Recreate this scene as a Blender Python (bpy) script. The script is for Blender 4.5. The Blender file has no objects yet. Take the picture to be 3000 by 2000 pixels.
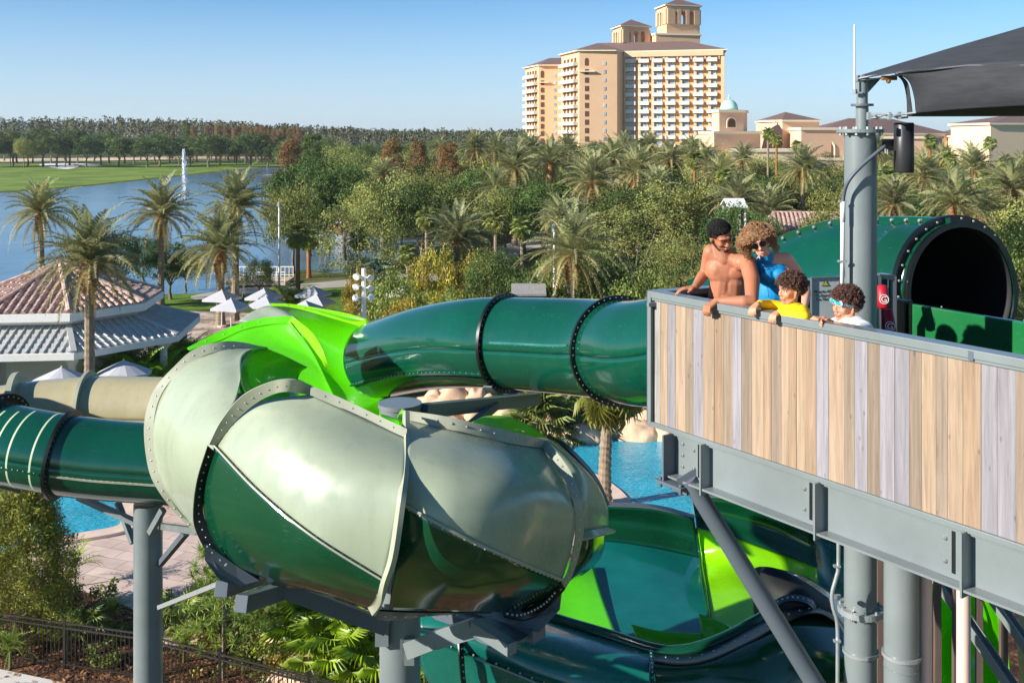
import bpy, bmesh, math, random
from mathutils import Vector, Matrix, noise
R=math.radians
H=13.0
random.seed(7)
sc=bpy.context.scene
COL=sc.collection
def P(px,py,Y): return Vector(((px-1500)*Y/3000.0, Y, H+(390-py)*Y/3000.0))
def G(px,py,z=0.0):
    Y=(H-z)*3000.0/(py-390.0); return Vector(((px-1500)*Y/3000.0,Y,z))
def lin(c):
    return tuple(((v/255.0)/12.92 if v/255.0<=0.04045 else ((v/255.0+0.055)/1.055)**2.4) for v in c)
# ---------------------------------------------------------------- materials
MATS={}
def newmat(name):
    m=bpy.data.materials.new(name); m.use_nodes=True
    nt=m.node_tree; b=nt.nodes['Principled BSDF']; return m,nt,b
def mat(name,rgb,rough=0.5,metal=0.0,var=0.12,vs=3.0,bump=0.0,bs=30.0,coat=0.0,srgb=True,attr=None,stretch=None,trans=0.0,objvar=0.0,emit=None,spec=None,hue=0.0):
    if name in MATS: return MATS[name]
    m,nt,b=newmat(name); N=nt.nodes; L=nt.links
    c=lin(rgb) if srgb else rgb
    b.inputs['Roughness'].default_value=rough; b.inputs['Metallic'].default_value=metal
    if coat: b.inputs['Coat Weight'].default_value=coat; b.inputs['Coat Roughness'].default_value=0.06
    if spec is not None: b.inputs['Specular IOR Level'].default_value=spec
    tc=N.new('ShaderNodeTexCoord'); mp=N.new('ShaderNodeMapping'); L.new(tc.outputs['Object'],mp.inputs['Vector'])
    if stretch: mp.inputs['Scale'].default_value=stretch
    nz=N.new('ShaderNodeTexNoise'); nz.inputs['Scale'].default_value=vs; nz.inputs['Detail'].default_value=6; nz.inputs['Roughness'].default_value=0.6
    L.new(mp.outputs[0],nz.inputs['Vector'])
    mr=N.new('ShaderNodeMapRange'); mr.inputs[1].default_value=0.3; mr.inputs[2].default_value=0.7; mr.inputs[3].default_value=1-var; mr.inputs[4].default_value=1+var
    L.new(nz.outputs[0],mr.inputs[0])
    hs=N.new('ShaderNodeHueSaturation'); L.new(mr.outputs[0],hs.inputs['Value'])
    if attr:
        a=N.new('ShaderNodeVertexColor'); a.layer_name=attr
        mx=N.new('ShaderNodeMix'); mx.data_type='RGBA'; mx.blend_type='MULTIPLY'; mx.inputs[0].default_value=1
        mx.inputs[6].default_value=(*c,1); L.new(a.outputs[0],mx.inputs[7]); L.new(mx.outputs[2],hs.inputs['Color'])
    else: hs.inputs['Color'].default_value=(*c,1)
    out=hs.outputs[0]
    if objvar or hue:
        oi=N.new('ShaderNodeObjectInfo'); m2=N.new('ShaderNodeMapRange'); L.new(oi.outputs['Random'],m2.inputs[0]); m2.inputs[3].default_value=1-objvar; m2.inputs[4].default_value=1+objvar
        h2=N.new('ShaderNodeHueSaturation'); L.new(out,h2.inputs['Color']); L.new(m2.outputs[0],h2.inputs['Value'])
        if hue:
            mm=N.new('ShaderNodeMath'); mm.operation='MULTIPLY'; mm.inputs[1].default_value=17.31; L.new(oi.outputs['Random'],mm.inputs[0])
            fr=N.new('ShaderNodeMath'); fr.operation='FRACT'; L.new(mm.outputs[0],fr.inputs[0])
            m3=N.new('ShaderNodeMapRange'); L.new(fr.outputs[0],m3.inputs[0]); m3.inputs[3].default_value=0.5-hue; m3.inputs[4].default_value=0.5+hue; L.new(m3.outputs[0],h2.inputs['Hue'])
        out=h2.outputs[0]
    L.new(out,b.inputs['Base Color'])
    if bump:
        n2=N.new('ShaderNodeTexNoise'); n2.inputs['Scale'].default_value=bs; n2.inputs['Detail'].default_value=4; L.new(mp.outputs[0],n2.inputs['Vector'])
        bp=N.new('ShaderNodeBump'); bp.inputs['Strength'].default_value=bump; bp.inputs['Distance'].default_value=0.02; L.new(n2.outputs[0],bp.inputs['Height']); L.new(bp.outputs[0],b.inputs['Normal'])
    if trans:
        tr=N.new('ShaderNodeBsdfTranslucent'); L.new(out,tr.inputs['Color']); ms=N.new('ShaderNodeMixShader'); ms.inputs[0].default_value=trans
        L.new(b.outputs[0],ms.inputs[1]); L.new(tr.outputs[0],ms.inputs[2]); L.new(ms.outputs[0],N['Material Output'].inputs['Surface'])
    if emit: b.inputs['Emission Color'].default_value=(*c,1); b.inputs['Emission Strength'].default_value=emit
    MATS[name]=m; return m
# ---------------------------------------------------------------- objects
def tag(o,label=None,cat=None,group=None,kind=None):
    if label: o['label']=label
    if cat: o['category']=cat
    if group: o['group']=group
    if kind: o['kind']=kind
    return o
def thing(name,label,cat,loc=(0,0,0),group=None,rotz=0.0):
    o=bpy.data.objects.new(name,None); COL.objects.link(o); o.location=loc; o.rotation_euler=(0,0,rotz); o.empty_display_size=0.2
    return tag(o,label,cat,group)
def rootloc(p):
    while p is not None and p.parent is not None: p=p.parent
    return Vector(p.location) if p is not None else Vector((0,0,0))
def link(name,me,parent=None,loc=None):
    o=bpy.data.objects.new(name,me); COL.objects.link(o)
    if parent is not None: o.parent=parent
    if loc is not None: o.location=loc
    return o
def copy_tree(o,parent=None):
    c=o.copy(); COL.objects.link(c); c.parent=parent
    for ch in list(o.children): copy_tree(ch,c)
    return c
class MB:
    def __init__(s): s.v=[]; s.f=[]; s.m=[]; s.c=[]; s.col=(1,1,1)
    def add(s,vs,fs,mi=0):
        b=len(s.v); s.v+= [tuple(x) for x in vs]; s.c+=[s.col]*len(vs)
        for f in fs: s.f.append(tuple(b+i for i in f)); s.m.append(mi)
    def box(s,c,sz,ax=None,mi=0):
        c=Vector(c); ax=ax or (Vector((1,0,0)),Vector((0,1,0)),Vector((0,0,1)))
        h=[Vector(ax[i])*sz[i]/2 for i in range(3)]
        vs=[c+h[0]*a+h[1]*b+h[2]*d for a in(-1,1) for b in(-1,1) for d in(-1,1)]
        s.add(vs,[(0,1,3,2),(4,6,7,5),(0,4,5,1),(2,3,7,6),(0,2,6,4),(1,5,7,3)],mi)
    def bar(s,a,b,w,h,mi=0,up=Vector((0,0,1))):
        a=Vector(a);b=Vector(b);d=(b-a);l=d.length;d.normalize()
        x=d.cross(up)
        if x.length<1e-4: x=Vector((1,0,0))
        x.normalize(); u=x.cross(d); s.box((a+b)/2,(w,l,h),(x,d,u),mi)
    def cyl(s,a,b,r,r2=None,n=16,mi=0,caps=True):
        a=Vector(a);b=Vector(b);r2=r if r2 is None else r2
        s.tube([a,b],[r,r2],n,mi,caps)
    def tube(s,pts,rs,n=12,mi=0,caps=True):
        pts=[Vector(p) for p in pts]
        if not hasattr(rs,'__len__'): rs=[rs]*len(pts)
        vs=[]; pu=None
        for i,p in enumerate(pts):
            d=(pts[min(i+1,len(pts)-1)]-pts[max(i-1,0)]).normalized()
            if pu is None:
                pu=Vector((0,0,1)) if abs(d.z)<0.9 else Vector((1,0,0))
            x=d.cross(pu); x.normalize(); u=x.cross(d); pu=u
            for k in range(n):
                t=2*math.pi*k/n; vs.append(p+(x*math.cos(t)+u*math.sin(t))*rs[i])
        fs=[]
        for i in range(len(pts)-1):
            for k in range(n):
                k2=(k+1)%n; fs.append((i*n+k,i*n+k2,(i+1)*n+k2,(i+1)*n+k))
        if caps:
            fs.append(tuple(range(n))); fs.append(tuple((len(pts)-1)*n+k for k in reversed(range(n))))
        s.add(vs,fs,mi)
    def lathe(s,prof,c=(0,0,0),n=24,mi=0,ax=None,a0=0.0,a1=None):
        c=Vector(c); ax=ax or (Vector((1,0,0)),Vector((0,1,0)),Vector((0,0,1)))
        full=a1 is None; a1=2*math.pi if full else a1; m=n if full else n+1
        vs=[]
        for r,z in prof:
            for k in range(m):
                t=a0+(a1-a0)*k/n; vs.append(c+ax[0]*(r*math.cos(t))+ax[1]*(r*math.sin(t))+ax[2]*z)
        fs=[]
        for i in range(len(prof)-1):
            for k in range(n):
                k2=(k+1)%m if full else k+1
                fs.append((i*m+k,i*m+k2,(i+1)*m+k2,(i+1)*m+k))
        s.add(vs,fs,mi)
    def grid(s,g,mi=0):
        nr=len(g);nc=len(g[0]); vs=[p for r in g for p in r]
        s.add(vs,[(i*nc+j,i*nc+j+1,(i+1)*nc+j+1,(i+1)*nc+j) for i in range(nr-1) for j in range(nc-1)],mi)
    def ball(s,c,r,mi=0,sc=(1,1,1),n=8,m=5,rot=None):
        c=Vector(c); vs=[];fs=[]
        rings=m-1
        def tf(v):
            v=Vector((v.x*sc[0],v.y*sc[1],v.z*sc[2]))*r
            if rot is not None: v=rot@v
            return c+v
        vs.append(tf(Vector((0,0,1))))
        for i in range(1,m):
            a=math.pi*i/m
            for k in range(n):
                t=2*math.pi*k/n; vs.append(tf(Vector((math.sin(a)*math.cos(t),math.sin(a)*math.sin(t),math.cos(a)))))
        vs.append(tf(Vector((0,0,-1)))); last=len(vs)-1
        for k in range(n): fs.append((0,1+k,1+(k+1)%n)); fs.append((last,1+(rings-1)*n+(k+1)%n,1+(rings-1)*n+k))
        for i in range(rings-1):
            for k in range(n): fs.append((1+i*n+k,1+(i+1)*n+k,1+(i+1)*n+(k+1)%n,1+i*n+(k+1)%n))
        s.add(vs,fs,mi)
    def prism(s,poly,z0,z1,mi=0):
        n=len(poly); vs=[Vector((p[0],p[1],z0)) for p in poly]+[Vector((p[0],p[1],z1)) for p in poly]
        fs=[tuple(reversed(range(n))),tuple(range(n,2*n))]+[(i,(i+1)%n,n+(i+1)%n,n+i) for i in range(n)]
        s.add(vs,fs,mi)
    def mesh(s,name,mats,off=Vector((0,0,0)),smooth=False,fix=True):
        me=bpy.data.meshes.new(name)
        me.from_pydata([(v[0]-off.x,v[1]-off.y,v[2]-off.z) for v in s.v],[],s.f)
        for mm in (mats if isinstance(mats,(list,tuple)) else [mats]): me.materials.append(mm)
        me.polygons.foreach_set('material_index',s.m)
        ca=me.color_attributes.new('tint','FLOAT_COLOR','POINT')
        flat=[]
        for c in s.c: flat+= [c[0],c[1],c[2],1.0]
        ca.data.foreach_set('color',flat)
        if fix:
            bm=bmesh.new(); bm.from_mesh(me); bmesh.ops.recalc_face_normals(bm,faces=bm.faces); bm.to_mesh(me); bm.free()
        if smooth:
            me.polygons.foreach_set('use_smooth',[True]*len(me.polygons))
        me.update(); return me
    def build(s,name,mats,parent=None,smooth=False,loc=None,solid=0.0,bevel=0.0,fix=True,autosm=None,sub=0,wn=False):
        off=rootloc(parent) if parent is not None else (Vector(loc) if loc is not None else Vector((0,0,0)))
        me=s.mesh(name,mats,off,smooth or autosm is not None,fix)
        o=link(name,me,parent,None if parent is not None else off)
        if autosm is not None:
            for e in me.edges: pass
            bm=bmesh.new(); bm.from_mesh(me)
            for e in bm.edges:
                if len(e.link_faces)==2 and e.calc_face_angle(0)>autosm: e.smooth=False
            bm.to_mesh(me); bm.free()
        if sub: md=o.modifiers.new('sub','SUBSURF'); md.levels=sub; md.render_levels=sub
        if solid: md=o.modifiers.new('sol','SOLIDIFY'); md.thickness=solid; md.offset=0
        if bevel: md=o.modifiers.new('bev','BEVEL'); md.width=bevel; md.segments=2; md.limit_method='ANGLE'
        return o
def cr(p0,p1,p2,p3,t):
    return 0.5*((2*p1)+(-p0+p2)*t+(2*p0-5*p1+4*p2-p3)*t*t+(-p0+3*p1-3*p2+p3)*t**3)
def spline(pts,n):
    pts=[Vector(p) for p in pts]; m=len(pts)
    if m==2: return [pts[0].lerp(pts[1],i/(n)) for i in range(n+1)]
    e=[2*pts[0]-pts[1]]+pts+[2*pts[-1]-pts[-2]]; out=[]
    for i in range(n+1):
        t=i/n*(m-1); k=min(int(t),m-2); out.append(cr(e[k],e[k+1],e[k+2],e[k+3],t-k))
    return out
def evenly(pts,n):
    L=[0]
    for a,b in zip(pts,pts[1:]): L.append(L[-1]+(b-a).length)
    out=[];k=0
    for i in range(n+1):
        d=L[-1]*i/n
        while k<len(L)-2 and L[k+1]<d: k+=1
        seg=L[k+1]-L[k]; out.append(pts[k].lerp(pts[k+1],(d-L[k])/seg if seg>0 else 0))
    return out
def net(cols,nu=24,nv=24):
    a=[spline([P(*q) for q in c],nv) for c in cols]
    return [spline([c[j] for c in a],nu) for j in range(nv+1)]   # rows top->bottom, each left->right
def curve(pp,n=30): return evenly(spline([P(*q) for q in pp],n*3),n)
def sub(g,r0,r1,c0=None,c1=None): return [r[c0:c1] for r in g[r0:r1]]
# shared materials
def slide_mat(name,rgb,rough=0.16,var=0.10):
    """gelcoat: glossy with faint blotches, scuffs and hair-line scratches"""
    m,nt,b=newmat(name); N=nt.nodes; L=nt.links
    tc=N.new('ShaderNodeTexCoord')
    n1=N.new('ShaderNodeTexNoise'); n1.inputs['Scale'].default_value=1.1; n1.inputs['Detail'].default_value=5; L.new(tc.outputs['Object'],n1.inputs['Vector'])
    mr=N.new('ShaderNodeMapRange'); mr.inputs[1].default_value=.3; mr.inputs[2].default_value=.7; mr.inputs[3].default_value=1-var; mr.inputs[4].default_value=1+var; L.new(n1.outputs[0],mr.inputs[0])
    hs=N.new('ShaderNodeHueSaturation'); hs.inputs['Color'].default_value=(*lin(rgb),1)
    ms=N.new('ShaderNodeMapping'); ms.inputs['Scale'].default_value=(9,9,.55); L.new(tc.outputs['Object'],ms.inputs['Vector']); ns=N.new('ShaderNodeTexNoise'); ns.inputs['Scale'].default_value=1; ns.inputs['Detail'].default_value=5; L.new(ms.outputs[0],ns.inputs['Vector'])   # water run marks
    rs=N.new('ShaderNodeMapRange'); rs.inputs[1].default_value=.5; rs.inputs[2].default_value=.78; rs.inputs[3].default_value=1.0; rs.inputs[4].default_value=.90; L.new(ns.outputs[0],rs.inputs[0]); mm=N.new('ShaderNodeMath'); mm.operation='MULTIPLY'; L.new(mr.outputs[0],mm.inputs[0]); L.new(rs.outputs[0],mm.inputs[1]); L.new(mm.outputs[0],hs.inputs['Value'])
    mp=N.new('ShaderNodeMapping'); mp.inputs['Scale'].default_value=(1.5,1.5,9); mp.inputs['Rotation'].default_value=(.4,.3,.2); L.new(tc.outputs['Object'],mp.inputs['Vector'])
    n2=N.new('ShaderNodeTexNoise'); n2.inputs['Scale'].default_value=7; n2.inputs['Detail'].default_value=9; n2.inputs['Roughness'].default_value=.75; L.new(mp.outputs[0],n2.inputs['Vector'])
    r2=N.new('ShaderNodeMapRange'); r2.inputs[1].default_value=.60; r2.inputs[2].default_value=.82; r2.inputs[3].default_value=0; r2.inputs[4].default_value=.30; L.new(n2.outputs[0],r2.inputs[0])
    mx=N.new('ShaderNodeMix'); mx.data_type='RGBA'; L.new(r2.outputs[0],mx.inputs[0]); L.new(hs.outputs[0],mx.inputs[6]); mx.inputs[7].default_value=(.5,.55,.48,1)
    L.new(mx.outputs[2],b.inputs['Base Color'])
    n3=N.new('ShaderNodeTexNoise'); n3.inputs['Scale'].default_value=4; n3.inputs['Detail'].default_value=7; L.new(tc.outputs['Object'],n3.inputs['Vector'])
    r3=N.new('ShaderNodeMapRange'); r3.inputs[1].default_value=.35; r3.inputs[2].default_value=.75; r3.inputs[3].default_value=rough*.8; r3.inputs[4].default_value=rough*1.8; L.new(n3.outputs[0],r3.inputs[0]); L.new(r3.outputs[0],b.inputs['Roughness'])
    n4=N.new('ShaderNodeTexNoise'); n4.inputs['Scale'].default_value=220; n4.inputs['Detail'].default_value=2; L.new(tc.outputs['Object'],n4.inputs['Vector'])
    bp=N.new('ShaderNodeBump'); bp.inputs['Strength'].default_value=.05; bp.inputs['Distance'].default_value=.01; L.new(n4.outputs[0],bp.inputs['Height'])
    n5=N.new('ShaderNodeTexNoise'); n5.inputs['Scale'].default_value=1.6; n5.inputs['Detail'].default_value=2; L.new(tc.outputs['Object'],n5.inputs['Vector'])
    b2=N.new('ShaderNodeBump'); b2.inputs['Strength'].default_value=.12; b2.inputs['Distance'].default_value=.05; L.new(n5.outputs[0],b2.inputs['Height']); L.new(bp.outputs[0],b2.inputs['Normal']); L.new(b2.outputs[0],b.inputs['Normal'])
    b.inputs['Coat Weight'].default_value=.5; b.inputs['Coat Roughness'].default_value=.035
    MATS[name]=m; return m
M_TUBE=slide_mat('green_fibreglass',(9,72,54),.07)
M_DARK=slide_mat('deep_green_fibreglass',(9,64,40),.10)
M_PALE=slide_mat('sage_fibreglass',(156,166,142),.25,.06)
M_PALEF=slide_mat('sage_flange',(162,164,142),.42,.08)
M_LIME=slide_mat('lime_fibreglass',(96,214,6),.2,.06)
M_LIME2=slide_mat('bright_lime_fibreglass',(150,232,10),.2,.06)
for _m in (M_LIME,M_LIME2):   # thin moulding lets some light through
    _n=_m.node_tree; _b=_n.nodes['Principled BSDF']; _t=_n.nodes.new('ShaderNodeBsdfTranslucent'); _t.inputs[0].default_value=(.22,.62,.01,1); _x=_n.nodes.new('ShaderNodeMixShader'); _x.inputs[0].default_value=.25
    _n.links.new(_b.outputs[0],_x.inputs[1]); _n.links.new(_t.outputs[0],_x.inputs[2]); _n.links.new(_x.outputs[0],_n.nodes['Material Output'].inputs['Surface'])
M_BEIGE=slide_mat('beige_fibreglass',(178,168,132),.3,.06)
M_TEAL=slide_mat('teal_fibreglass',(18,104,92),.22,.12)
for _m in (M_PALE,M_PALEF): _m.node_tree.nodes['Principled BSDF'].inputs['Coat Weight'].default_value=.18
M_BLK=mat('black_rubber_flange',(9,15,14),.35,var=.3,vs=9)
M_BOLT=mat('zinc_bolt',(205,205,198),.32,.8,var=.1)
M_STEEL=mat('grey_painted_steel',(117,125,125),.38,.0,var=.13,vs=1.6,bump=.04,bs=60,coat=.35)
M_STEELD=mat('dark_grey_painted_steel',(88,96,104),.45,.0,var=.1,vs=2.2,bump=.04,bs=60)
M_GALV=mat('galvanised_metal',(176,180,180),.35,.5,var=.12,vs=14)
M_BLACK=mat('black_metal',(24,25,27),.4,.1,var=.2)
M_INT=mat('unlit_black_lining',(6,8,8),.7,var=.2)  # near-black put in for the shade inside the slide tube
M_WHITE=mat('white_paint',(232,230,224),.5,var=.04)
M_TEXT=mat('dark_lettering',(60,66,72),.6,var=.02)
# vegetation
M_DATE=mat('date_palm_leaf',(164,166,116),.5,var=.18,vs=.6,attr='tint',trans=.36,objvar=.15,hue=.012)
M_FAN=mat('fan_palm_leaf',(134,146,70),.5,var=.2,vs=.8,attr='tint',trans=.3,objvar=.18,hue=.015)
M_LEAF=mat('broad_leaf',(148,150,84),.7,var=.2,vs=.5,attr='tint',trans=.34,objvar=.26,spec=.2,hue=.016)
M_LEAFD=mat('dark_leaf',(92,112,58),.7,var=.2,vs=.5,attr='tint',trans=.32,objvar=.24,spec=.2,hue=.015)
M_LEAFY=mat('yellow_green_leaf',(176,162,56),.55,var=.2,vs=.9,attr='tint',trans=.28,objvar=.15,hue=.02)
M_LEAFB=mat('bright_leaf',(124,136,60),.55,var=.2,vs=.9,attr='tint',trans=.3,objvar=.15,hue=.02)
M_RUST=mat('rust_cypress_needle',(140,112,62),.65,var=.2,vs=.4,attr='tint',trans=.22,objvar=.15,hue=.014)
M_BLUE=mat('blue_green_leaf',(120,145,125),.5,var=.15,vs=.9,attr='tint',trans=.1)
M_BARK=mat('palm_bark',(140,122,100),.85,var=.3,vs=7,bump=.6,bs=16)
M_BOOT=mat('palm_boot_fibre',(150,98,52),.85,var=.35,vs=9,bump=.7,bs=18)
M_BARKG=mat('grey_bark',(112,100,86),.85,var=.3,vs=6,bump=.6,bs=14)
M_STUCCO=mat('tan_stucco',(222,182,142),.85,var=.04,vs=.15,bump=.1,bs=4)
M_STUCCOC=mat('cream_stucco',(240,212,176),.85,var=.04,vs=.15,bump=.1,bs=4)
M_STUCCOP=mat('peach_stucco',(228,188,156),.85,var=.05,vs=.2,bump=.1,bs=4)
M_ORANGE=mat('ochre_stucco',(212,162,108),.85,var=.06,vs=.3)
M_TRIM=mat('cream_trim',(238,222,192),.7,var=.04)
M_ROOFB=mat('brown_roof_tile',(118,94,86),.8,var=.16,vs=1.2)
M_GLASS=mat('window_glass',(150,172,188),.3,.0,var=.22,vs=.4,spec=.6,objvar=.38)
M_DKWIN=mat('deep_window_recess',(96,64,44),.8,var=.2)
M_ROCK=mat('tan_boulder',(214,178,146),.9,var=.28,vs=.9,bump=.8,bs=3)
M_STONE=mat('pool_coping',(226,200,180),.7,var=.12,vs=2)
M_FENCE=mat('bronze_fence_metal',(52,46,40),.45,.3,var=.15)
M_CLOTH=mat('white_canvas',(186,186,190),.8,var=.08,vs=2)
# ---------------------------------------------------------------- ground, water, lawns
def gpoly(pts,n=0,z=0.0):
    w=[G(x,y,z) for x,y in pts]
    if n:
        c=w+[w[0]]; out=[]
        m=len(w)
        for i in range(m):
            a,b,cc,d=w[(i-1)%m],w[i],w[(i+1)%m],w[(i+2)%m]
            for k in range(n): out.append(cr(a,b,cc,d,k/n))
        w=out
    return [Vector((p.x,p.y,z)) for p in w]
def sheet(name,poly,z,m,kind='structure'):
    me=bpy.data.meshes.new(name); bm=bmesh.new()
    vs=[bm.verts.new((p.x,p.y,z)) for p in poly]; f=bm.faces.new(vs)
    if f.normal.z<0: bmesh.ops.reverse_faces(bm,faces=[f])
    bm.faces.ensure_lookup_table(); f.normal_update()
    if f.normal.z<0: f.normal_flip()
    bmesh.ops.triangulate(bm,faces=[f]); bm.to_mesh(me); bm.free(); me.materials.append(m)
    o=link(name,me); o['kind']=kind; return o
def twotone(name,a,b,scale,rough=.9,lo=.45,hi=.55,c=None,bump=.4,bs=8,stretch=None,det=8):
    m,nt,bs_=newmat(name); N=nt.nodes; L=nt.links; bs_.inputs['Roughness'].default_value=rough; bs_.inputs['Specular IOR Level'].default_value=.25
    tc=N.new('ShaderNodeTexCoord'); mp=N.new('ShaderNodeMapping'); L.new(tc.outputs['Object'],mp.inputs[0])
    if stretch: mp.inputs['Scale'].default_value=stretch
    nz=N.new('ShaderNodeTexNoise'); nz.inputs['Scale'].default_value=scale; nz.inputs['Detail'].default_value=det; nz.inputs['Roughness'].default_value=.65; L.new(mp.outputs[0],nz.inputs['Vector'])
    r=N.new('ShaderNodeValToRGB'); L.new(nz.outputs[0],r.inputs[0]); e=r.color_ramp.elements
    e[0].position=lo; e[0].color=(*lin(a),1); e[1].position=hi; e[1].color=(*lin(b),1)
    if c: k=e.new(min(.99,hi+.12)); k.color=(*lin(c),1)
    L.new(r.outputs[0],bs_.inputs['Base Color'])
    n2=N.new('ShaderNodeTexNoise'); n2.inputs['Scale'].default_value=bs; n2.inputs['Detail'].default_value=5; L.new(mp.outputs[0],n2.inputs['Vector'])
    bp=N.new('ShaderNodeBump'); bp.inputs['Strength'].default_value=bump; bp.inputs['Distance'].default_value=.1; L.new(n2.outputs[0],bp.inputs['Height']); L.new(bp.outputs[0],bs_.inputs['Normal'])
    return m
def water(name,rgb,rough,bumps,spec=.5,vein=None):
    m,nt,b=newmat(name); N=nt.nodes; L=nt.links
    b.inputs['Roughness'].default_value=rough; b.inputs['IOR'].default_value=1.33; b.inputs['Specular IOR Level'].default_value=spec
    tc=N.new('ShaderNodeTexCoord'); prev=None
    for sc_,st,dist,strc in bumps:
        mp=N.new('ShaderNodeMapping'); mp.inputs['Scale'].default_value=strc; L.new(tc.outputs['Object'],mp.inputs[0])
        nz=N.new('ShaderNodeTexNoise'); nz.inputs['Scale'].default_value=sc_; nz.inputs['Detail'].default_value=4; L.new(mp.outputs[0],nz.inputs['Vector'])
        bp=N.new('ShaderNodeBump'); bp.inputs['Strength'].default_value=st; bp.inputs['Distance'].default_value=dist; L.new(nz.outputs[0],bp.inputs['Height'])
        if prev: L.new(prev.outputs[0],bp.inputs['Normal'])
        prev=bp
    L.new(prev.outputs[0],b.inputs['Normal'])
    nv=N.new('ShaderNodeTexNoise'); nv.inputs['Scale'].default_value=.12 if vein is None else .35; L.new(tc.outputs['Object'],nv.inputs['Vector'])
    r=N.new('ShaderNodeValToRGB'); L.new(nv.outputs[0],r.inputs[0]); c=lin(rgb); e=r.color_ramp.elements
    e[0].position=.35; e[0].color=(*[v*.82 for v in c],1); e[1].position=.65; e[1].color=(*[min(1,v*1.15) for v in c],1)
    out=r.outputs[0]
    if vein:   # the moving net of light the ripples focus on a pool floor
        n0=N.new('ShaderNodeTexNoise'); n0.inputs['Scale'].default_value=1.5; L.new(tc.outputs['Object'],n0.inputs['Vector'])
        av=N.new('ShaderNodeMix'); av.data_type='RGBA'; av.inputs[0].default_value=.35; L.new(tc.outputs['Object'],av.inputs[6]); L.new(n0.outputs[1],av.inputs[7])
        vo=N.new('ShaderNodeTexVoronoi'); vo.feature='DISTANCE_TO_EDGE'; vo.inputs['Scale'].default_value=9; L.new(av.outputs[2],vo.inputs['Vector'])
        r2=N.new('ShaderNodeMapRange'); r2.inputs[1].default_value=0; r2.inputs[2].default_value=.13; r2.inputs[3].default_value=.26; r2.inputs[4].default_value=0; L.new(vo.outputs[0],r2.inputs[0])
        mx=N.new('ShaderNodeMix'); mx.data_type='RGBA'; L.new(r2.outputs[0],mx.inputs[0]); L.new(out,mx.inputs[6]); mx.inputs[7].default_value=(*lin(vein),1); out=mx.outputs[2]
    L.new(out,b.inputs['Base Color']); return m
big=[Vector((-2600,-60,0)),Vector((2600,-60,0)),Vector((2600,4200,0)),Vector((-2600,4200,0))]
sheet('ground',big,0,twotone('rough_grass_soil',(70,78,36),(98,104,50),.25,c=(120,112,70)))
LAKE=[(-900,655),(-200,585),(0,566),(200,552),(430,528),(640,506),(800,492),(830,503),(815,520),(790,560),(800,600),(860,640),(1000,690),(1350,700),(1400,725),(1180,760),(1010,800),(900,792),(830,806),(700,850),(400,868),(-200,900),(-1100,960)]
sheet('lake_water',gpoly(LAKE,4),.03,water('lake_surface',(96,128,148),.16,[(1.1,.35,.08,(1,.35,1)),(.3,.25,.2,(1,.4,1))],.9))
M_FAIR=twotone('mown_fairway_grass',(100,122,42),(124,146,52),.06,bump=.2,bs=3)
sheet('fairway_grass',gpoly([(-900,640),(-200,583),(0,562),(200,548),(430,524),(640,502),(800,489),(1000,478),(1000,468),(600,472),(200,476),(-300,480),(-1200,490)],2),.05,M_FAIR)
sheet('lake_bank',gpoly([(820,505),(800,560),(815,600),(870,645),(1010,692),(1100,660),(1000,560),(900,500)],3),.06,twotone('bank_soil',(140,96,62),(96,104,46),.3))
sheet('sand_path',gpoly([(-200,478),(300,471),(600,466),(840,464),(840,459),(560,459),(200,464),(-300,468)]),.08,mat('pale_sand',(226,200,164),.9,var=.1,vs=.2))
M_SAND=mat('white_bunker_sand',(246,242,236),.9,var=.05,vs=.3)
for q in ([(118,482),(150,480),(190,481),(232,483),(222,492),(190,496),(150,491),(120,487)],[(170,479),(230,480),(300,485),(262,489),(225,484),(190,481)]):
    o=sheet('bunker_sand',gpoly(q,3),.10,M_SAND)
M_LAWN=twotone('lawn_grass',(80,110,32),(104,134,42),.7,bump=.3,bs=20)
sheet('lawn_grass',gpoly([(420,880),(480,866),(620,852),(900,842),(1120,836),(1300,850),(1320,880),(1130,905),(900,915),(640,905),(560,912),(470,908)],2),.02,M_LAWN)
sheet('lake_path',gpoly([(560,868),(700,846),(840,836),(1000,822),(1200,800),(1400,760),(1520,700),(1640,690),(1700,706),(1560,730),(1440,790),(1240,830),(1000,842),(840,852),(700,866),(600,880)],3),.035,mat('concrete_path',(176,168,156),.85,var=.12,vs=.5))
sheet('plaza_pavement',gpoly([(430,930),(560,912),(900,925),(1160,915),(1240,960),(900,1100),(430,1100),(250,1080),(-300,1140),(-300,1060),(100,1040)],2),.025,twotone('plaza_paving',(140,120,108),(196,178,160),.5,c=(212,198,182)))
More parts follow.
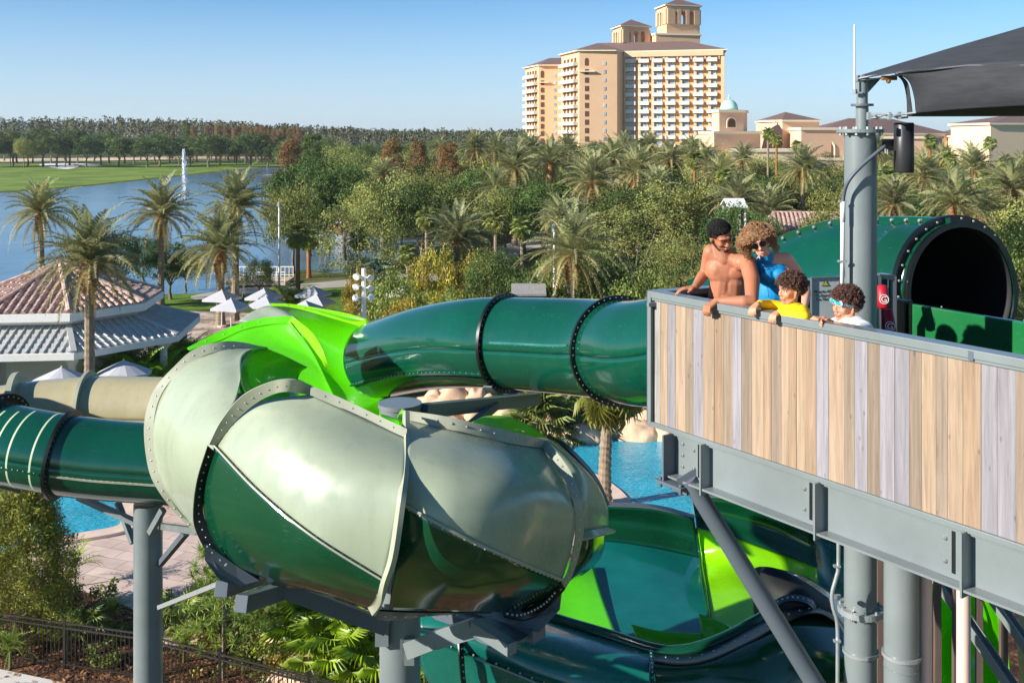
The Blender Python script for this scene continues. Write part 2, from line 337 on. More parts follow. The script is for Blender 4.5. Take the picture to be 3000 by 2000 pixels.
# pool terrace
def paver():
    m,nt,b=newmat('terrace_pavers'); N=nt.nodes; L=nt.links; b.inputs['Roughness'].default_value=.8
    tc=N.new('ShaderNodeTexCoord'); mp=N.new('ShaderNodeMapping'); mp.inputs['Rotation'].default_value=(0,0,.35); L.new(tc.outputs['Object'],mp.inputs[0])
    br=N.new('ShaderNodeTexBrick'); br.inputs['Scale'].default_value=1.0; br.inputs['Brick Width'].default_value=1.2; br.inputs['Row Height'].default_value=.6; br.inputs['Mortar Size'].default_value=.012
    br.inputs['Color1'].default_value=(*lin((222,196,180)),1); br.inputs['Color2'].default_value=(*lin((206,180,166)),1); br.inputs['Mortar'].default_value=(*lin((150,128,118)),1); L.new(mp.outputs[0],br.inputs['Vector'])
    nz=N.new('ShaderNodeTexNoise'); nz.inputs['Scale'].default_value=1.3; nz.inputs['Detail'].default_value=7; L.new(tc.outputs['Object'],nz.inputs[0])
    mr=N.new('ShaderNodeMapRange'); mr.inputs[1].default_value=.3;mr.inputs[2].default_value=.7;mr.inputs[3].default_value=.82;mr.inputs[4].default_value=1.1; L.new(nz.outputs[0],mr.inputs[0])
    hs=N.new('ShaderNodeHueSaturation'); L.new(br.outputs[0],hs.inputs['Color']); L.new(mr.outputs[0],hs.inputs['Value']); L.new(hs.outputs[0],b.inputs['Base Color']); return m
M_PAVE=paver()
sheet('pool_terrace',gpoly([(60,1500),(400,1440),(760,1420),(1700,1380),(2300,1500),(1500,1620),(900,1700),(620,1850),(500,1905),(400,1790),(250,1735),(120,1700)],2),.02,M_PAVE)
sheet('mulch_bed',gpoly([(-900,1600),(100,1690),(250,1735),(400,1790),(500,1905),(660,1850),(940,1690),(1700,1620),(2600,1560),(3600,1700),(3600,2700),(1500,2900),(-1500,2900)],0),.012,twotone('bark_mulch',(62,40,28),(104,70,48),2.6,c=(140,104,74),bump=.9,bs=14))
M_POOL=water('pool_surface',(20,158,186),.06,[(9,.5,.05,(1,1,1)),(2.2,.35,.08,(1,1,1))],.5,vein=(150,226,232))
M_POOL2=M_POOL
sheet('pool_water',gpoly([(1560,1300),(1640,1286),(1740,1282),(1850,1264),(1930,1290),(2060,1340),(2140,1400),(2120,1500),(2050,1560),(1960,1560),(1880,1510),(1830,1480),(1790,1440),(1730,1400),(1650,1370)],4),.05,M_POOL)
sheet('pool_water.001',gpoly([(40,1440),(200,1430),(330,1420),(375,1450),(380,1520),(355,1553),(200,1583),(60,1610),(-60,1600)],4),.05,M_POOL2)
def coping(name,pts,r,label):
    mb=MB(); w=[G(x,y) for x,y in pts]; sp=evenly(spline(w,60),60)
    g=[[],[],[],[]]
    for i,p in enumerate(sp):
        d=(sp[min(i+1,60)]-sp[max(i-1,0)]).normalized(); n=Vector((-d.y,d.x,0))
        g[0].append(p-n*r); g[1].append(p-n*r+Vector((0,0,.12))); g[2].append(p+n*r+Vector((0,0,.12))); g[3].append(p+n*r)
    mb.grid(g); o=mb.build(name,M_STONE); tag(o,label,'pool edge')
coping('pool_coping',[(1640,1284),(1740,1280),(1850,1262),(1930,1288),(2060,1338),(2140,1398)],.16,'pale stone coping along the far edge of the big turquoise pool')
coping('pool_coping',[(1650,1372),(1730,1402),(1790,1442),(1830,1482),(1880,1512),(1960,1562)],.30,'curved stone coping on the near side of the big turquoise pool')
coping('pool_coping',[(330,1418),(378,1450),(384,1520),(355,1556),(200,1586),(60,1613)],.3,'pale stone coping round the small pool behind the left steel column')
sheet('concrete_kerb',gpoly([(-400,1925),(0,1962),(200,2004),(420,2080),(420,2400),(-600,2400)],0),.03,mat('light_concrete',(214,208,200),.8,var=.08,vs=1.5))
# lake fountain: a plume of droplets
def fountain(px,pyb,hgt,wid,label,n=1900):
    b=G(px,pyb); rr=random.Random(px); t=thing('fountain',label,'fountain',b)
    mb=MB()
    for i in range(n):
        u=rr.random()**.8; z=u*hgt; w=wid*(.35+.65*math.sin(min(1,(1-u)*1.15+.12)*math.pi*.75))*(1-.25*u)
        a=rr.random()*6.283; q=abs(rr.gauss(0,.5)); s=.02+.07*rr.random()
        c=b+Vector((math.cos(a)*q*w+ (1-u)*.4,math.sin(a)*q*w,z)); mb.ball(c,s,n=4,m=3,sc=(1,1,2.2))
    mb.build('water_jet',mat('white_spray',(248,250,252),.6,var=.02,trans=.3),t)
    mb=MB()
    for i in range(240):
        a=rr.random()*6.283; q=rr.random()*wid*1.9; mb.ball(b+Vector((math.cos(a)*q,math.sin(a)*q,.05+.25*rr.random())),.12,n=4,m=3)
    mb.build('splash',MATS['white_spray'],t)
fountain(538,575,9.6,.62,'tall white water jet rising from the lake')
# ---------------------------------------------------------------- vegetation generators
def rosette(mb,rr,c,n,L,elev=(-35,85),nl=20,ll=.45,lw=.045,droop=1.0,vee=.55,col=(1,1,1),brown=.0,az=None,rach=.02):
    c=Vector(c)
    for i in range(n):
        u=(i+.5)/n
        el=R(elev[0]+(elev[1]-elev[0])*u**.85)+rr.gauss(0,.08); a=(i*2.399963+rr.gauss(0,.25)) if az is None else az
        if n>60 and rr.random()<.06: continue
        l=L*rr.uniform(.72,1.14); sh=rr.uniform(.72,1.22); el+=rr.gauss(0,.07); k=brown*(1-u)**3
        mb.col=(col[0]*sh*(1+.35*k),col[1]*sh*(1-.1*k),col[2]*sh*(1-.35*k))
        h=Vector((math.cos(a),math.sin(a),0)); pts=[];p=c.copy();e=el;N_=9
        for j in range(N_+1):
            pts.append(p.copy()); st=l/N_; e2=e-droop*(j/N_)**1.5*(1.15+.35*math.cos(el)); p=p+(h*math.cos(e2)+Vector((0,0,1))*math.sin(e2))*st
        side=Vector((-h.y,h.x,0)); tw=rr.gauss(0,.35)
        rw=rach
        for j in range(N_):
            w0=rw*(1-j/N_)+.006;w1=rw*(1-(j+1)/N_)+.006
            mb.add([pts[j]-side*w0,pts[j]+side*w0,pts[j+1]+side*w1,pts[j+1]-side*w1],[(0,1,2,3)])
        for s_ in(-1,1):
            for j in range(nl):
                t=.14+.86*j/(nl-1)+rr.uniform(-.01,.01); q=min(t,.999)*N_; k0=int(q); b=pts[k0].lerp(pts[k0+1],q-k0)
                d=(pts[k0+1]-pts[k0]).normalized(); up=side.cross(d); 
                if up.z<0: up=-up
                sd=(side*math.cos(tw)+up*math.sin(tw))*s_
                fl=math.sin(min(1,t*1.05)*math.pi)**.45*(1-.35*t)
                v=(sd*1.0+d*.75+up*(vee*rr.uniform(.6,1.3))).normalized()*ll*max(.25,fl)*rr.uniform(.85,1.15)
                wv=d*lw*.5
                mb.add([b-wv,b+wv,b+v*.6+wv*.9+Vector((0,0,-.02*ll)),b+v+Vector((0,0,-.12*ll))],[(0,1,2,3)])
    mb.col=(1,1,1)
def trunk(mb,c,h,r0,r1,rr,rings=.12,amp=.05,n=10,mi=0,lean=(0,0)):
    m=max(4,int(h/rings)); pts=[];rs=[]
    for i in range(m+1):
        t=i/m; pts.append(Vector(c)+Vector((lean[0]*t*t,lean[1]*t*t,h*t))); rs.append((r0+(r1-r0)*t+ (r0*.35*(1-t)**8))*(1+amp*(1 if i%2 else -1)+rr.uniform(-amp,amp)*.5))
    mb.tube(pts,rs,n,mi)
def fan(mb,rr,c,d,up,Rr,n=16,spread=R(150),col=(1,1,1),fold=.18,droopy=.25):
    """one palmate leaf: narrow pleated segments from the hub c, facing up"""
    side=d.cross(up).normalized(); up=side.cross(d).normalized(); mb.col=col
    for i in range(n):
        a=-spread+2*spread*i/(n-1); da=spread/n*.92; l=Rr*(1-.25*(abs(a)/spread)**2)*rr.uniform(.9,1.08)
        def q(an,rad,z): return c+(d*math.cos(an)+side*math.sin(an))*rad+up*z
        mb.add([q(a,.02*Rr,0),q(a-da,l*.55,-.03*Rr),q(a,l,-droopy*Rr+rr.uniform(-.06,.06)*Rr),q(a+da,l*.55,-.03*Rr),q(a,l*.55,fold*Rr*.5)],[(0,1,4),(1,2,4),(2,3,4),(3,0,4)])
    mb.col=(1,1,1)
def fancrown(mb,rr,c,n,pet,Rr,elev=(-50,80),col=(1,1,1),seg=16,brown=.2):
    for i in range(n):
        u=(i+.5)/n; el=R(elev[0]+(elev[1]-elev[0])*u)+rr.gauss(0,.1); a=i*2.399963+rr.gauss(0,.2); h=Vector((math.cos(a),math.sin(a),0))
        d=h*math.cos(el)+Vector((0,0,math.sin(el))); l=pet*rr.uniform(.8,1.15); p=Vector(c)+d*l-Vector((0,0,.12*l*l*math.cos(el)))
        sh=rr.uniform(.75,1.2); k=brown*(1-u)**3; col2=(col[0]*sh*(1+k),col[1]*sh*(1-.2*k),col[2]*sh*(1-.4*k)); mb.col=col2
        sd=Vector((-h.y,h.x,0))*.012; mb.add([Vector(c)-sd,Vector(c)+sd,p+sd,p-sd],[(0,1,2,3)])
        el2=el-.45; d2=h*math.cos(el2)+Vector((0,0,math.sin(el2))); up=Vector((-h.x*math.sin(el2),-h.y*math.sin(el2),math.cos(el2)))
        fan(mb,rr,p,d2,up,Rr*rr.uniform(.85,1.1),seg,R(120),col2)
def leafball(mb,rr,c,r,n,s,col,flat=.8,shell=.55,asp=.6):
    c=Vector(c)
    for i in range(n):
        z=rr.uniform(-.75,1); a=rr.random()*6.283; q=math.sqrt(max(0,1-z*z)); nrm=Vector((q*math.cos(a),q*math.sin(a),z))
        p=c+Vector((nrm.x,nrm.y,nrm.z*flat))*r*(shell+(1-shell)*rr.random())
        k=rr.uniform(.86,1.15); mb.col=(col[0]*k,col[1]*k,col[2]*k)
        w=(nrm+Vector((rr.gauss(0,.55),rr.gauss(0,.55),rr.gauss(0,.55)))).normalized()
        t=w.cross(Vector((rr.gauss(0,1),rr.gauss(0,1),rr.gauss(0,1)))).normalized(); b=w.cross(t)
        ss=s*rr.uniform(.6,1.3)
        mb.add([p-t*ss*.5,p-b*ss*asp*.5,p+t*ss*.5,p+b*ss*asp*.5],[(0,1,2,3)])
    mb.col=(1,1,1)
def clampf(x,a,b): return max(a,min(b,x))
def crownmesh(mb,rr,c,rad,hgt,ncl,nlf,ls,cone=0.0,tintv=.18,cr_=.3,flat=.8,asp=.6,base=(1,1,1)):
    c=Vector(c)
    for i in range(ncl):
        if cone>0:
            u=rr.random()**.75; rr_=rad*(1-u*cone)*(.35+.65*rr.random()**.5); a=rr.random()*6.283; p=c+Vector((math.cos(a)*rr_,math.sin(a)*rr_,u*hgt)); r_=rad*cr_*(1-.5*u)
        else:
            z=rr.uniform(-.65,1); a=rr.random()*6.283; q=math.sqrt(1-z*z); f=(.62+.38*rr.random())*(1+.22*noise.noise(Vector((q*math.cos(a)*1.7+c.x,q*math.sin(a)*1.7+c.y,z*1.7+i*.001))))
            p=c+Vector((q*math.cos(a)*rad*f,q*math.sin(a)*rad*f,z*hgt*.5*f)); r_=rad*cr_*rr.uniform(.7,1.25)
        k=1+rr.gauss(0,tintv); k=clampf(k,.55,1.5); g=1+rr.gauss(0,.06); leafball(mb,rr,p,r_,nlf,ls,(base[0]*k*g,base[1]*k,base[2]*k/g),flat,.5,asp)
def limbs(mb,rr,c,h,r,spread,top,n=6,mi=0):
    c=Vector(c); mb.tube([c,c+Vector((rr.uniform(-.2,.2),rr.uniform(-.2,.2),h*.5)),c+Vector((rr.uniform(-.3,.3),rr.uniform(-.3,.3),h))],[r*1.25,r,r*.75],8,mi)
    for i in range(n):
        a=6.283*i/n+rr.random(); e=c+Vector((math.cos(a)*spread*rr.uniform(.6,1),math.sin(a)*spread*rr.uniform(.6,1),h+ (top-h)*rr.uniform(.4,.9)))
        s0=c+Vector((0,0,h*rr.uniform(.75,1))); mb.tube([s0,s0.lerp(e,.5)+Vector((0,0,-.1*spread)),e],[r*.5,r*.3,r*.1],6,mi)
# ---- prototypes (each first used in the scene, then copied)
PROTO={}
def proto_date(v,h=6.2,R_=3.3,n=88,bright=1.0):
    rr=random.Random(100+v); t=thing('date_palm','x','palm')
    mb=MB(); trunk(mb,(0,0,0),h-1.5,.27,.23,rr,.13,.05); mb.build('trunk',M_BARK,t)
    mb=MB(); 
    m=14; pts=[Vector((0,0,h-1.5+1.6*i/m)) for i in range(m+1)]; rs=[(.25+.16*math.sin(min(1,i/m*1.25)*math.pi*.62))*(1+(.09 if i%2 else -.06)) for i in range(m+1)]
    mb.tube(pts,rs,14)
    for i in range(90):
        a=i*2.4; z=h-1.4+1.5*(i/90); r0=.34; mb.bar((r0*math.cos(a)*.85,r0*math.sin(a)*.85,z),(math.cos(a)*(r0+.10),math.sin(a)*(r0+.10),z+.14),.06,.03)
    mb.build('boot_collar',M_BOOT,t)
    mb=MB(); rosette(mb,rr,(0,0,h+.05),n,R_,(-34,88),28,.60,.08,.8,.5,(1,1,1),.5,rach=.035)
    rosette(mb,rr,(0,0,h-.15),9,R_*.7,(-72,-45),20,.4,.07,.5,.3,(1.15,.85,.6),.3,rach=.03)
    mb.build('crown',M_DATE,t,fix=False); return t
def proto_fan(v,h=7.0,bright=1,pet=.9,Rr=.95,n=34,tr=.15,orange=False):
    rr=random.Random(200+v); t=thing('fan_palm','x','palm'); mb=MB(); trunk(mb,(0,0,0),h,tr*1.25,tr,rr,.15,.04,8); mb.build('trunk',M_BOOT if orange else M_BARK,t)
    mb=MB(); fancrown(mb,rr,(0,0,h),n,pet,Rr,(-60,82)); mb.build('crown',M_FAN,t,fix=False); return t
def proto_tree(v,rad,hgt,th,m,name='broadleaf_tree',ncl=70,nlf=46,ls=.34,cone=0,cr_=.28,r=.18):
    rr=random.Random(300+v); t=thing(name,'x','tree'); mb=MB(); limbs(mb,rr,(0,0,0),th,r,rad*.75,th+hgt*.8); mb.build('trunk',M_BARKG,t)
    mb=MB()
    if cone: crownmesh(mb,rr,(0,0,th*.5),rad,hgt,ncl,nlf,ls,cone,.2,cr_,1.2,.35)
    else: crownmesh(mb,rr,(0,0,th+hgt*.42),rad,hgt,ncl,nlf,ls,0,.3,cr_)
    mb.build('crown',m,t,fix=False); return t
def place(key,make,loc,s=1.0,rz=None,label=None,group=None,cat=None,name=None,sz=None):
    if key in PROTO: o=copy_tree(PROTO[key])
    else: o=make(); PROTO[key]=o
    o.location=loc; o.scale=(s,s,(sz or s)); o.rotation_euler[2]=random.random()*6.283 if rz is None else rz
    o['label']=label
    if cat: o['category']=cat
    if group: o['group']=group
    elif 'group' in o: del o['group']
    return o
def date_at(px,Y,yc,label,group='date palms round the resort',w=None,v=None):
    """date palm with its trunk foot on the ground at depth Y and the crown's heart seen at row yc"""
    z=H+(390-yc)*Y/3000; s=z/6.2; hs=(w*Y/3000/6.2 if w else 1.0); v=(int(px)%5) if v is None else v
    return _dp(px,Y,z,hs,label,group,v)
def _dp(px,Y,z,hs,label,group,v):
    lean=random.Random(int(px*7+Y))
    # crown keeps its own size; the trunk takes the height
    key='date%d'%v
    o=copy_tree(PROTO[key]) if key in PROTO else proto_date(v)
    PROTO.setdefault(key,o)
    o.location=((px-1500)*Y/3000,Y,0); o.rotation_euler[2]=random.random()*6.283; o['label']=label; o['group']=group
    for c in o.children:
        n=c.name.split('.')[0]
        if n=='trunk': c.scale=(hs,hs,max(.2,(z-1.3*hs)/4.7)); c.location=(0,0,0)
        else: c.scale=(hs,hs,hs); c.location=(0,0,z-6.2*hs)
    o.rotation_euler[0]=lean.gauss(0,.022); o.rotation_euler[1]=lean.gauss(0,.022)
    return o
def fan_at(px,Y,yc,label,group='fan palms',w=None,v=None):
    z=H+(390-yc)*Y/3000; hs=(w*Y/3000/3.4 if w else 1.0); v=int(px)%2 if v is None else v; key='fan%d'%v
    o=copy_tree(PROTO[key]) if key in PROTO else proto_fan(v,orange=(v==1))
    PROTO.setdefault(key,o)
    o.location=((px-1500)*Y/3000,Y,0); o.rotation_euler[2]=random.random()*6.283; o['label']=label; o['group']=group
    for c in o.children:
        if c.name.startswith('trunk'): c.scale=(1,1,max(.1,z/7.0)); c.location=(0,0,0)
        else: c.scale=(hs,hs,hs); c.location=(0,0,z-7.0*hs)
    return o
# ---- date palms by the lake (foreground left) and mid ground
date_at(122,74,628,'date palm at the far left with its trunk rising behind the pavilion roof peak',w=235,v=0)
date_at(262,45,768,'big date palm standing in front of the pink tiled pavilion roof',w=370,v=1)
date_at(470,77,632,'tall straight date palm between the pavilion and the water jet',w=240,v=2)
date_at(646,69,735,'shorter dark-trunked date palm of the close pair left of the lamp post',w=290,v=0)
date_at(688,71,610,'taller grey-trunked date palm of the close pair left of the lamp post',w=260,v=1)
date_at(1350,76,708,'date palm rising beside the yellow bush behind the green tube',w=255,v=2)
date_at(1674,58,750,'large date palm beside the white lamp post behind the green tube',w=320,v=0)
date_at(2352,112,500,'date palm with a tall bare trunk in front of the long pink tiled roof',w=175,v=1)
date_at(2792,76,600,'wide date palm just above the black slide mouth',w=250,v=2)
mid=[(1385,150,440,110),(1508,118,495,150),(1612,122,480,150),(1735,104,540,200),(1872,112,510,170),(1965,128,470,120),(2100,122,520,150),(2178,150,470,95),
 (1450,160,450,110),(1660,150,450,115),(2860,116,500,150),(2640,140,470,110),(1825,165,440,100),(2030,160,450,100),(2250,110,640,190),(2960,90,560,190),(1540,180,430,90),(1905,180,430,90),(2760,150,470,100)]
mlab=['date palm at the left end of the row below the tan hotel','date palm rising out of the yellow bush below the hotel\'s left wing','date palm below the hotel\'s blank tan wall','wide grey-green date palm just above the crown of the large one by the lamp post','date palm below the hotel\'s balcony front','date palm left of the two bright fan palms below the hotel','date palm with a low crown below the dome tower','small date palm standing against the peach wall under the dome tower',
 'small date palm behind the left end of the hotel row','small date palm behind the second palm of the hotel row','date palm in front of the cream building at far right','date palm just right of the steel mast under the black speaker','small date palm at the foot of the hotel\'s balconies','small date palm close to the peach wall corner','low date palm behind the curly-haired woman','tall feathery palm at the right edge of the picture','small date palm at the foot of the hotel\'s far left wing','small date palm against the last balcony column','small date palm between the speaker and the cream building']
for (px,Y,yc,w),lb in zip(mid,mlab): date_at(px,Y,yc,lb,w=w*1.18)
for px,Y,yc,w,lb in [(1790,118,468,150,'date palm between the hotel row and the wide middle palm'),(1562,140,452,135,'date palm at the foot of the hotel\'s blank wall, second row'),(2062,138,478,140,'date palm just left of the low chapel wall'),(1925,104,566,180,'low full date palm above the man\'s head'),(2165,96,598,200,'shaggy date palm directly behind the woman\'s hair'),(1450,112,556,150,'dark date palm left of the wide middle palm'),(1850,122,520,150,'date palm behind the airy tree'),(1290,170,438,90,'small date palm beside the darkest cypress'),
 (2870,88,640,220,'broad date palm over the right shoulder of the slide mouth'),(2705,104,522,180,'date palm below the speaker'),(2620,88,604,200,'date palm between the mast and the slide mouth'),(2560,130,446,120,'small date palm right behind the mast'),(2995,112,520,160,'date palm cut by the right edge of the picture'),(1120,120,520,130,'date palm crown among the oaks in the centre of the tree mass'),(1640,86,640,170,'dusty date palm behind the large one by the lamp post')]: date_at(px,Y,yc,lb,w=w)
fl=[(873,82,690,95,'slim fan palm on the lake shore right of the lamp post'),(905,92,700,80,'second slim fan palm on the lake shore, behind the first'),(1196,70,745,75,'stout fan palm with an orange trunk left of the yellow bush'),(1530,80,668,80,'fan palm with a short bare trunk between the two large date palms'),
 (1973,128,500,60,'bright fan palm with a red-brown trunk, left of the pair below the hotel'),(2035,125,470,66,'bright fan palm with a red-brown trunk, right of the pair below the hotel'),(2250,145,392,44,'tall thin fan palm, left one of two against the peach wall'),(2275,140,412,44,'tall thin fan palm, right one of two against the peach wall'),(2335,150,428,42,'bright fan palm crown beside the cream corner pier'),
 (2600,92,520,80,'fan palm with a rough orange trunk just right of the steel mast'),(2782,110,468,60,'fan palm left of the far right date palm'),(2892,105,530,66,'fan palm with a slim pale trunk near the right edge'),(2725,140,415,50,'fan palm beside the black speaker'),(2900,150,420,48,'small fan palm against the far right cream building'),
 (1875,180,425,40,'small fan palm below the hotel balconies, left'),(1905,185,420,40,'small fan palm below the hotel balconies, right'),(1560,190,425,40,'small fan palm at the hotel\'s left foot'),(2010,175,430,46,'small fan palm at the hotel\'s right foot'),(1452,84,650,84,'fan palm left of the large date palm\'s crown'),(1642,98,560,66,'fan palm above the large date palm'),(2120,112,520,60,'fan palm below the low chapel wall'),(2822,96,560,80,'fan palm behind the slide mouth'),(2948,112,478,60,'fan palm below the far right cream wall'),(1250,88,640,76,'fan palm by the curved path'),(1050,76,700,80,'fan palm on the near lake shore behind the sparse tree'),(940,120,560,60,'fan palm among the dark trees on the lake\'s east bank')]
for px,Y,yc,w,lb in fl: fan_at(px,Y,yc,lb,w=w)
# cut-back palm by the pool and fan palm clump on the rocks
def custom(name,label,cat,loc,build,group=None):
    t=thing(name,label,cat,loc,group); build(t,Vector(loc)); return t
def pool_palm(t,L):
    rr=random.Random(5); mb=MB(); trunk(mb,L,3.4,.24,.19,rr,.11,.07,12,lean=(.15,0)); mb.build('trunk',M_BARK,t)
    mb=MB()
    for i in range(70):
        a=i*2.4; z=L.z+2.75+1.35*i/70; r0=.2; mb.bar((L.x+.15+r0*math.cos(a),L.y+r0*math.sin(a),z),(L.x+.15+math.cos(a)*(r0+.22),L.y+math.sin(a)*(r0+.22),z+.26),.07,.03)
    mb.tube([L+Vector((.15,0,3.0)),L+Vector((.15,0,4.2))],[.2,.16],10); mb.build('boot_collar',M_BOOT,t)
    mb=MB(); fancrown(mb,rr,L+Vector((.15,0,4.3)),30,.85,.85,(-65,60),(1,.95,.7)); mb.build('crown',M_FAN,t,fix=False)
L=G(1770,1486); custom('cabbage_palm','short cabbage palm with a ridged grey trunk at the pool edge','palm',L,pool_palm)
def fanbush(px,py,label,n,pet,Rr,z=0,col=(1,1,1),name='fan_palm_bush',elev=(-20,80),m=None,seg=20):
    L=G(px,py) if not z else z
    t=thing(name,label,'palm',L); rr=random.Random(int(px)); mb=MB(); fancrown(mb,rr,L+Vector((0,0,.35)),n,pet,Rr,elev,col,seg); mb.build('leaves',m or M_FAN,t,fix=False)
    mb=MB(); trunk(mb,L,.45,.18,.12,rr,.12); mb.build('trunk',M_BARK,t)
fanbush(1590,1290,'bushy fan palm on the rocks behind the grey steel arm',34,1.25,.95,elev=(0,85))
fanbush(1720,1262,'drooping grey-green fan palm on the rocks left of the pool palm',22,1.1,.85,col=(.9,.95,.9))
fanbush(1850,1225,'dry brownish fan palm on the rocks behind the pool',18,1.0,.8,col=(1.2,.9,.6))
# ---- broadleaf trees, cypresses, bushes
KIND={
 'oak':   lambda: proto_tree(1,3.6,5.2,2.2,M_LEAF,'oak_tree',95,95,.22),
 'oak2':  lambda: proto_tree(2,3.4,6.0,2.4,M_LEAFD,'oak_tree',95,95,.21),
 'sparse':lambda: proto_tree(3,4.0,8.0,2.2,M_LEAF,'oak_tree',150,50,.17,cr_=.2,r=.2),
 'cyp':   lambda: proto_tree(4,2.6,13.,2.0,M_RUST,'cypress_tree',150,60,.26,cone=.72,cr_=.34,r=.25),
 'cypg':  lambda: proto_tree(5,2.6,12.,2.0,M_LEAFD,'cypress_tree',150,60,.26,cone=.7,cr_=.34,r=.25),
 'ybush': lambda: proto_tree(6,2.0,2.6,.4,M_LEAFY,'yellow_bush',80,80,.12,r=.06),
 'gbush': lambda: proto_tree(7,1.8,2.2,.3,M_LEAFB,'green_bush',80,80,.11,r=.05),
 'dbush': lambda: proto_tree(8,1.8,2.0,.3,M_LEAFD,'dark_bush',80,80,.11,r=.05),
}
BASE={'oak':(3.6,7.0),'oak2':(3.4,7.6),'sparse':(4,9.2),'cyp':(2.6,14.5),'cypg':(2.6,13.5),'ybush':(2,2.9),'gbush':(1.8,2.4),'dbush':(1.8,2.2)}
def tree_at(kind,px,Y,ytop,w,label,group='trees round the resort'):
    ztop=H+(390-ytop)*Y/3000; r,h=BASE[kind]; o=place(kind,KIND[kind],((px-1500)*Y/3000,Y,0),1,None,label,group)
    sx=w*Y/3000/(2*r); o.scale=(sx,sx,max(.15,ztop/h)); return o
big=[('cyp',852,150,402,150,'broad rust-green cypress at the lake end of the tree mass'),('cypg',915,165,388,130,'tall dark cypress behind the rust-green one by the lake'),
('sparse',1010,140,430,170,'wide grey-green tree between the lake cypresses and the rust ones'),('cyp',1150,150,398,130,'first tall rust-brown cypress left of the hotel'),('cyp',1225,158,405,110,'second tall rust-brown cypress left of the hotel'),('cyp',1310,150,412,130,'darkest red-brown cypress, just left of the hotel palms'),
('oak2',905,108,478,230,'dark round oak on the lake\'s east bank'),('oak',860,95,545,180,'olive-green tree on the red bank of the lake'),('oak2',1010,105,505,220,'dark oak behind the sparse tree'),('sparse',1060,72,575,270,'large sparse grey-green tree on the near lake shore'),('oak',1140,100,520,240,'broad oak in the centre of the tree mass'),
('oak2',1235,95,545,230,'dark leafy oak above the curved path'),('oak2',1420,120,500,200,'dark oak under the yellow tree left of the hotel'),('ybush',1440,135,470,190,'yellow-flowering tree below the hotel\'s left wing'),('oak',1480,100,560,190,'olive oak left of the wide middle palm'),
('oak2',1590,98,550,190,'dark oak behind the lamp post palm'),('sparse',1860,80,590,330,'wide airy tree behind the wooden deck corner'),('oak2',1830,98,560,260,'dark round oak behind the airy tree by the deck'),('oak',1960,100,540,240,'olive oak behind the man\'s shoulder'),('oak2',2150,78,612,170,'dark oak crown right behind the woman\'s hair'),('oak2',2240,84,640,110,'small dark oak at the left end of the long tiled roof'),
('sparse',2010,70,690,210,'thin pale-branched tree beside the man\'s raised arm'),('oak',2140,120,530,220,'round oak in front of the peach building\'s foot'),('oak2',2260,118,530,180,'oak against the peach wall behind the woman'),('oak',2440,112,540,170,'oak left of the steel mast'),('gbush',2420,95,600,150,'bright green tree behind the steel mast\'s left side'),
('oak2',2660,105,560,200,'oak right of the steel mast'),('oak',2900,100,560,280,'olive tree behind the black slide mouth'),('oak',3010,85,600,260,'tree at the right edge behind the slide mouth'),('oak2',2760,120,530,220,'dark oak below the speaker'),('gbush',2950,80,650,240,'bright yellow-green tree by the right end of the tube'),
('ybush',1270,68,720,150,'yellow-orange bush right of the stout orange-trunked palm'),('ybush',1400,68,735,170,'yellow bush at the foot of the middle date palm'),('gbush',1690,62,700,260,'fresh green bush around the foot of the large date palm'),('oak2',1440,64,745,190,'dark bush between the yellow bush and the white lamp post'),('gbush',1150,62,800,200,'bright green shrub bed in front of the spotlight mast'),('ybush',1060,66,790,110,'yellow-green shrub right of the spotlight mast'),
('oak2',345,76,690,150,'dark tree behind the big front palm\'s right fronds'),('oak2',500,80,720,170,'dark shrubby tree at the foot of the straight palm'),('oak',545,84,745,130,'small olive tree at the lake edge left of the palm pair'),('oak2',420,90,700,120,'small dark tree by the lake behind the straight palm'),('oak',760,80,760,90,'low bush on the shore by the palm pair'),
('dbush',1780,60,790,260,'dark green bush behind the deck\'s left corner'),('gbush',1880,56,800,240,'yellow-green shrub right behind the deck\'s left corner'),('dbush',1560,58,810,170,'dark shrub beside the small grey-roofed hut'),('gbush',1330,60,850,150,'green shrub on top of the green tube\'s skyline'),('ybush',1180,58,865,120,'straw-coloured shrub left of the middle date palm\'s foot')]
for k,px,Y,yt,w,lb in big: tree_at(k,px,Y,yt,w,lb)
# the fill of the tree mass: same kinds, seeded
rr=random.Random(21); n=0
gl={'oak':'olive-green oak in the dense tree mass between the lake and the hotel','oak2':'dark green oak in the dense tree mass between the lake and the hotel','cyp':'rust-brown cypress in the belt behind the tree mass','gbush':'low bright shrub under the palms of the tree mass','dbush':'low dark shrub under the palms of the tree mass','cypg':'dark cypress in the belt behind the tree mass'}
fill=[]
for row,(Y,ytop,x0,x1,step,h) in enumerate([(330,418,830,3100,62,0),(270,428,850,3100,80,0),(220,438,880,3100,92,0),(185,452,900,3100,105,0),(155,478,1020,3100,130,0),(132,505,1000,3100,150,0),(115,545,960,3100,175,0)]):
    x=x0+rr.uniform(0,step)
    while x<x1:
        if not (1500<x<2150 and Y>300): fill.append((x,Y*rr.uniform(.93,1.07),ytop+rr.uniform(-9,12),step*rr.uniform(1.15,1.6)))
        x+=step*rr.uniform(.8,1.2)
for x,Y,yt,w in fill:
    if 2200<x and Y>200: continue
    if Y>200: k=rr.choice(['oak','oak2','oak2','cyp' if x<1330 else 'oak'])
    else: k=rr.choice(['oak','oak2','oak','gbush'])
    tree_at(k,x,Y,yt,w,gl[k],'trees in the mass between the lake and the hotel')
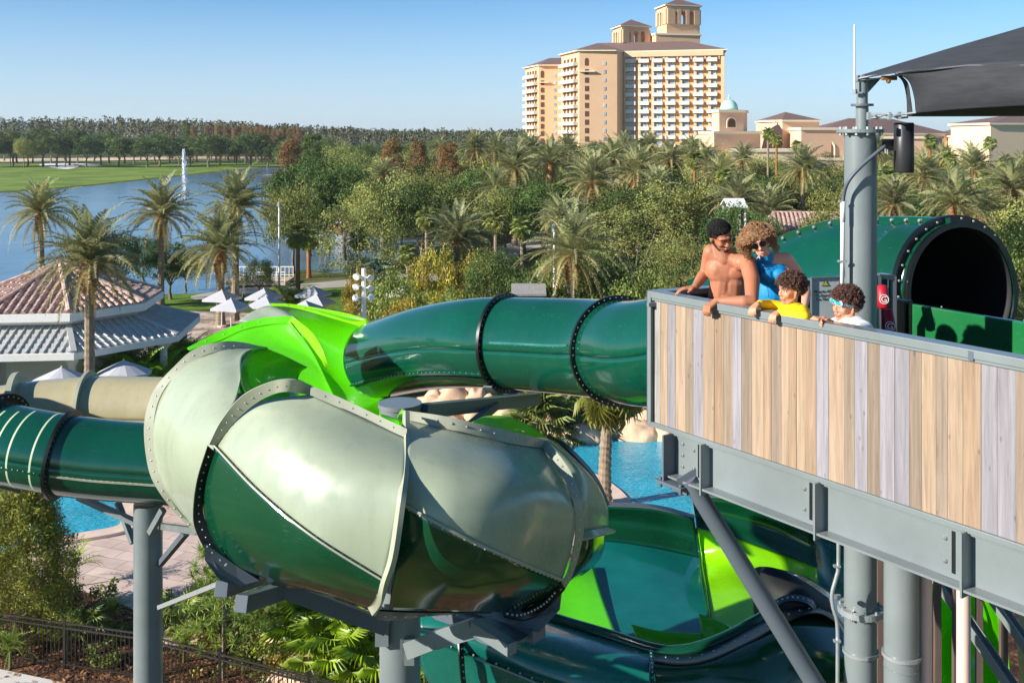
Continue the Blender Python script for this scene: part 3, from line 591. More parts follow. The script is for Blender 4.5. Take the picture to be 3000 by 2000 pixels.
for i in range(34):   # shrubs in the nearer band
    x=rr.uniform(960,3000); Y=rr.uniform(66,96); k=rr.choice(['gbush','dbush','dbush'])
    if 1180<x<1660 and Y>72: continue
    tree_at(k,x,Y,390+(H-rr.uniform(1.4,3.2))*3000/Y,rr.uniform(90,170),{'gbush':'knee-high fresh green shrub in the beds beyond the green tube','dbush':'knee-high dark shrub in the beds beyond the green tube'}[k],'shrubs under the palms')
# golf-course trees beyond the fairway
def golf_tree(v,dark):
    def f():
        rr=random.Random(400+v); t=thing('parkland_tree','x','tree'); mb=MB(); limbs(mb,rr,(0,0,0),3.2,.2,2.2,8.0,5); mb.build('trunk',M_BARKG,t); mb=MB(); crownmesh(mb,rr,(0,0,6.6),3.6,8.0,70,60,.42,0,.25,.32); mb.build('crown',M_LEAFD,t,fix=False); return t
    return f
rr=random.Random(9)
for i in range(46):
    x=-120+i*22+rr.uniform(-8,8); Y=rr.uniform(385,430) if i%2 else rr.uniform(430,480)
    if x>860: break
    v=i%3; o=place('golf%d'%v,golf_tree(v,v!=1),((x-1500)*Y/3000,Y,0),1,None,['dark-crowned tree in the row beyond the golf fairway','lighter green tree in the row beyond the golf fairway','dark-crowned tree in the row beyond the golf fairway'][v],'trees in the row beyond the fairway')
    s=rr.uniform(.95,1.25); hz=1.0 if x>330 else 1.12; o.scale=(s*1.7,s*1.5,s*hz)
for i in range(26):
    x=610+i*10.5+rr.uniform(-4,4); Y=rr.uniform(440,520); o=tree_at('cyp',x,Y,358+rr.uniform(-6,10)+(x-600)*.05,rr.uniform(26,40),'slender brown cypress in the stand beyond the fairway','brown cypress stand beyond the fairway')
for x,Y,yt,w,k in [(505,430,380,34,'cyp'),(545,435,352,40,'cypg'),(565,440,366,34,'cyp'),(30,400,398,50,'oak'),(70,380,405,60,'oak'),(190,390,410,60,'oak2')]:
    tree_at(k,x,Y,yt,w,'tall tree standing out of the row beyond the golf fairway','tall trees beyond the fairway')
# far woods: one mass
def forest():
    rr=random.Random(3); mb=MB()
    for i in range(5600):
        Y=500*math.exp(rr.random()*1.35); x=rr.uniform(-500,3400); 
        t=clampf((x-450)/700,0,1); top=(347+34*t)+rr.uniform(-3.0,6) ; 
        if x>1600: top=388
        z=H+(390-top)*min(Y,760)/3000*(1.0 if Y<760 else 1.0); z=clampf(z,9,24)*rr.uniform(.86,1.05)
        r=rr.uniform(2.2,4.2); X=(x-1500)*Y/3000; br=noise.noise(Vector((X*.012,Y*.008,0)))+rr.gauss(0,.12)
        k=rr.uniform(.85,1.1); col=(1.35*k,1.1*k,.95*k) if br>.1 else (.95*k,1.05*k,.85*k)
        for j in range(44):
            u=rr.random()**.6; a=rr.random()*6.283; q=r*(1.05-.7*u)*rr.uniform(.5,1); p=Vector((X+math.cos(a)*q,Y+math.sin(a)*q,z*(.25+.75*u)))
            kk=rr.uniform(.7,1.25); mb.col=(col[0]*kk,col[1]*kk,col[2]*kk)
            n=Vector((math.cos(a)+rr.gauss(0,.5),math.sin(a)+rr.gauss(0,.5),.7+rr.gauss(0,.4))).normalized(); t_=n.cross(Vector((rr.gauss(0,1),rr.gauss(0,1),rr.gauss(0,1)))).normalized(); b=n.cross(t_); s=rr.uniform(.4,.85)
            mb.add([p-t_*s,p-b*s*.7,p+t_*s,p+b*s*.7],[(0,1,2,3)])
    o=mb.build('far_forest',mat('distant_foliage',(80,82,52),.8,var=.2,vs=.02,attr='tint'),None,fix=False); tag(o,'distant brown and green woods along the horizon','forest',kind='stuff')
forest()
# ---- near planting, bottom left
def conifer(t,L):
    rr=random.Random(8); mb=MB(); mb.tube([L,L+Vector((0,0,3.7))],[.14,.03],8); mb.build('trunk',M_BARKG,t)
    mb=MB()
    for i in range(800):
        u=rr.random()**.85; z=.15+3.75*u; r=1.28*(1-u**2.6)**.6*(.5+.5*rr.random())*(1+.18*math.sin(z*3+i)); a=rr.random()*6.283; p=L+Vector((math.cos(a)*r,math.sin(a)*r,z)); k=rr.uniform(.65,1.35)
        leafball(mb,rr,p,.22,60,.10,(k*1.05,k,k*.8),1.3,.3,.25)
    mb.build('crown',mat('golden_conifer_needle',(128,134,50),.6,var=.25,vs=.9,attr='tint',trans=.2),t,fix=False)
L=G(70,1960); L=Vector((-12.6,26.6,0)); custom('conifer_shrub','big golden-green conifer at the left edge under the striped tube','conifer',L,conifer)
def sapling(t,L,h=3.3,r=.85,sd=4):
    rr=random.Random(sd); mb=MB(); mb.tube([L,L+Vector((0,0,h))],[.05,.015],6); mb.build('trunk',M_BARKG,t); mb=MB()
    for i in range(150):
        u=rr.random(); z=.9+(h-.8)*u; q=r*(1-.75*u)*rr.random()**.5; a=rr.random()*6.283; p=L+Vector((math.cos(a)*q,math.sin(a)*q,z)); k=rr.uniform(.75,1.3); mb.col=(k,k,k)
        for j in range(46):
            d=Vector((rr.gauss(0,1),rr.gauss(0,1),rr.gauss(.5,1))).normalized()*rr.uniform(.14,.26); s=d.cross(Vector((rr.gauss(0,1),rr.gauss(0,1),1))).normalized()*.007; mb.add([p-s,p+s,p+d+s*.5,p+d-s*.5],[(0,1,2,3)])
    mb.build('crown',mat('pine_needle',(128,150,60),.6,var=.2,attr='tint',trans=.3),t,fix=False)
custom('pine_sapling','young feathery pine right of the left steel column','pine',G(655,1985),lambda t,L:sapling(t,L,4.4,1.15,4))
custom('pine_sapling','low pine sapling just behind the left column, by the terrace','pine',G(770,1900),lambda t,L:sapling(t,L,2.6,.8,9))
M_BFAN=mat('bright_fan_leaf',(150,176,38),.4,var=.15,vs=.8,attr='tint',trans=.35)  # vivid yellow-green leaf colour of its own
for px,py,n,lb in [(900,1905,26,'bright green fan palm clump under the sage shell, left part'),(1010,1945,24,'bright green fan palm clump under the sage shell, middle part'),(1090,2010,18,'low fan palm leaves against the centre column'),(960,1985,18,'front fan palm of the clump above the boulder'),(1290,2045,20,'yellow-green drooping fan palm under the right bracket')]:
    fanbush(px,py,lb,n,.85,.62,m=M_BFAN,elev=(-5,70))
def smallplant(px,py,label,kind,seed,s=1.0,z=.0):
    L=G(px,py); L.z=z; t=thing('bedding_plant',label,'plant',L,'small plants in the mulch bed'); rr=random.Random(seed); mb=MB()
    if kind=='ros': rosette(mb,rr,L+Vector((0,0,.35*s)),22,.55*s,(10,80),10,.16*s,.02,.9,.5,(1.1,1.1,.8)); mm=M_FAN; mb.tube([L,L+Vector((0,0,.36*s))],[.04,.03],6)
    elif kind=='fan': fancrown(mb,rr,L+Vector((0,0,.3*s)),14,.35*s,.3*s,(0,75),(1,1,.8),14); mm=M_FAN
    else:
        for i in range(12): leafball(mb,rr,L+Vector((rr.gauss(0,.22)*s,rr.gauss(0,.22)*s,rr.uniform(.1,.45)*s)),.16*s,22,.11,(1,1,1)); 
        mm=M_LEAFB if kind=='bush' else M_LEAFY
    mb.build('leaves',mm,t,fix=False)
sp=[(530,1880,'fan',1.6,'spiky little palm in the mulch left of the steel column'),(260,1885,'fan',1.2,'small fan plant in the mulch near the fence'),(330,1835,'ros',1.1,'small feathery plant in the mulch'),(200,1905,'ros',1.3,'feathery plant against the fence'),(120,1880,'bush',1.3,'small green shrub by the fence at left'),(220,1720,'ros',1.6,'fern-like plant at the terrace edge'),(300,1760,'bush',1.1,'green plant at the terrace edge'),
(345,1880,'bush',.9,'low leafy plant beside the left column'),(500,1850,'bush',1.2,'leafy plant right of the left column'),(560,1900,'yel',1.2,'straw-yellow plant right of the left column'),(600,1930,'yel',1.1,'straw-yellow plant by the pine'),(540,1940,'ros',1.2,'feathery plant by the fence, right part'),(700,1960,'bush',1.4,'leafy shrub under the pine'),(760,1975,'bush',1.5,'leafy shrub by the boulder'),(830,1990,'yel',1.3,'straw plant by the boulder'),
(30,1960,'ros',1.3,'feathery plant at the left edge by the fence'),(300,1950,'bush',1.1,'shrub behind the fence left of the column'),(450,1790,'bush',1.0,'plant by the terrace right of the column'),(640,1820,'bush',1.8,'tall leafy plant under the steel arms'),(680,1790,'bush',2.4,'fresh green shrub between the steel arms'),(740,1905,'bush',2.2,'bright shrub left of the fan palm clump'),(720,1850,'bush',2.1,'dense shrub under the sage shell'),(800,1870,'bush',2.0,'dense olive shrub under the sage shell'),(855,1830,'yel',1.8,'golden shrub under the sage shell')]
for i,(px,py,k,s,lb) in enumerate(sp): smallplant(px,py,lb,k,50+i,s)
for i,(px,py,w,k,lb) in enumerate([(620,1790,.55,'gbush','leafy shrub just left of the small steel arm ends'),(690,1845,.6,'gbush','full green shrub below the steel arm ends'),(760,1830,.6,'ybush','golden shrub below the main steel arm'),(820,1890,.55,'gbush','green shrub left of the bright fan palms'),(880,1815,.6,'dbush','dark shrub behind the bright fan palms'),(960,1850,.6,'gbush','shrub between the bright fan palms and the steel arm'),(560,1850,.4,'dbush','low dark shrub right of the left column'),(180,1800,.5,'dbush','dark shrub at the foot of the big conifer')]):
    L=G(px,py); r,h=BASE[k]; o=place(k,KIND[k],L,1,None,lb); o.scale=(w/r*1.2,w/r*1.2,w*1.7/h)
# mulch chips with fallen leaves
def litter():
    rr=random.Random(77); mb=MB()
    for i in range(2600):
        x=rr.uniform(-60,1400); y=rr.uniform(1720,2080); p=G(x,y); k=rr.uniform(.5,1.6); mb.col=(k,k*.9,k*.8)
        if y<1720+ (x-100)*.3 and x<500: continue
        a=rr.random()*6.283; s=rr.uniform(.03,.09); d=Vector((math.cos(a),math.sin(a),rr.uniform(-.2,.4)))*s; q=Vector((-math.sin(a),math.cos(a),rr.uniform(-.2,.3)))*s*.35; c=p+Vector((0,0,.05)); mb.add([c-d,c-q,c+d,c+q],[(0,1,2,3)])
    o=mb.build('mulch_litter',mat('dry_leaf_litter',(150,112,76),.9,var=.3,attr='tint'),None,fix=False); tag(o,'dry leaves and bark chips on the mulch bed','leaf litter',kind='stuff')
litter()
# areca thicket behind the sage shell, blue cycad, grasses
def areca(px,py,n,L_,label,z=0,m=None,h=.6,col=(1,1,1)):
    L=G(px,py); t=thing('areca_palm',label,'palm',L); rr=random.Random(int(px)); mb=MB()
    for i in range(5):
        c=L+Vector((rr.gauss(0,.5),rr.gauss(0,.4),0)); mb.tube([c,c+Vector((0,0,h*1.5))],[.05,.04],6)
    mb.build('stem',M_BARK,t); mb=MB()
    for i in range(6): rosette(mb,rr,L+Vector((rr.gauss(0,.55),rr.gauss(0,.4),h*rr.uniform(.8,1.9))),n//6,L_,(15,88),18,.5,.06,1.1,.25,col)
    mb.build('leaves',m or mat('areca_leaf',(128,168,38),.4,var=.2,vs=.9,attr='tint',trans=.3),t,fix=False)
for px,py,lb in [(330,1165,'areca palm beside the white umbrella'),(410,1150,'areca palm in the middle of the bright clump behind the sage shell'),(480,1140,'tall areca palm of the bright clump behind the sage shell'),(550,1110,'areca palm touching the lime trough\'s skyline'),(440,1200,'front areca palm over the beige slide')]: areca(px,py,54,2.0,lb)
areca(1130,900,48,1.9,'bright palm shrub right of the spotlight mast'); areca(1200,905,48,1.8,'second palm shrub right of the spotlight mast'); areca(830,930,60,1.9,'pale spiky palm among the umbrellas',m=M_FAN,col=(1.1,1.1,1))
def cycad(px,Y,yc,w,label,m=M_BLUE,seed=1):
    z=H+(390-yc)*Y/3000; L=Vector(((px-1500)*Y/3000,Y,0)); t=thing('blue_palm',label,'palm',L); rr=random.Random(seed); mb=MB(); mb.tube([L,L+Vector((0,0,z))],[.2,.15],8); mb.build('trunk',M_BARK,t)
    mb=MB(); fancrown(mb,rr,L+Vector((0,0,z)),46,w*Y/3000*.32,w*Y/3000*.24,(-20,85),(1,1,1),16,0); mb.build('crown',m,t,fix=False)
cycad(1290,74,770,120,'blue-grey fan palm right of the sparse shore tree'); cycad(1115,72,800,100,'pale blue-green palm in front of the sparse shore tree',seed=2)
# ---------------------------------------------------------------- buildings
def wallpts(a,b,z0,z1,mb,mi=0,th=.4):
    """a wall slab between plan points a,b"""
    a=Vector((a[0],a[1],0)); b=Vector((b[0],b[1],0)); mb.box(((a+b)/2)+Vector((0,0,(z0+z1)/2)),((b-a).length,th,z1-z0),((b-a).normalized(),Vector((-(b-a).normalized().y,(b-a).normalized().x,0)),Vector((0,0,1))),mi)
def XY(px,Y): return Vector(((px-1500)*Y/3000,Y,0))
def ZP(py,Y): return H+(390-py)*Y/3000
def hiproof(mb,poly,z,h,over=.8,apex=None,mi=0,ridge=None,th=.35,mt=1):
    c=sum(poly,Vector())/len(poly); out=[c+(p-c)*(1+over/(p-c).length) for p in poly]
    if ridge is None: r=[c,c]
    else: r=[Vector(ridge[0]),Vector(ridge[1])]
    n=len(out); mb.prism([(p.x,p.y) for p in out],z-th,z,mt)
    vs=[Vector((p.x,p.y,z+.002)) for p in out]+[Vector((r[0].x,r[0].y,z+h)),Vector((r[1].x,r[1].y,z+h))]
    fs=[]
    near=[0 if (p-r[0]).length<=(p-r[1]).length else 1 for p in out]
    for i in range(n):
        j=(i+1)%n
        if near[i]==near[j]: fs.append((i,j,n+near[i]))
        else: fs.append((i,j,n+near[j],n+near[i]))
    mb.add(vs,fs,mi)
def arch_window(mb,o,ux,w,zb,zs,depth,mi=0,n=8,nv=None):
    """flat arched panel on a wall: o = centre point on wall plan, ux = wall direction, proud by depth"""
    nv=nv or Vector((ux.y,-ux.x,0)); pts=[(-w/2,zb),(w/2,zb)]+[(w/2*math.cos(math.pi*i/n),zs+w/2*math.sin(math.pi*i/n)) for i in range(n+1)]
    f=[o+ux*x+nv*depth+Vector((0,0,z)) for x,z in pts]; b=[p-nv*(depth+.1) for p in f]; m=len(pts)
    mb.add(f+b,[tuple(range(m)),tuple(reversed(range(m,2*m)))]+[(i,(i+1)%m,m+(i+1)%m,m+i) for i in range(m)],mi)
def hotel():
    t=thing('hotel_building','tall tan resort hotel with stacked white balconies and two arcaded roof towers','hotel',XY(1850,360))
    a,b,c,d,e=XY(1645,369),XY(1697,350),XY(1808,350),XY(1830,355.5),XY(2120,346)
    back=Vector((4,26,0)); zt=ZP(150,350); 
    mb=MB(); mb.prism([(p.x,p.y) for p in (a,b,c,d,e,e+back,a+back)],0,zt,0); mb.build('wall',M_STUCCO,t)
    # far left wing
    a2,b2,c2=XY(1540,396),XY(1578,380),XY(1650,380); zt2=ZP(193,380)
    mb=MB(); mb.prism([(p.x,p.y) for p in (a2,b2,c2,c2+back,a2+back)],0,zt2,0); mb.build('wall',M_STUCCO,t)
    mb=MB(); hiproof(mb,[a,b,c,d,e,e+back,a+back],zt+.3,ZP(126,361)-zt,1.2,ridge=((a+b+c)/3+Vector((5,9,0)),e+Vector((-10,12,0)))); mb.build('roof',[M_ROOFB,M_TRIM],t)
    mb=MB(); hiproof(mb,[a2,b2,c2,c2+back,a2+back],zt2+.3,ZP(171,390)-zt2,1.2,ridge=((a2+b2+c2)/3+Vector((3,8,0)),c2+Vector((2,12,0)))); mb.build('roof',[M_ROOFB,M_TRIM],t)
    # towers
    def tower(px0,pxm,px1,Y,yb,yt,ypk,sill,name):
        p0,p1,p2=XY(px0,Y*1.03),XY(pxm,Y),XY(px1,Y*1.012); p3=p0+(p2-p1); zb,zt_=ZP(yb,Y),ZP(yt,Y)
        mb=MB(); w=(p2-p1); L=w.length; u=w.normalized(); n_=Vector((u.y,-u.x,0)); v=(p0-p1); vn=v.normalized(); Lv=v.length
        za=zb+(zt_-zb)*.34; zs=zb+(zt_-zb)*.74
        mb.prism([(p.x,p.y) for p in (p1,p2,p3,p0)],zb,za); mb.prism([(p.x,p.y) for p in (p1,p2,p3,p0)],zs+L*.11,zt_)
        for (o,q,LL) in((p1,u,L),(p0,u,L),(p1,vn,Lv),(p2,vn,Lv)):
            for i in range(4):
                x=LL*(.02,.32,.57,.82)[i] if LL==L else LL*(.0,.3,.58,.86)[i]; w_=LL*(.22,.1,.1,.16)[i]
                mb.box(o+q*(x+w_/2)+Vector((0,0,(za+zs+L*.11)/2)),(w_,.9,zs+L*.11-za+.02),(q,Vector((q.y,-q.x,0)),Vector((0,0,1))))
            for i in range(3):   # spandrels shaping each arch head
                x0=LL*(.24,.42+.0,.67)[i]; x1=LL*(.32,.57,.82)[i]; cx=(x0+x1)/2; r=(x1-x0)/2
                pts=[]
                for k in range(9):
                    an=math.pi*k/8; pts.append((cx+r*math.cos(an),zs+r*math.sin(an)))
                for k in range(8):
                    (xa,z0),(xb,z1)=pts[k],pts[k+1]; A=o+q*xa;B=o+q*xb; nn=Vector((q.y,-q.x,0))*.4; tp=zs+L*.11+.01
                    mb.add([A+nn+Vector((0,0,z0)),B+nn+Vector((0,0,z1)),B+nn+Vector((0,0,tp)),A+nn+Vector((0,0,tp)),A-nn+Vector((0,0,z0)),B-nn+Vector((0,0,z1)),B-nn+Vector((0,0,tp)),A-nn+Vector((0,0,tp))],[(0,1,2,3),(7,6,5,4),(0,4,5,1)])
        tw=mb.build('tower',M_STUCCO,t)
        mb=MB(); hiproof(mb,[p1,p2,p3,p0],zt_+.4,ZP(ypk,Y)-zt_,1.1); mb.build('roof',[M_ROOFB,M_TRIM],tw)
        return p1,p2,p3,p0
    tower(1797,1822,1902,362,150,78,54,0,'a')
    tower(1925,1953,2050,366,97,17,-8,0,'b')
    mb=MB(); q=[XY(1895,372),XY(1922,362),XY(2051,366),XY(2040,380)]; mb.prism([(p.x,p.y) for p in q],ZP(150,362),ZP(98,362)); mb.build('tower',M_STUCCO,t)
    q2=[q[0]+Vector((-.4,.2,0)),q[1]+Vector((-.3,-.4,0)),q[2]+Vector((.6,-.4,0)),q[3]]; mb=MB(); mb.prism([(p.x,p.y) for p in q2],ZP(98,362)-.5,ZP(98,362)+.1); mb.build('cornice',M_TRIM,t)
    # balconies of the main front: 7 x 11
    u=(e-d).normalized(); n_=Vector((u.y,-u.x,0)); L=(e-d).length; fl=[ZP(182+i*24.8,352) for i in range(11)]; step=24.8*360/3000
    cols=[XY(p,351) for p in (1843,1884,1926,1965,2007,2049,2090)]
    proto=None
    mb=MB()  # ochre recessed field and piers
    o0=d+u*.6; mb.box((d+e)/2+n_*.05+Vector((0,0,(fl[0]+2.6)/2)),(L-1.2,.3,fl[0]+2.6),(u,n_,Vector((0,0,1)))); mb.build('recess_wall',M_ORANGE,t)
    mb=MB()
    for i in range(8):
        x=(.0,.147,.285,.428,.57,.712,.855,.985)[i]*L; mb.box(d+u*(x+.3)+n_*.6+Vector((0,0,(fl[0]+2)/2)),(.9 if i<7 else 1.2,.9,fl[0]+2),(u,n_,Vector((0,0,1))))
    mb.build('pier',M_STUCCO,t)
    mb=MB(); mb.box((d+e)/2+n_*.8+Vector((0,0,zt-.9)),(L,1.5,1.8),(u,n_,Vector((0,0,1)))); mb.build('parapet',M_STUCCO,t)
    mb=MB()
    for j,c_ in enumerate(cols):
        x=(c_-d).dot(u); R0=2.55
        for k in range(14):
            a0=math.pi*k/14;a1=math.pi*(k+1)/14; P0=d+u*(x+R0*math.cos(a0))+n_*1.2;P1=d+u*(x+R0*math.cos(a1))+n_*1.2; z0=fl[0]+R0*math.sin(a0)*1.0;z1=fl[0]+R0*math.sin(a1); tp=zt-1.2
            mb.add([P0+Vector((0,0,z0)),P1+Vector((0,0,z1)),P1+Vector((0,0,tp)),P0+Vector((0,0,tp)),P0-n_*.9+Vector((0,0,z0)),P1-n_*.9+Vector((0,0,z1))],[(0,1,2,3),(0,4,5,1)])
    mb.build('arcade',M_STUCCO,t)
    pb=pw=None; rr=random.Random(2)
    for j,c_ in enumerate(cols):
        x=(c_-d).dot(u); o=d+u*x
        for i,z in enumerate(fl):
            if pb is None:
                mb=MB(); bx=(u,n_,Vector((0,0,1))); Z=lambda q:Vector((0,0,q))
                mb.box(Z(-.12)+n_*.9,(3.5,1.8,.25),bx); mb.box(n_*1.78+Z(1.02),(3.5,.08,.10),bx)
                mb.box(n_*1.75+Z(.5),(3.5,.05,1.0),bx,0)
                for s_ in(-1,1): mb.box(u*(1.72*s_)+n_*1.0+Z(.5),(.06,1.5,1.0),bx)
                me=mb.mesh('balcony',mat('balcony_white',(228,218,200),.7,var=.03)); mb=MB(); mb.box(n_*.32+Z(1.15),(2.5,.1,2.1),bx,0); mb.box(n_*.38+Z(1.15),(.1,.1,2.1),bx,1); mb.box(n_*.38+Z(2.24),(2.7,.12,.12),bx,1)
                mb.box(n_*.38+Z(1.15)+u*1.3,(.12,.12,2.2),bx,1);mb.box(n_*.38+Z(1.15)-u*1.3,(.12,.12,2.2),bx,1); mw=mb.mesh('window',[M_GLASS,M_WHITE]); pb=1
            p=o+Vector((0,0,z))-rootloc(t); k=link('balcony',me,t,p); link('window',mw,k,(0,0,0))
    # left faces: white balcony bands with four dark openings each
    for (A,B,zt_,n,y0,st,Yc) in((a,b,zt,12,186,24.5,358),(a2,b2,zt2,11,222,21.0,388)):
        v=(A-B).normalized(); Lv=(A-B).length; nn=Vector((-v.y,v.x,0)); 
        if nn.x>0: nn=-nn
        for i in range(n):
            z=ZP(y0+i*st,Yc); 
            if z<1: continue
            mb=MB(); ax=(v,nn,Vector((0,0,1))); mb.box(B+v*Lv/2+nn*.9+Vector((0,0,z-.6)),(Lv*.86,1.6,1.15),ax); bo=mb.build('balcony_band',mat('balcony_white',(244,238,226)),t)
            for q in range(4): mb=MB(); mb.box(B+v*Lv*(.2+.2*q)+nn*.06+Vector((0,0,z+.85)),(1.9,.2,1.5),ax); mb.build('window',M_DKWIN,bo)
    # stair slots and slit windows of the blank faces
    for (A,B,xs,n,y0,st,Yc) in((b,c,((.36,'slot'),(.93,'slit')),12,186,24.6,350),(b2,c2,((.28,'slot'),(.92,'slit')),11,222,21.2,380)):
        v=(B-A).normalized(); nn=Vector((v.y,-v.x,0)); L_=(B-A).length; ax=(v,nn,Vector((0,0,1)))
        for f,kd in xs:
            f=f*.55 if kd=='slot' else f*.72
            for i in range(n):
                z=ZP(y0+i*st,Yc)
                if z<1.5: continue
                mb=MB(); w_=1.25 if kd=='slot' else .85
                if kd=='slot' and i==0: arch_window(mb,A+v*L_*f,v,w_*1.05,z-.8,z+1.2,.06)
                else: mb.box(A+v*L_*f+nn*.05+Vector((0,0,z)),(w_,.16,1.75 if kd=='slot' else 1.2),ax)
                mb.build('window',M_DKWIN if kd=='slot' else M_GLASS,t)
    mb=MB()
    for A,v,L_,z in ((b,(c-b).normalized(),(c-b).length,ZP(210,350)),(b2,(c2-b2).normalized(),(c2-b2).length,ZP(242,380))):
        nn=Vector((v.y,-v.x,0)); mb.box(A+v*L_*.2+nn*.5+Vector((0,0,z)),(L_*.42,1.0,.35),(v,nn,Vector((0,0,1))))
    mb.build('ledge',M_TRIM,t)
hotel()
def block(name,label,cat,pl,Y,ytop,m=M_STUCCOP,roof=None,ridge_y=None,over=.6,trim=True,depth=12,wins=(),z0=0.0):
    """pl: [(px,Y)...] front plan points left to right"""
    pts=[XY(*p) for p in pl]; bk=[pts[-1]+Vector((2,depth,0)),pts[0]+Vector((2,depth,0))]; poly=pts+bk; zt=ZP(ytop,Y)
    t=thing(name,label,cat,Vector((pts[0].x,pts[0].y,0))); mb=MB(); mb.prism([(p.x,p.y) for p in poly],z0,zt); mb.build('wall',m,t)
    if roof:
        mb=MB(); c=sum(poly,Vector())/len(poly); ln=(pts[-1]-pts[0])*.5; ln=ln*max(0,1-depth/ln.length*.5)*.9
        hiproof(mb,poly,zt+.35,ZP(ridge_y,Y)-zt-.35,over,ridge=(c-ln,c+ln)); mb.build('roof',[M_ROOFB,M_TRIM],t)
    elif trim:
        mb=MB(); c=sum(poly,Vector())/len(poly); q=[c+(p-c)*(1+.4/(p-c).length) for p in poly]; mb.prism([(p.x,p.y) for p in q],zt-.35,zt+.15); mb.build('cornice',M_TRIM,t)
    for (px,Yw,w,zb,zs) in wins:
        o=XY(px,Yw); v=(pts[-1]-pts[0]).normalized(); mb=MB(); arch_window(mb,o,v,w*1.35,zb-.3,zs,.05); fr=mb.build('window_surround',M_TRIM,t); mb=MB(); arch_window(mb,o,v,w,zb,zs,.12); mb.build('window',M_DKWIN,fr)
    return t
# dome tower and its base
tD=block('chapel_tower','square cream tower with a pale teal dome beside the hotel','tower',[(2085,206),(2107,200),(2178,202)],200,324,M_STUCCOP,depth=5.5,trim=True)
def arc_on(t,px,Y,w,yb,ys,v=Vector((1,0,0))):
    mb=MB(); arch_window(mb,XY(px,Y),v,w*1.3,ZP(yb,Y),ZP(ys,Y),.05); f=mb.build('window_surround',M_TRIM,t); mb=MB(); arch_window(mb,XY(px,Y),v,w,ZP(yb,Y)+.2,ZP(ys,Y),.12); mb.build('window',M_DKWIN,f)
arc_on(tD,2143,200.6,1.75,376,360,(XY(2178,202)-XY(2107,200)).normalized())
mb=MB(); c=XY(2136,205); z=ZP(318,200)-.2
mb.lathe([(1.75*math.cos(a*math.pi/2/8)+.02,1.9*math.sin(a*math.pi/2/8)) for a in range(9)],(c.x,c.y,z+ .2),20); mb.lathe([(1.8,-.4),(1.8,.2),(1.9,.2)],(c.x,c.y,z),20)
mb.lathe([(.22,1.95),(.28,2.4),(.14,2.55),(.16,2.8),(.02,3.1)],(c.x,c.y,z),10); mb.build('dome',mat('pale_teal_dome',(176,214,204),.6,var=.1,vs=1),tD,smooth=True)
block('mission_building','peach flat-roofed block below the domed tower','building',[(2055,206),(2092,196),(2228,200)],197,387,M_STUCCOP,depth=14)
block('mission_building','pale low wing with a white parapet in front of the peach block','building',[(2140,188),(2330,190)],189,440,M_STUCCOC,depth=9)
block('mission_building','peach building under the first brown hipped roof','building',[(2240,215),(2292,208),(2400,210)],210,357,M_STUCCOP,roof=1,ridge_y=326,depth=16)
block('mission_building','long building under the wide brown roof behind the mast','building',[(2380,228),(2560,228),(2775,236)],228,395,M_STUCCOP,roof=1,ridge_y=345,depth=22)
block('mission_building','peach block with an arched window left of the mast','building',[(2325,200),(2347,196),(2478,198)],196,376,M_STUCCOP,depth=12,wins=[(2424,197.6,2.1,ZP(462,197),ZP(432,197))])
block('mission_building','low peach base with cream band under the arched window','building',[(2330,193),(2500,195)],193,466,M_STUCCOC,depth=4)
block('mission_building','peach building between the mast and the speaker','building',[(2480,212),(2720,214),(2760,220)],212,402,M_STUCCOP,depth=14)
block('mission_building','lower peach wall behind the palms right of the speaker','building',[(2560,200),(2960,204)],200,478,M_STUCCOP,depth=6)
block('mission_building','small building with its own brown hipped roof at right','building',[(2770,238),(2800,230),(2890,232)],230,402,M_STUCCOC,roof=1,ridge_y=375,depth=14)
block('mission_building','large cream building at the right edge under the shade sail','building',[(2902,170),(3190,176)],170,366,M_STUCCOC,roof=1,ridge_y=330,depth=20)
block('mission_building','pale distant building glimpsed through the trees left of the hotel','building',[(1000,215),(1035,215)],215,538,M_WHITE,depth=3) if False else None
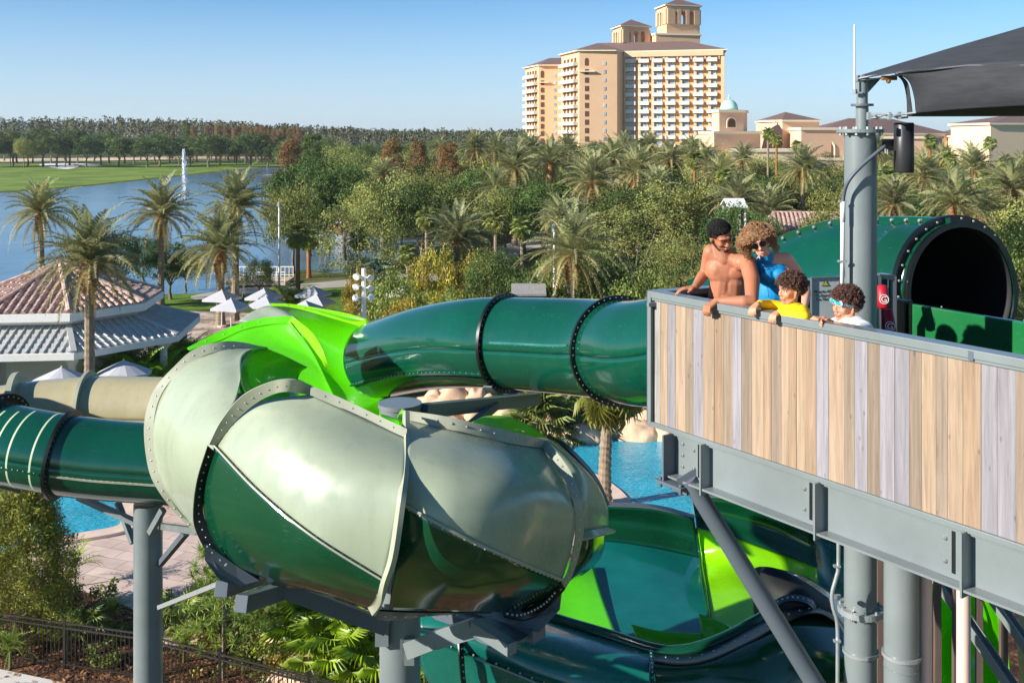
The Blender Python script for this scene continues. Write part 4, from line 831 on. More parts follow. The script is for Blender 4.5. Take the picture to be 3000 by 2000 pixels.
# tiled roofs
def tilemat(name,a,b,scale=3.2):
    m,nt,bs=newmat(name); N=nt.nodes;L=nt.links; bs.inputs['Roughness'].default_value=.75
    g=N.new('ShaderNodeTexCoord'); nz=N.new('ShaderNodeTexNoise'); nz.inputs['Scale'].default_value=scale; nz.inputs['Detail'].default_value=3; L.new(g.outputs['Object'],nz.inputs['Vector'])
    r=N.new('ShaderNodeValToRGB'); L.new(nz.outputs[0],r.inputs[0]); r.color_ramp.elements[0].position=.4; r.color_ramp.elements[0].color=(*lin(a),1); r.color_ramp.elements[1].position=.6; r.color_ramp.elements[1].color=(*lin(b),1); L.new(r.outputs[0],bs.inputs['Base Color']); return m
M_TILE=tilemat('terracotta_tile',(170,136,124),(210,182,166))
def ribroof(mb,e0,e1,r0,r1,step=.34,rad=.10,mi=0,rows=9,base=True):
    """barrel tiles: half-round ribs from eave e0-e1 up to ridge r0-r1, stepped along their length"""
    e0,e1,r0,r1=map(Vector,(e0,e1,r0,r1)); W=(e1-e0).length; n=max(2,int(W/step)); up=(e1-e0).cross(r0-e0).normalized()
    if up.z<0: up=-up
    if base: mb.add([e0,e1,r1,r0],[(0,1,2,3)],mi)
    ex=(e1-e0).normalized(); mid=(r0+r1)/2; sl=mid-(e0+e1)/2; sl=(sl-ex*sl.dot(ex)); SL=sl.length; s=sl.normalized()
    xr0=(r0-e0).dot(ex); xr1=(r1-e0).dot(ex)
    for i in range(n):
        x=(i+.5)*W/n
        if x<xr0: t=x/max(xr0,1e-6)
        elif x>xr1: t=(W-x)/max(W-xr1,1e-6)
        else: t=1
        l=SL*t
        if l<.2: continue
        m=max(1,int(l/.42))
        for k in range(m):
            a=e0+ex*x+s*(l*k/m)+up*.035; b=e0+ex*x+s*(l*(k+1)/m)+up*.0
            vs=[]
            for q,(p,rr_) in enumerate(((a,rad),(b,rad*.86))):
                for j in range(6):
                    an=math.pi*j/5; vs.append(p+ex*(math.cos(an)*rr_)+up*(math.sin(an)*rr_*.95))
            mb.add(vs,[(j,j+1,6+j+1,6+j) for j in range(5)]+[tuple(range(6))],mi)
def pavilion():
    C=Vector((-22.95,52.0,0)); t=thing('pool_pavilion','octagonal white pavilion with a pink barrel-tiled roof and a ribbed white lower roof','pavilion',C)
    an=[R(-61.5+45*k) for k in range(8)]
    def oc(r,z): return [C+Vector((math.cos(a)*r,math.sin(a)*r,z)) for a in an]
    ap=C+Vector((0,0,6.35)); ev=oc(4.95,4.62)
    mb=MB()
    for k in range(8):
        a,b=ev[k],ev[(k+1)%8]; ribroof(mb,a,b,ap+(a-ap)*.02,ap+(b-ap)*.02,.36,.115)
    for k in range(8):
        a=ev[k]; mb.tube([a+Vector((0,0,.08)),ap+Vector((0,0,.1))],[.14,.12],8)
    mb.ball(ap+Vector((0,0,.12)),.2); mb.build('roof',M_TILE,t)
    mb=MB(); z1=oc(5.05,4.6); z0=oc(5.05,4.25); i1=oc(4.3,3.95)
    for k in range(8):
        j=(k+1)%8; mb.add([z0[k],z0[j],z1[j],z1[k]],[(0,1,2,3)]); mb.add([z0[k],z0[j],i1[j],i1[k]],[(0,1,2,3)]); mb.add([z1[k],z1[j],ev[j],ev[k]],[(0,1,2,3)])
    mb.build('fascia',M_WHITE,t)
    # lower roof, white standing ribs
    hi=oc(4.28,4.0); lo=oc(6.9,3.15); mb=MB()
    for k in range(8):
        j=(k+1)%8; ribroof(mb,lo[k],lo[j],hi[k],hi[j],.36,.06); mb.bar(lo[k]+Vector((0,0,.05)),hi[k]+Vector((0,0,.05)),.25,.1)
    mb.build('lower_roof',mat('white_ribbed_roof',(184,184,180),.6,var=.1,vs=1.2),t)
    mb=MB(); a1=oc(6.95,3.13);a0=oc(6.95,2.83); s0=oc(4.6,2.83)
    for k in range(8):
        j=(k+1)%8; mb.add([a0[k],a0[j],a1[j],a1[k]],[(0,1,2,3)]); mb.add([a0[k],a0[j],s0[j],s0[k]],[(0,1,2,3)]); mb.add([a1[k],a1[j],lo[j],lo[k]],[(0,1,2,3)])
    mb.build('gutter_fascia',M_WHITE,t)
    mb=MB(); w=oc(3.6,0); mb.prism([(p.x,p.y) for p in w],0,2.9); 
    q=oc(5.6,0); mb.prism([(q[6].x-.6,q[6].y),(q[7].x-1.6,q[7].y+.2),(q[7].x-1.6,q[7].y+3.5),(q[6].x-.6,q[6].y+3.5)],0,2.86); mb.build('wall',mat('pavilion_wall',(206,198,188),.8,var=.05),t)
    for k in range(8):
        p=oc(6.1,0)[k]; mb=MB(); mb.lathe([(.3,0),(.3,.15),(.2,.2),(.17,2.4),(.2,2.45),(.28,2.6),(.34,2.83)],p,14); mb.build('column',M_WHITE,t,smooth=False,autosm=.6)
    for k,(x,y) in enumerate([(-20.9,48.55),(-19.6,49.6)]):
        mb=MB(); mb.box((x,y,1.3),(1.0,.1,1.5)); 
        if False: mb.build('window',M_GLASS,t)
pavilion()
def long_roof():
    Y=104; z0=ZP(672,100); t=thing('tiled_roof_building','low building under a long pink barrel-tiled roof behind the woman','building',XY(2250,100))
    e0,e1=XY(2230,100)+Vector((0,0,z0)),XY(2560,98)+Vector((0,0,z0)); r0,r1=XY(2262,106)+Vector((0,0,ZP(622,106))),XY(2540,104)+Vector((0,0,ZP(624,104)))
    mb=MB(); ribroof(mb,e0,e1,r0,r1,.42,.13); mb.add([e0,r0,r0+Vector((-.5,5,-2)),e0+Vector((-.5,10,0))],[(0,1,2,3)]); mb.add([e1,r1,r1+Vector((.5,5,-2)),e1+Vector((.5,10,0))],[(0,1,2,3)]); mb.bar(r0,r1,.4,.25); mb.build('roof',M_TILE,t)
    mb=MB(); a,b=XY(2250,101),XY(2545,99); mb.prism([(a.x,a.y),(b.x,b.y),(b.x,b.y+8),(a.x,a.y+8)],0,z0-.1); mb.build('wall',M_STUCCOC,t)
long_roof()
def gable(px,Y,yr,ye,w,dep,label,mroof,mwall=M_WHITE,posts=False):
    c=XY(px,Y); zr,ze=ZP(yr,Y),ZP(ye,Y); hw=w*Y/3000/2; t=thing('garden_hut',label,'hut',c); mb=MB()
    for i in range(int(hw*2/.3)):
        pass
    mb.add([c+Vector((-hw,-dep/2,ze)),c+Vector((hw,-dep/2,ze)),c+Vector((hw,0,zr)),c+Vector((-hw,0,zr)),c+Vector((-hw,dep/2,ze)),c+Vector((hw,dep/2,ze))],[(0,1,2,3),(3,2,5,4)])
    mb.build('roof',mroof,t,solid=.12); 
    if posts:
        for sx in(-1,1):
            for sy in(-1,1): mb=MB(); mb.box(c+Vector((sx*hw*.85,sy*dep*.35,ze/2)),(.14,.14,ze)); mb.build('post',mwall,t)
    else: mb=MB(); mb.box(c+Vector((0,0,(ze-.08)/2)),(hw*1.8,dep*.8,ze-.1)); mb.build('wall',mwall,t)
gable(1548,57,833,852,100,3.0,'small hut with a weathered grey roof peeking over the green tube',mat('weathered_grey_roof',(150,146,142),.8,var=.25,vs=3,stretch=(6,1,1)),mat('hut_wall',(120,112,106),.8))
gable(2150,86,583,604,58,3,'white gabled canopy roof behind the man and the woman',M_WHITE,posts=True)
gable(1012,150,530,548,50,7,'pale boathouse roof glimpsed among the dark trees',M_WHITE)
gable(1700,120,570,590,60,6,'pale roof glimpsed beyond the large date palm',M_WHITE)
# deck and pier by the lake
def pier():
    c=XY(760,88); t=thing('lake_pier','white railed landing on the lake shore behind the palm pair','pier',c); mb=MB(); mb.box(c+Vector((0,0,.3)),(5.2,3.5,.25)); mb.build('deck',mat('pier_deck',(196,170,146),.8),t); mb=MB()
    for i in range(15):
        x=-2.5+i*.36; mb.box(c+Vector((x,-1.7,.85)),(.05,.05,.9)); mb.box(c+Vector((x,1.7,.85)),(.05,.05,.9))
    for y in(-1.7,1.7): mb.box(c+Vector((0,y,1.3)),(5.2,.08,.08)); mb.box(c+Vector((0,y,.6)),(5.2,.06,.06))
    mb.build('railing',M_WHITE,t)
pier()
block('bank_house','low cream building on the far bank, beside the cypresses','building',[(765,205),(812,207)],205,516,mat('bank_house_wall',(226,196,172),.85),depth=4)
def umbrella(px,py,label,dia=2.9,h=2.6,sq=True,group='white parasols on the lawn'):
    c=G(px,py); t=thing('parasol',label,'parasol',c,group,rotz=0); mb=MB(); n=4 if sq else 8; r=dia/2*(1.3 if sq else 1); vs=[c+Vector((0,0,h+.55))]
    for k in range(n*2):
        a=math.pi/n*k+.5; q=r if k%2==0 else r*(math.cos(math.pi/n)*1.0); vs.append(c+Vector((math.cos(a)*q,math.sin(a)*q,h-(.0 if k%2==0 else -.02))))
    m=n*2; lo=[v-Vector((0,0,.16)) for v in vs[1:]]
    mb.add(vs+lo,[(0,1+k,1+(k+1)%m) for k in range(m)]+[(1+k,1+m+k,1+m+(k+1)%m,1+(k+1)%m) for k in range(m)]); mb.build('canopy',M_CLOTH,t,solid=.01)
    mb=MB(); mb.cyl(c,c+Vector((0,0,h+.6)),.03,n=8); mb.build('pole',M_WHITE,t); mb=MB(); mb.cyl(c,c+Vector((0,0,.12)),.3,n=12); mb.build('base',M_STONE,t)
for px,py,lb in [(650,849,'parasol at the left of the lawn group, behind the pale palm trunk'),(677,874,'front parasol between the two palm trunks'),(773,845,'parasol at the back of the lawn group'),(779,867,'parasol left of the spiky pale palm'),(918,838,'parasol right of the spiky pale palm, back one'),(927,862,'parasol right of the spiky pale palm, front one'),(895,880,'cream parasol just above the lime trough edge'),(1177,836,'lone pale parasol right of the spotlight mast')]: umbrella(px,390+13*(py-390)/10.5,lb,2.0,1.95)
umbrella(180,1285,'large white parasol beside the pavilion columns',2.5,2.5,False,None)
umbrella(362,1245,'white parasol half hidden by the areca palms',2.4,2.35,False,None)
umbrella(1185,1200,'white parasol top',2.4,2.1,True,None) if False else None
# lamp posts and spotlight mast
def lamp(px,Y,yt,label,r=.09):
    c=XY(px,Y); z=ZP(yt,Y); t=thing('lamp_post',label,'lamp post',c); mb=MB(); mb.cyl(c,c+Vector((0,0,z-.5)),r,r*.8,10); mb.build('pole',M_WHITE,t); mb=MB(); mb.lathe([(r*.8,z-.5),(r*1.5,z-.45),(r*1.6,z-.1),(r*.4,z)],c,10); mb.build('lamp_head',M_GALV,t)
    mb=MB(); mb.lathe([(r*2,0),(r*2,.25),(r,.3)],c,10); mb.build('base',M_WHITE,t)
lamp(818,82,590,'white lamp post on the lake shore'); lamp(1624,60,655,'white lamp post left of the large date palm'); 
lamp(1589,170,470,'thin white pole in the palm row below the hotel',.12)
lamp(2130,200,520,'thin white pole by the white gabled roof',.1) if False else None
def spot():
    Y=50;c=XY(1066,Y); t=thing('spotlight_mast','white mast carrying pairs of round spotlights beside the lime trough','floodlight mast',c); mb=MB(); z=ZP(786,Y); mb.cyl(c,c+Vector((0,0,z)),.13,.11,14); mb.build('pole',M_WHITE,t)
    for i,(dx,py) in enumerate([(-.32,808),(.32,812),(-.34,838),(.34,842),(-.34,872),(.34,870)]):
        p=Vector((c.x+dx,Y-.1,ZP(py,Y))); mb=MB(); d=Vector((dx*.8,-.55,-.25 if i<4 else .1)).normalized(); x=d.cross(Vector((0,0,1))).normalized(); mb.lathe([(.02,-.1),(.1,-.08),(.18,.1),(.15,.11),(.02,.1)],p,14,ax=(x,x.cross(d),d)); h=mb.build('spotlight',mat('spotlight_white',(240,240,236),.3),t,smooth=False,autosm=.7); mb=MB(); mb.bar(Vector((c.x,Y,p.z)),p,.05,.05); mb.build('bracket',M_WHITE,t)
spot()
def playset():
    c=G(2088,1450); t=thing('splash_toy','pink and green splash toy beside the pool under the beam','play structure',c); mb=MB(); mb.cyl(c,c+Vector((0,0,1.4)),.07,n=10); mb.build('post',mat('orange_post',(224,150,110),.5),t)
    for z,r,m_ in((1.1,.42,(240,60,150)),(.45,.4,(30,200,90)),(1.35,.34,(190,240,40))):
        mb=MB(); mb.lathe([(.05,z+.16),(r*.7,z+.12),(r,z),(r*.6,z-.1),(.05,z-.12)],c+Vector((-.15,0,0)),16); mb.build('dish',mat('toy_%d'%int(r*100),m_,.3),t,smooth=True)
playset()
# rocks
def boulder(L,s,label,seed,group=None,m=None):
    bm=bmesh.new(); bmesh.ops.create_icosphere(bm,subdivisions=4,radius=1); 
    for v in bm.verts:
        n1=noise.noise(v.co*1.1+Vector((seed*7.1,0,0))); n2=noise.noise(v.co*2.7+Vector((0,seed*3.3,0))); n3=noise.ridged_multi_fractal(v.co*1.6+Vector((seed,seed*2.,0)),.9,2.1,5,1.0,2.0); v.co*=.86+.34*n1+.16*n2+.10*n3; v.co.x*=s[0];v.co.y*=s[1];v.co.z*=s[2]
    me=bpy.data.meshes.new('boulder'); bm.to_mesh(me); bm.free(); me.materials.append(m or M_ROCK); me.polygons.foreach_set('use_smooth',[True]*len(me.polygons)); o=link('boulder',me,None,Vector(L)); o['label']=label; o['category']='boulder'
    if group: o['group']=group
    return o
rr=random.Random(12)
for i in range(26):
    px=1240+i*29+rr.uniform(-10,10); py=rr.uniform(1195,1270)+ (20 if px>1600 else 0)
    boulder(G(px,py),(rr.uniform(.7,1.3),rr.uniform(.5,.9),rr.uniform(.6,1.5)),'tan boulder in the rockwork between the green tube and the pool',i+1,'boulders round the pool')
for i,(px,py,s,lb) in enumerate([(1350,1225,(1.6,1.2,1.5),'largest tan boulder under the green tube'),(1310,1262,(.9,.8,.6),'low rock shelf left of the fan palm'),(880,2000,(.85,.7,.65),'pale pink boulder under the bright fan palms'),(985,2030,(.7,.5,.4),'flat boulder at the bottom edge by the centre column'),(820,1930,(.45,.4,.8),'upright rock beside the bright fan palms'),(470,1470,(.9,.6,.5),'rock at the small pool behind the left column')]): boulder(G(px,py),s,lb,40+i)
boulder(Vector((7.3,12.9,6.0)),(.8,.8,2.4),'tall sunlit rock face at the lower right edge',77)
def cliff():
    for i,(px,py,k) in enumerate([(1900,1265,1.0),(1960,1285,.9),(2050,1320,.8)]): boulder(G(px,py),(.9*k,.7*k,.9*k),'tan boulder right of the pool palm, by the deck post',90+i,'boulders round the pool')
cliff()
for px,py,k,w,lb in [(1660,1240,'gbush',1.3,'green bush on the rocks between two fan palms'),(1900,1235,'dbush',1.4,'bush on the rocks behind the pool palm'),(1480,1205,'dbush',1.2,'dark bush between the boulders under the tube'),(2180,1530,'gbush',1.5,'leafy hedge shrub behind the lower slide, left'),(2250,1560,'gbush',1.4,'leafy hedge shrub behind the lower slide, middle'),(2330,1590,'ybush',1.3,'yellowish hedge shrub behind the lower slide, right'),(2060,1300,'dbush',1.3,'shrub behind the beam end'),(520,1480,'dbush',1.2,'shrub behind the small pool')]:
    L=G(px,py); r,h=BASE[k]; o=place(k,KIND[k],L,1,None,lb); o.scale=(w/r,w/r,w*1.0/h*1.2)
# bronze picket fence
def fence():
    a,b,c=Vector((-14.8,25.9,0)),Vector((-8.9,24.35,0)),Vector((-2.2,21.4,0)); t=thing('picket_fence','dark bronze picket fence along the bottom left','fence',a)
    h=1.12; mb=MB()
    for p,q in((a,b),(b,c)):
        d=(q-p).normalized()
        for z in(.12,h-.12,h): mb.bar(p+Vector((0,0,z)),q+Vector((0,0,z)),.035,.035)
    mb.build('rail',M_FENCE,t); mb=MB()
    for p,q in((a,b),(b,c)):
        L_=(q-p).length; n=int(L_/.115)
        for i in range(n+1): x=p.lerp(q,i/n); mb.box(x+Vector((0,0,h/2)),(.018,.018,h))
    k=mb.build('pickets',M_FENCE,t)
    for p,q in((a,b),(b,c)):
        n=3
        for i in range(n+1): 
            x=p.lerp(q,i/n); mb=MB(); mb.box(x+Vector((0,0,.6)),(.06,.06,1.2)); mb.box(x+Vector((0,0,1.22)),(.08,.08,.04)); mb.build('post',M_FENCE,t)
fence()
# ---------------------------------------------------------------- water slides
def bolts(mb,pts,spacing,r,mi=1,nrm=None):
    L=0; 
    for a,b in zip(pts,pts[1:]): L+=(b-a).length
    n=max(2,int(L/spacing)); 
    for i,p in enumerate(evenly(pts,n)):
        if i==0 or i==n: continue
        mb.ball(p if nrm is None else p+nrm,r,mi,n=6,m=4)
def flange(name,inner,outer,m,parent,sp=.10,br=.010,thick=.02,n=48,off=None,bolt=M_BOLT):
    """bolted lip between two edge curves (px,py,Y)"""
    a=curve(inner,n) if not isinstance(inner[0],Vector) else evenly(inner,n); b=curve(outer,n) if not isinstance(outer[0],Vector) else evenly(outer,n)
    mb=MB(); ga=[];gb=[];gc=[];gd=[]
    for i in range(n+1):
        t=(a[min(i+1,n)]-a[max(i-1,0)]).normalized(); w=(b[i]-a[i]); 
        nn=t.cross(w).normalized()*thick*.5; ga.append(a[i]+nn);gb.append(b[i]+nn);gc.append(b[i]-nn);gd.append(a[i]-nn)
    mb.grid([ga,gb,gc,gd,ga])
    mb.add([ga[0],gb[0],gc[0],gd[0]],[(0,1,2,3)]); mb.add([ga[-1],gb[-1],gc[-1],gd[-1]],[(3,2,1,0)])
    mid=[a[i].lerp(b[i],.5) for i in range(n+1)]; cam_=Vector((0,0,H))
    off_=[]
    for i in range(n+1):
        t=(a[min(i+1,n)]-a[max(i-1,0)]).normalized(); nn=t.cross(b[i]-a[i]).normalized(); off_.append(nn)
    s=1 if sum(o_.dot(cam_-p) for o_,p in zip(off_,mid))>0 else -1
    if sp: bolts(mb,[p+o_*s*(thick*.5+br*.2) for p,o_ in zip(mid,off_)],sp,br)
    return mb.build(name,[m,bolt],parent,autosm=.9)
def shell(name,g,m,parent,solid=.014,sub_=0):
    mb=MB(); mb.grid(g); return mb.build(name,m,parent,smooth=True,solid=solid)
def ringpts(c,ax,r,n=64,a0=0,a1=2*math.pi,up=Vector((0,0,1))):
    x=ax.cross(up).normalized(); u=x.cross(ax).normalized(); return [c+(x*math.cos(a0+(a1-a0)*i/n)+u*math.sin(a0+(a1-a0)*i/n))*r for i in range(n+1)]
class Tube:
    def __init__(s,cl,r,n=80):
        s.p=evenly(spline([P(*q) for q in cl],200),n); s.n=n; s.r=r
    def ax(s,i): return (s.p[min(i+1,s.n)]-s.p[max(i-1,0)]).normalized()
    def at(s,t):
        q=t*s.n; i=min(int(q),s.n-1); return s.p[i].lerp(s.p[i+1],q-i)
    def frame(s,i):
        a=s.ax(i); x=a.cross(Vector((0,0,1))).normalized(); return a,x,x.cross(a).normalized()
    def surf(s,t0,t1,a0=0,a1=2*math.pi,na=48,r=None):
        g=[]; i0,i1=int(t0*s.n),int(t1*s.n)
        for i in range(i0,i1+1):
            a,x,u=s.frame(i); rr_=r or s.r; g.append([s.p[i]+(x*math.cos(a0+(a1-a0)*k/na)+u*math.sin(a0+(a1-a0)*k/na))*rr_ for k in range(na+1)])
        return g
    def seam(s,t0,t1,ang,name,m,parent,w=.05,sp=.12,br=.009):
        g=[];i0,i1=int(t0*s.n),int(t1*s.n);A=[];B=[]
        for i in range(i0,i1+1):
            a,x,u=s.frame(i); d=x*math.cos(ang)+u*math.sin(ang); A.append(s.p[i]+d*(s.r-.002)); B.append(s.p[i]+d*(s.r+w))
        return flange(name,A,B,m,parent,sp,br,.03,n=i1-i0)
    def ring(s,t,name,m,parent,w=.07,th=.05,sp=.095,br=.010):
        i=int(t*s.n); a,x,u=s.frame(i); c=s.p[i]; mb=MB(); n=64; prof=[(s.r-.004,-th/2),(s.r+w,-th/2),(s.r+w,th/2),(s.r-.004,th/2)]
        mb.lathe(prof,c,n,ax=(x,u,a)); 
        for sg in(-1,1):
            for k in range(int(2*math.pi*(s.r+w/2)/sp)):
                an=k*sp/(s.r+w/2); mb.ball(c+(x*math.cos(an)+u*math.sin(an))*(s.r+w*.55)+a*sg*(th/2+br*.3),br,1,n=6,m=4)
        return mb.build(name,[m,M_BOLT],parent,autosm=.6)
# ===== the big spiral slide
SL=thing('spiral_water_slide','dark green tube slide opening into huge sage and lime helical shells','water slide',Vector((-1.4,12.6,0)))
# dark green tube coming from the deck
T1=Tube([(1108,1052,18.9),(1250,1018,17.5),(1400,1003,16.4),(1567,1008,15.7),(1760,1020,14.8),(1900,1032,13.7),(2084,990,12.9),(2300,893,12.3),(2480,835,11.8),(2640,838,11.2),(2814,858,10.4)],.70,120)
def tt(px):   # curve parameter where the centre line crosses column px
    best=min(range(121),key=lambda i:abs(1500+3000*T1.p[i].x/T1.p[i].y-px)); return best/120
shell('tube',T1.surf(0,1,na=64),M_TUBE,SL,.012)
TE=tt(2668); shell('mouth_band',T1.surf(TE,1,na=64,r=.712),M_DARK,SL,.006)
shell('tube_shade_lining',T1.surf(tt(1900),1,r=.672),M_INT,SL,.004)  # black inner sleeve, added as the shade of the green tube's inside
T1.ring(tt(1488),'tube_flange',M_BLK,SL); T1.ring(tt(1812),'tube_flange',M_BLK,SL)
T1.seam(tt(1500)+.01,tt(1800)-.01,math.pi-.30 if False else R(10),'tube_seam',M_TEAL,SL,.016,.1)
T1.seam(.0,tt(1480),R(-32),'tube_seam',M_TUBE,SL,.05,.12)
T1.seam(tt(2084),1,R(82),'tube_seam',M_TUBE,SL,.07,.2,.024)
e=120; a_,x_,u_=T1.frame(e); c_=T1.p[e]; mb=MB()
mb.lathe([(.665,-.10),(.79,-.10),(.79,-.04),(.712,-.04),(.712,.05),(.665,.05)],c_,64,ax=(x_,u_,a_))
for k in range(30): an=2*math.pi*k/30; mb.ball(c_+(x_*math.cos(an)+u_*math.sin(an))*.755-a_*.025,.014,1,n=6,m=4)
mb.build('mouth_flange',[M_BLK,M_BOLT],SL,autosm=.6)
mb=MB(); mb.lathe([(.01,0),(.66,0)],T1.p[100],32,ax=T1.frame(100)[1:3]+(T1.frame(100)[0],)); mb.build('mouth_shadow_lining',M_INT,SL)  # black disc standing in for the shade deep in the mouth
# --- shell A: front lower elbow, sage above the helical seam, deep green below
A=net([
 [(909,1155,10.95),(745,1188,10.95),(636,1310,10.98),(596,1480,11.0),(660,1632,11.0),(800,1712,11.15)],
 [(1000,1195,10.8),(860,1290,10.36),(768,1446,10.28),(750,1590,10.38),(800,1690,10.65),(905,1728,11.0)],
 [(1100,1240,10.7),(1015,1380,9.98),(930,1577,9.85),(915,1670,10.0),(930,1724,10.35),(1010,1755,11.0)],
 [(1192,1282,10.6),(1184,1440,9.75),(1132,1704,9.75),(1115,1750,10.0),(1098,1779,10.4),(1090,1788,11.0)]],32,60)
rA=24
shell('sage_shell',sub(A,0,rA+1),M_PALE,SL); shell('green_shell',sub(A,rA,61),M_DARK,SL)
def offs(line,d=None,away=None,l=.07):
    return [p+(p-away).normalized()*l for p in line]
seamA=A[rA]; cA=P(1060,1440,11.2)
flange('seam_flange',[p for p in seamA],[p+(p-cA).normalized()*.055+Vector((0,0,.02)) for p in seamA],M_PALEF,SL,.10,.008,.016,n=40)
flange('shell_flange',[(909,1157,11.07),(846,1146,10.82),(793,1157,10.85),(739,1188,10.9),(677,1246,10.95),(641,1306,11.0)],[(911,1128,11.08),(869,1112,10.8),(802,1115,10.82),(712,1157,10.86),(650,1228,10.9),(612,1300,10.94)],M_PALEF,SL,.10,.009)
flange('green_flange',[(628,1322,10.98),(600,1405,11.0),(594,1490,11.0),(612,1550,11.0),(645,1603,11.0),(690,1643,11.0),(760,1690,11.05)],[(608,1305,10.94),(577,1410,10.94),(566,1510,10.94),(578,1565,10.94),(612,1625,10.95),(655,1672,10.98),(720,1712,11.05)],M_BLK,SL,.085,.010)
flange('top_flange',[(909,1157,10.85),(1000,1196,10.8),(1100,1241,10.7),(1192,1284,10.58)],[(911,1129,10.88),(1000,1166,10.84),(1100,1213,10.74),(1193,1256,10.62)],M_PALEF,SL,.16,.009)
EA=[(1194,1203,10.9),(1195,1290,10.5),(1192,1380,9.95),(1180,1478,9.55),(1158,1630,9.5),(1132,1712,9.6),(1118,1768,10.0),(1097,1800,10.4)]
EA2=[(1186,1205,11.0),(1184,1290,10.6),(1181,1380,10.05),(1168,1478,9.66),(1145,1630,9.6),(1120,1708,9.7),(1104,1762,10.1),(1084,1776,10.5)]
flange('end_flange',EA2,EA,M_PALEF,SL,0,.01,.05)
# --- shell B: next elbow round the column
B=net([
 [(1196,1231,11.1),(1188,1340,10.2),(1170,1474,9.85),(1155,1640,10.05),(1140,1783,10.8)],
 [(1330,1262,11.0),(1345,1400,10.0),(1325,1560,9.75),(1300,1700,10.0),(1290,1787,10.7)],
 [(1465,1292,11.2),(1530,1430,10.25),(1500,1641,10.1),(1460,1735,10.4),(1440,1790,11.1)],
 [(1589,1311,11.7),(1684,1488,10.95),(1645,1700,11.2),(1600,1748,11.4),(1530,1784,11.7)]],36,60)
rB=30
shell('sage_shell',sub(B,0,rB+1),M_PALE,SL); shell('green_shell',sub(B,rB,61),M_DARK,SL)
cB=P(1330,1500,11.9); sB=B[rB]
flange('seam_flange',sB,[p+(p-cB).normalized()*.04+Vector((0,0,.02)) for p in sB],M_PALEF,SL,.12,.010,.025,n=40)
flange('top_flange',[(1196,1233,11.1),(1300,1253,11.02),(1384,1272,11.05),(1491,1298,11.25),(1589,1312,11.68)],[(1194,1203,11.15),(1300,1218,11.06),(1384,1237,11.1),(1491,1262,11.3),(1600,1288,11.72)],M_PALEF,SL,.16,.014)
BR=[(1589,1311,11.7),(1642,1383,11.2),(1675,1455,10.97),(1686,1532,10.95),(1679,1610,11.05),(1662,1676,11.15),(1645,1703,11.2)]
BO=[(1602,1288,11.72),(1662,1366,11.24),(1698,1446,11.0),(1711,1524,10.98),(1699,1610,11.08),(1676,1684,11.18),(1656,1722,11.24)]
flange('end_flange',BR,BO,M_PALEF,SL,.12,.012)
flange('lower_flange',[(1645,1704,11.2),(1600,1749,11.4),(1530,1785,11.7),(1480,1790,11.8)],[(1656,1724,11.24),(1612,1772,11.4),(1540,1806,11.62),(1485,1802,11.7)],M_BLK,SL,.055,.016)
flange('lower_flange',[(1632,1716,11.15),(1588,1756,11.35),(1525,1788,11.6),(1470,1792,11.7)],[(1640,1738,11.1),(1598,1786,11.25),(1532,1815,11.5),(1476,1806,11.6)],M_BLK,SL,.06,.016)
# underside flanges and the far shells glimpsed behind
flange('bottom_flange',[(1100,1786,11.0),(1180,1790,11.1),(1300,1792,11.2),(1440,1792,11.3)],[(1105,1812,11.2),(1150,1814,11.4),(1230,1804,11.6),(1300,1797,11.8)],M_BLK,SL,.12,.012)
C=net([[(1540,1282,12.6),(1640,1385,11.9),(1690,1480,11.7),(1690,1556,11.8)],[(1596,1284,12.7),(1690,1370,12.1),(1728,1460,11.9),(1735,1550,12.0)],[(1632,1298,13.1),(1728,1392,12.7),(1772,1478,12.6),(1777,1540,12.7)],[(1640,1302,13.8),(1733,1396,13.5),(1777,1480,13.4),(1781,1538,13.5)]],20,20)
shell('sage_shell',C,M_PALE,SL)
C2=net([[(1690,1560,11.85),(1680,1640,11.9),(1640,1730,12.2)],[(1738,1556,12.05),(1725,1632,12.1),(1672,1700,12.3)],[(1776,1548,12.75),(1760,1630,12.8),(1700,1690,12.9)]],16,16)
shell('green_shell',C2,M_DARK,SL)
flange('seam_flange',[(1706,1562,11.8),(1740,1553,12.0),(1776,1546,12.7)],[(1704,1582,11.7),(1745,1572,11.85),(1803,1556,12.6)],M_PALEF,SL,0,.01,.03,n=20)
flange('back_edge',[(1600,1284,13.2),(1660,1318,13.2),(1735,1398,13.3),(1778,1482,13.3)],[(1604,1276,13.3),(1664,1308,13.3),(1743,1392,13.4),(1784,1478,13.4)],M_BLK,SL,0,.01,.03,n=24)
LC=net([[(1384,1235,12.3),(1384,1262,12.2),(1384,1290,12.0)],[(1424,1219,12.6),(1430,1262,12.4),(1430,1310,12.0)],[(1487,1221,12.8),(1490,1270,12.6),(1490,1320,12.2)],[(1558,1251,13.0),(1556,1285,12.8),(1550,1330,12.4)],[(1602,1284,13.1),(1600,1300,12.9),(1596,1335,12.5)]],24,10)
shell('lime_lining',LC,M_LIME2,SL)
LT=net([[(1110,1212,11.6),(1112,1232,11.5),(1110,1262,11.3)],[(1150,1224,11.6),(1152,1242,11.5),(1150,1280,11.3)],[(1180,1238,11.5),(1182,1256,11.4),(1180,1290,11.2)]],10,8)
shell('lime_lining',LT,M_LIME,SL)
LT2=net([[(1180,1196,11.6),(1168,1214,11.55),(1166,1228,11.5),(1180,1248,11.4)],[(1188,1206,11.25),(1184,1220,11.2),(1186,1240,11.1),(1192,1258,11.05)]],6,8)
shell('lime_lining',LT2,M_LIME2,SL)
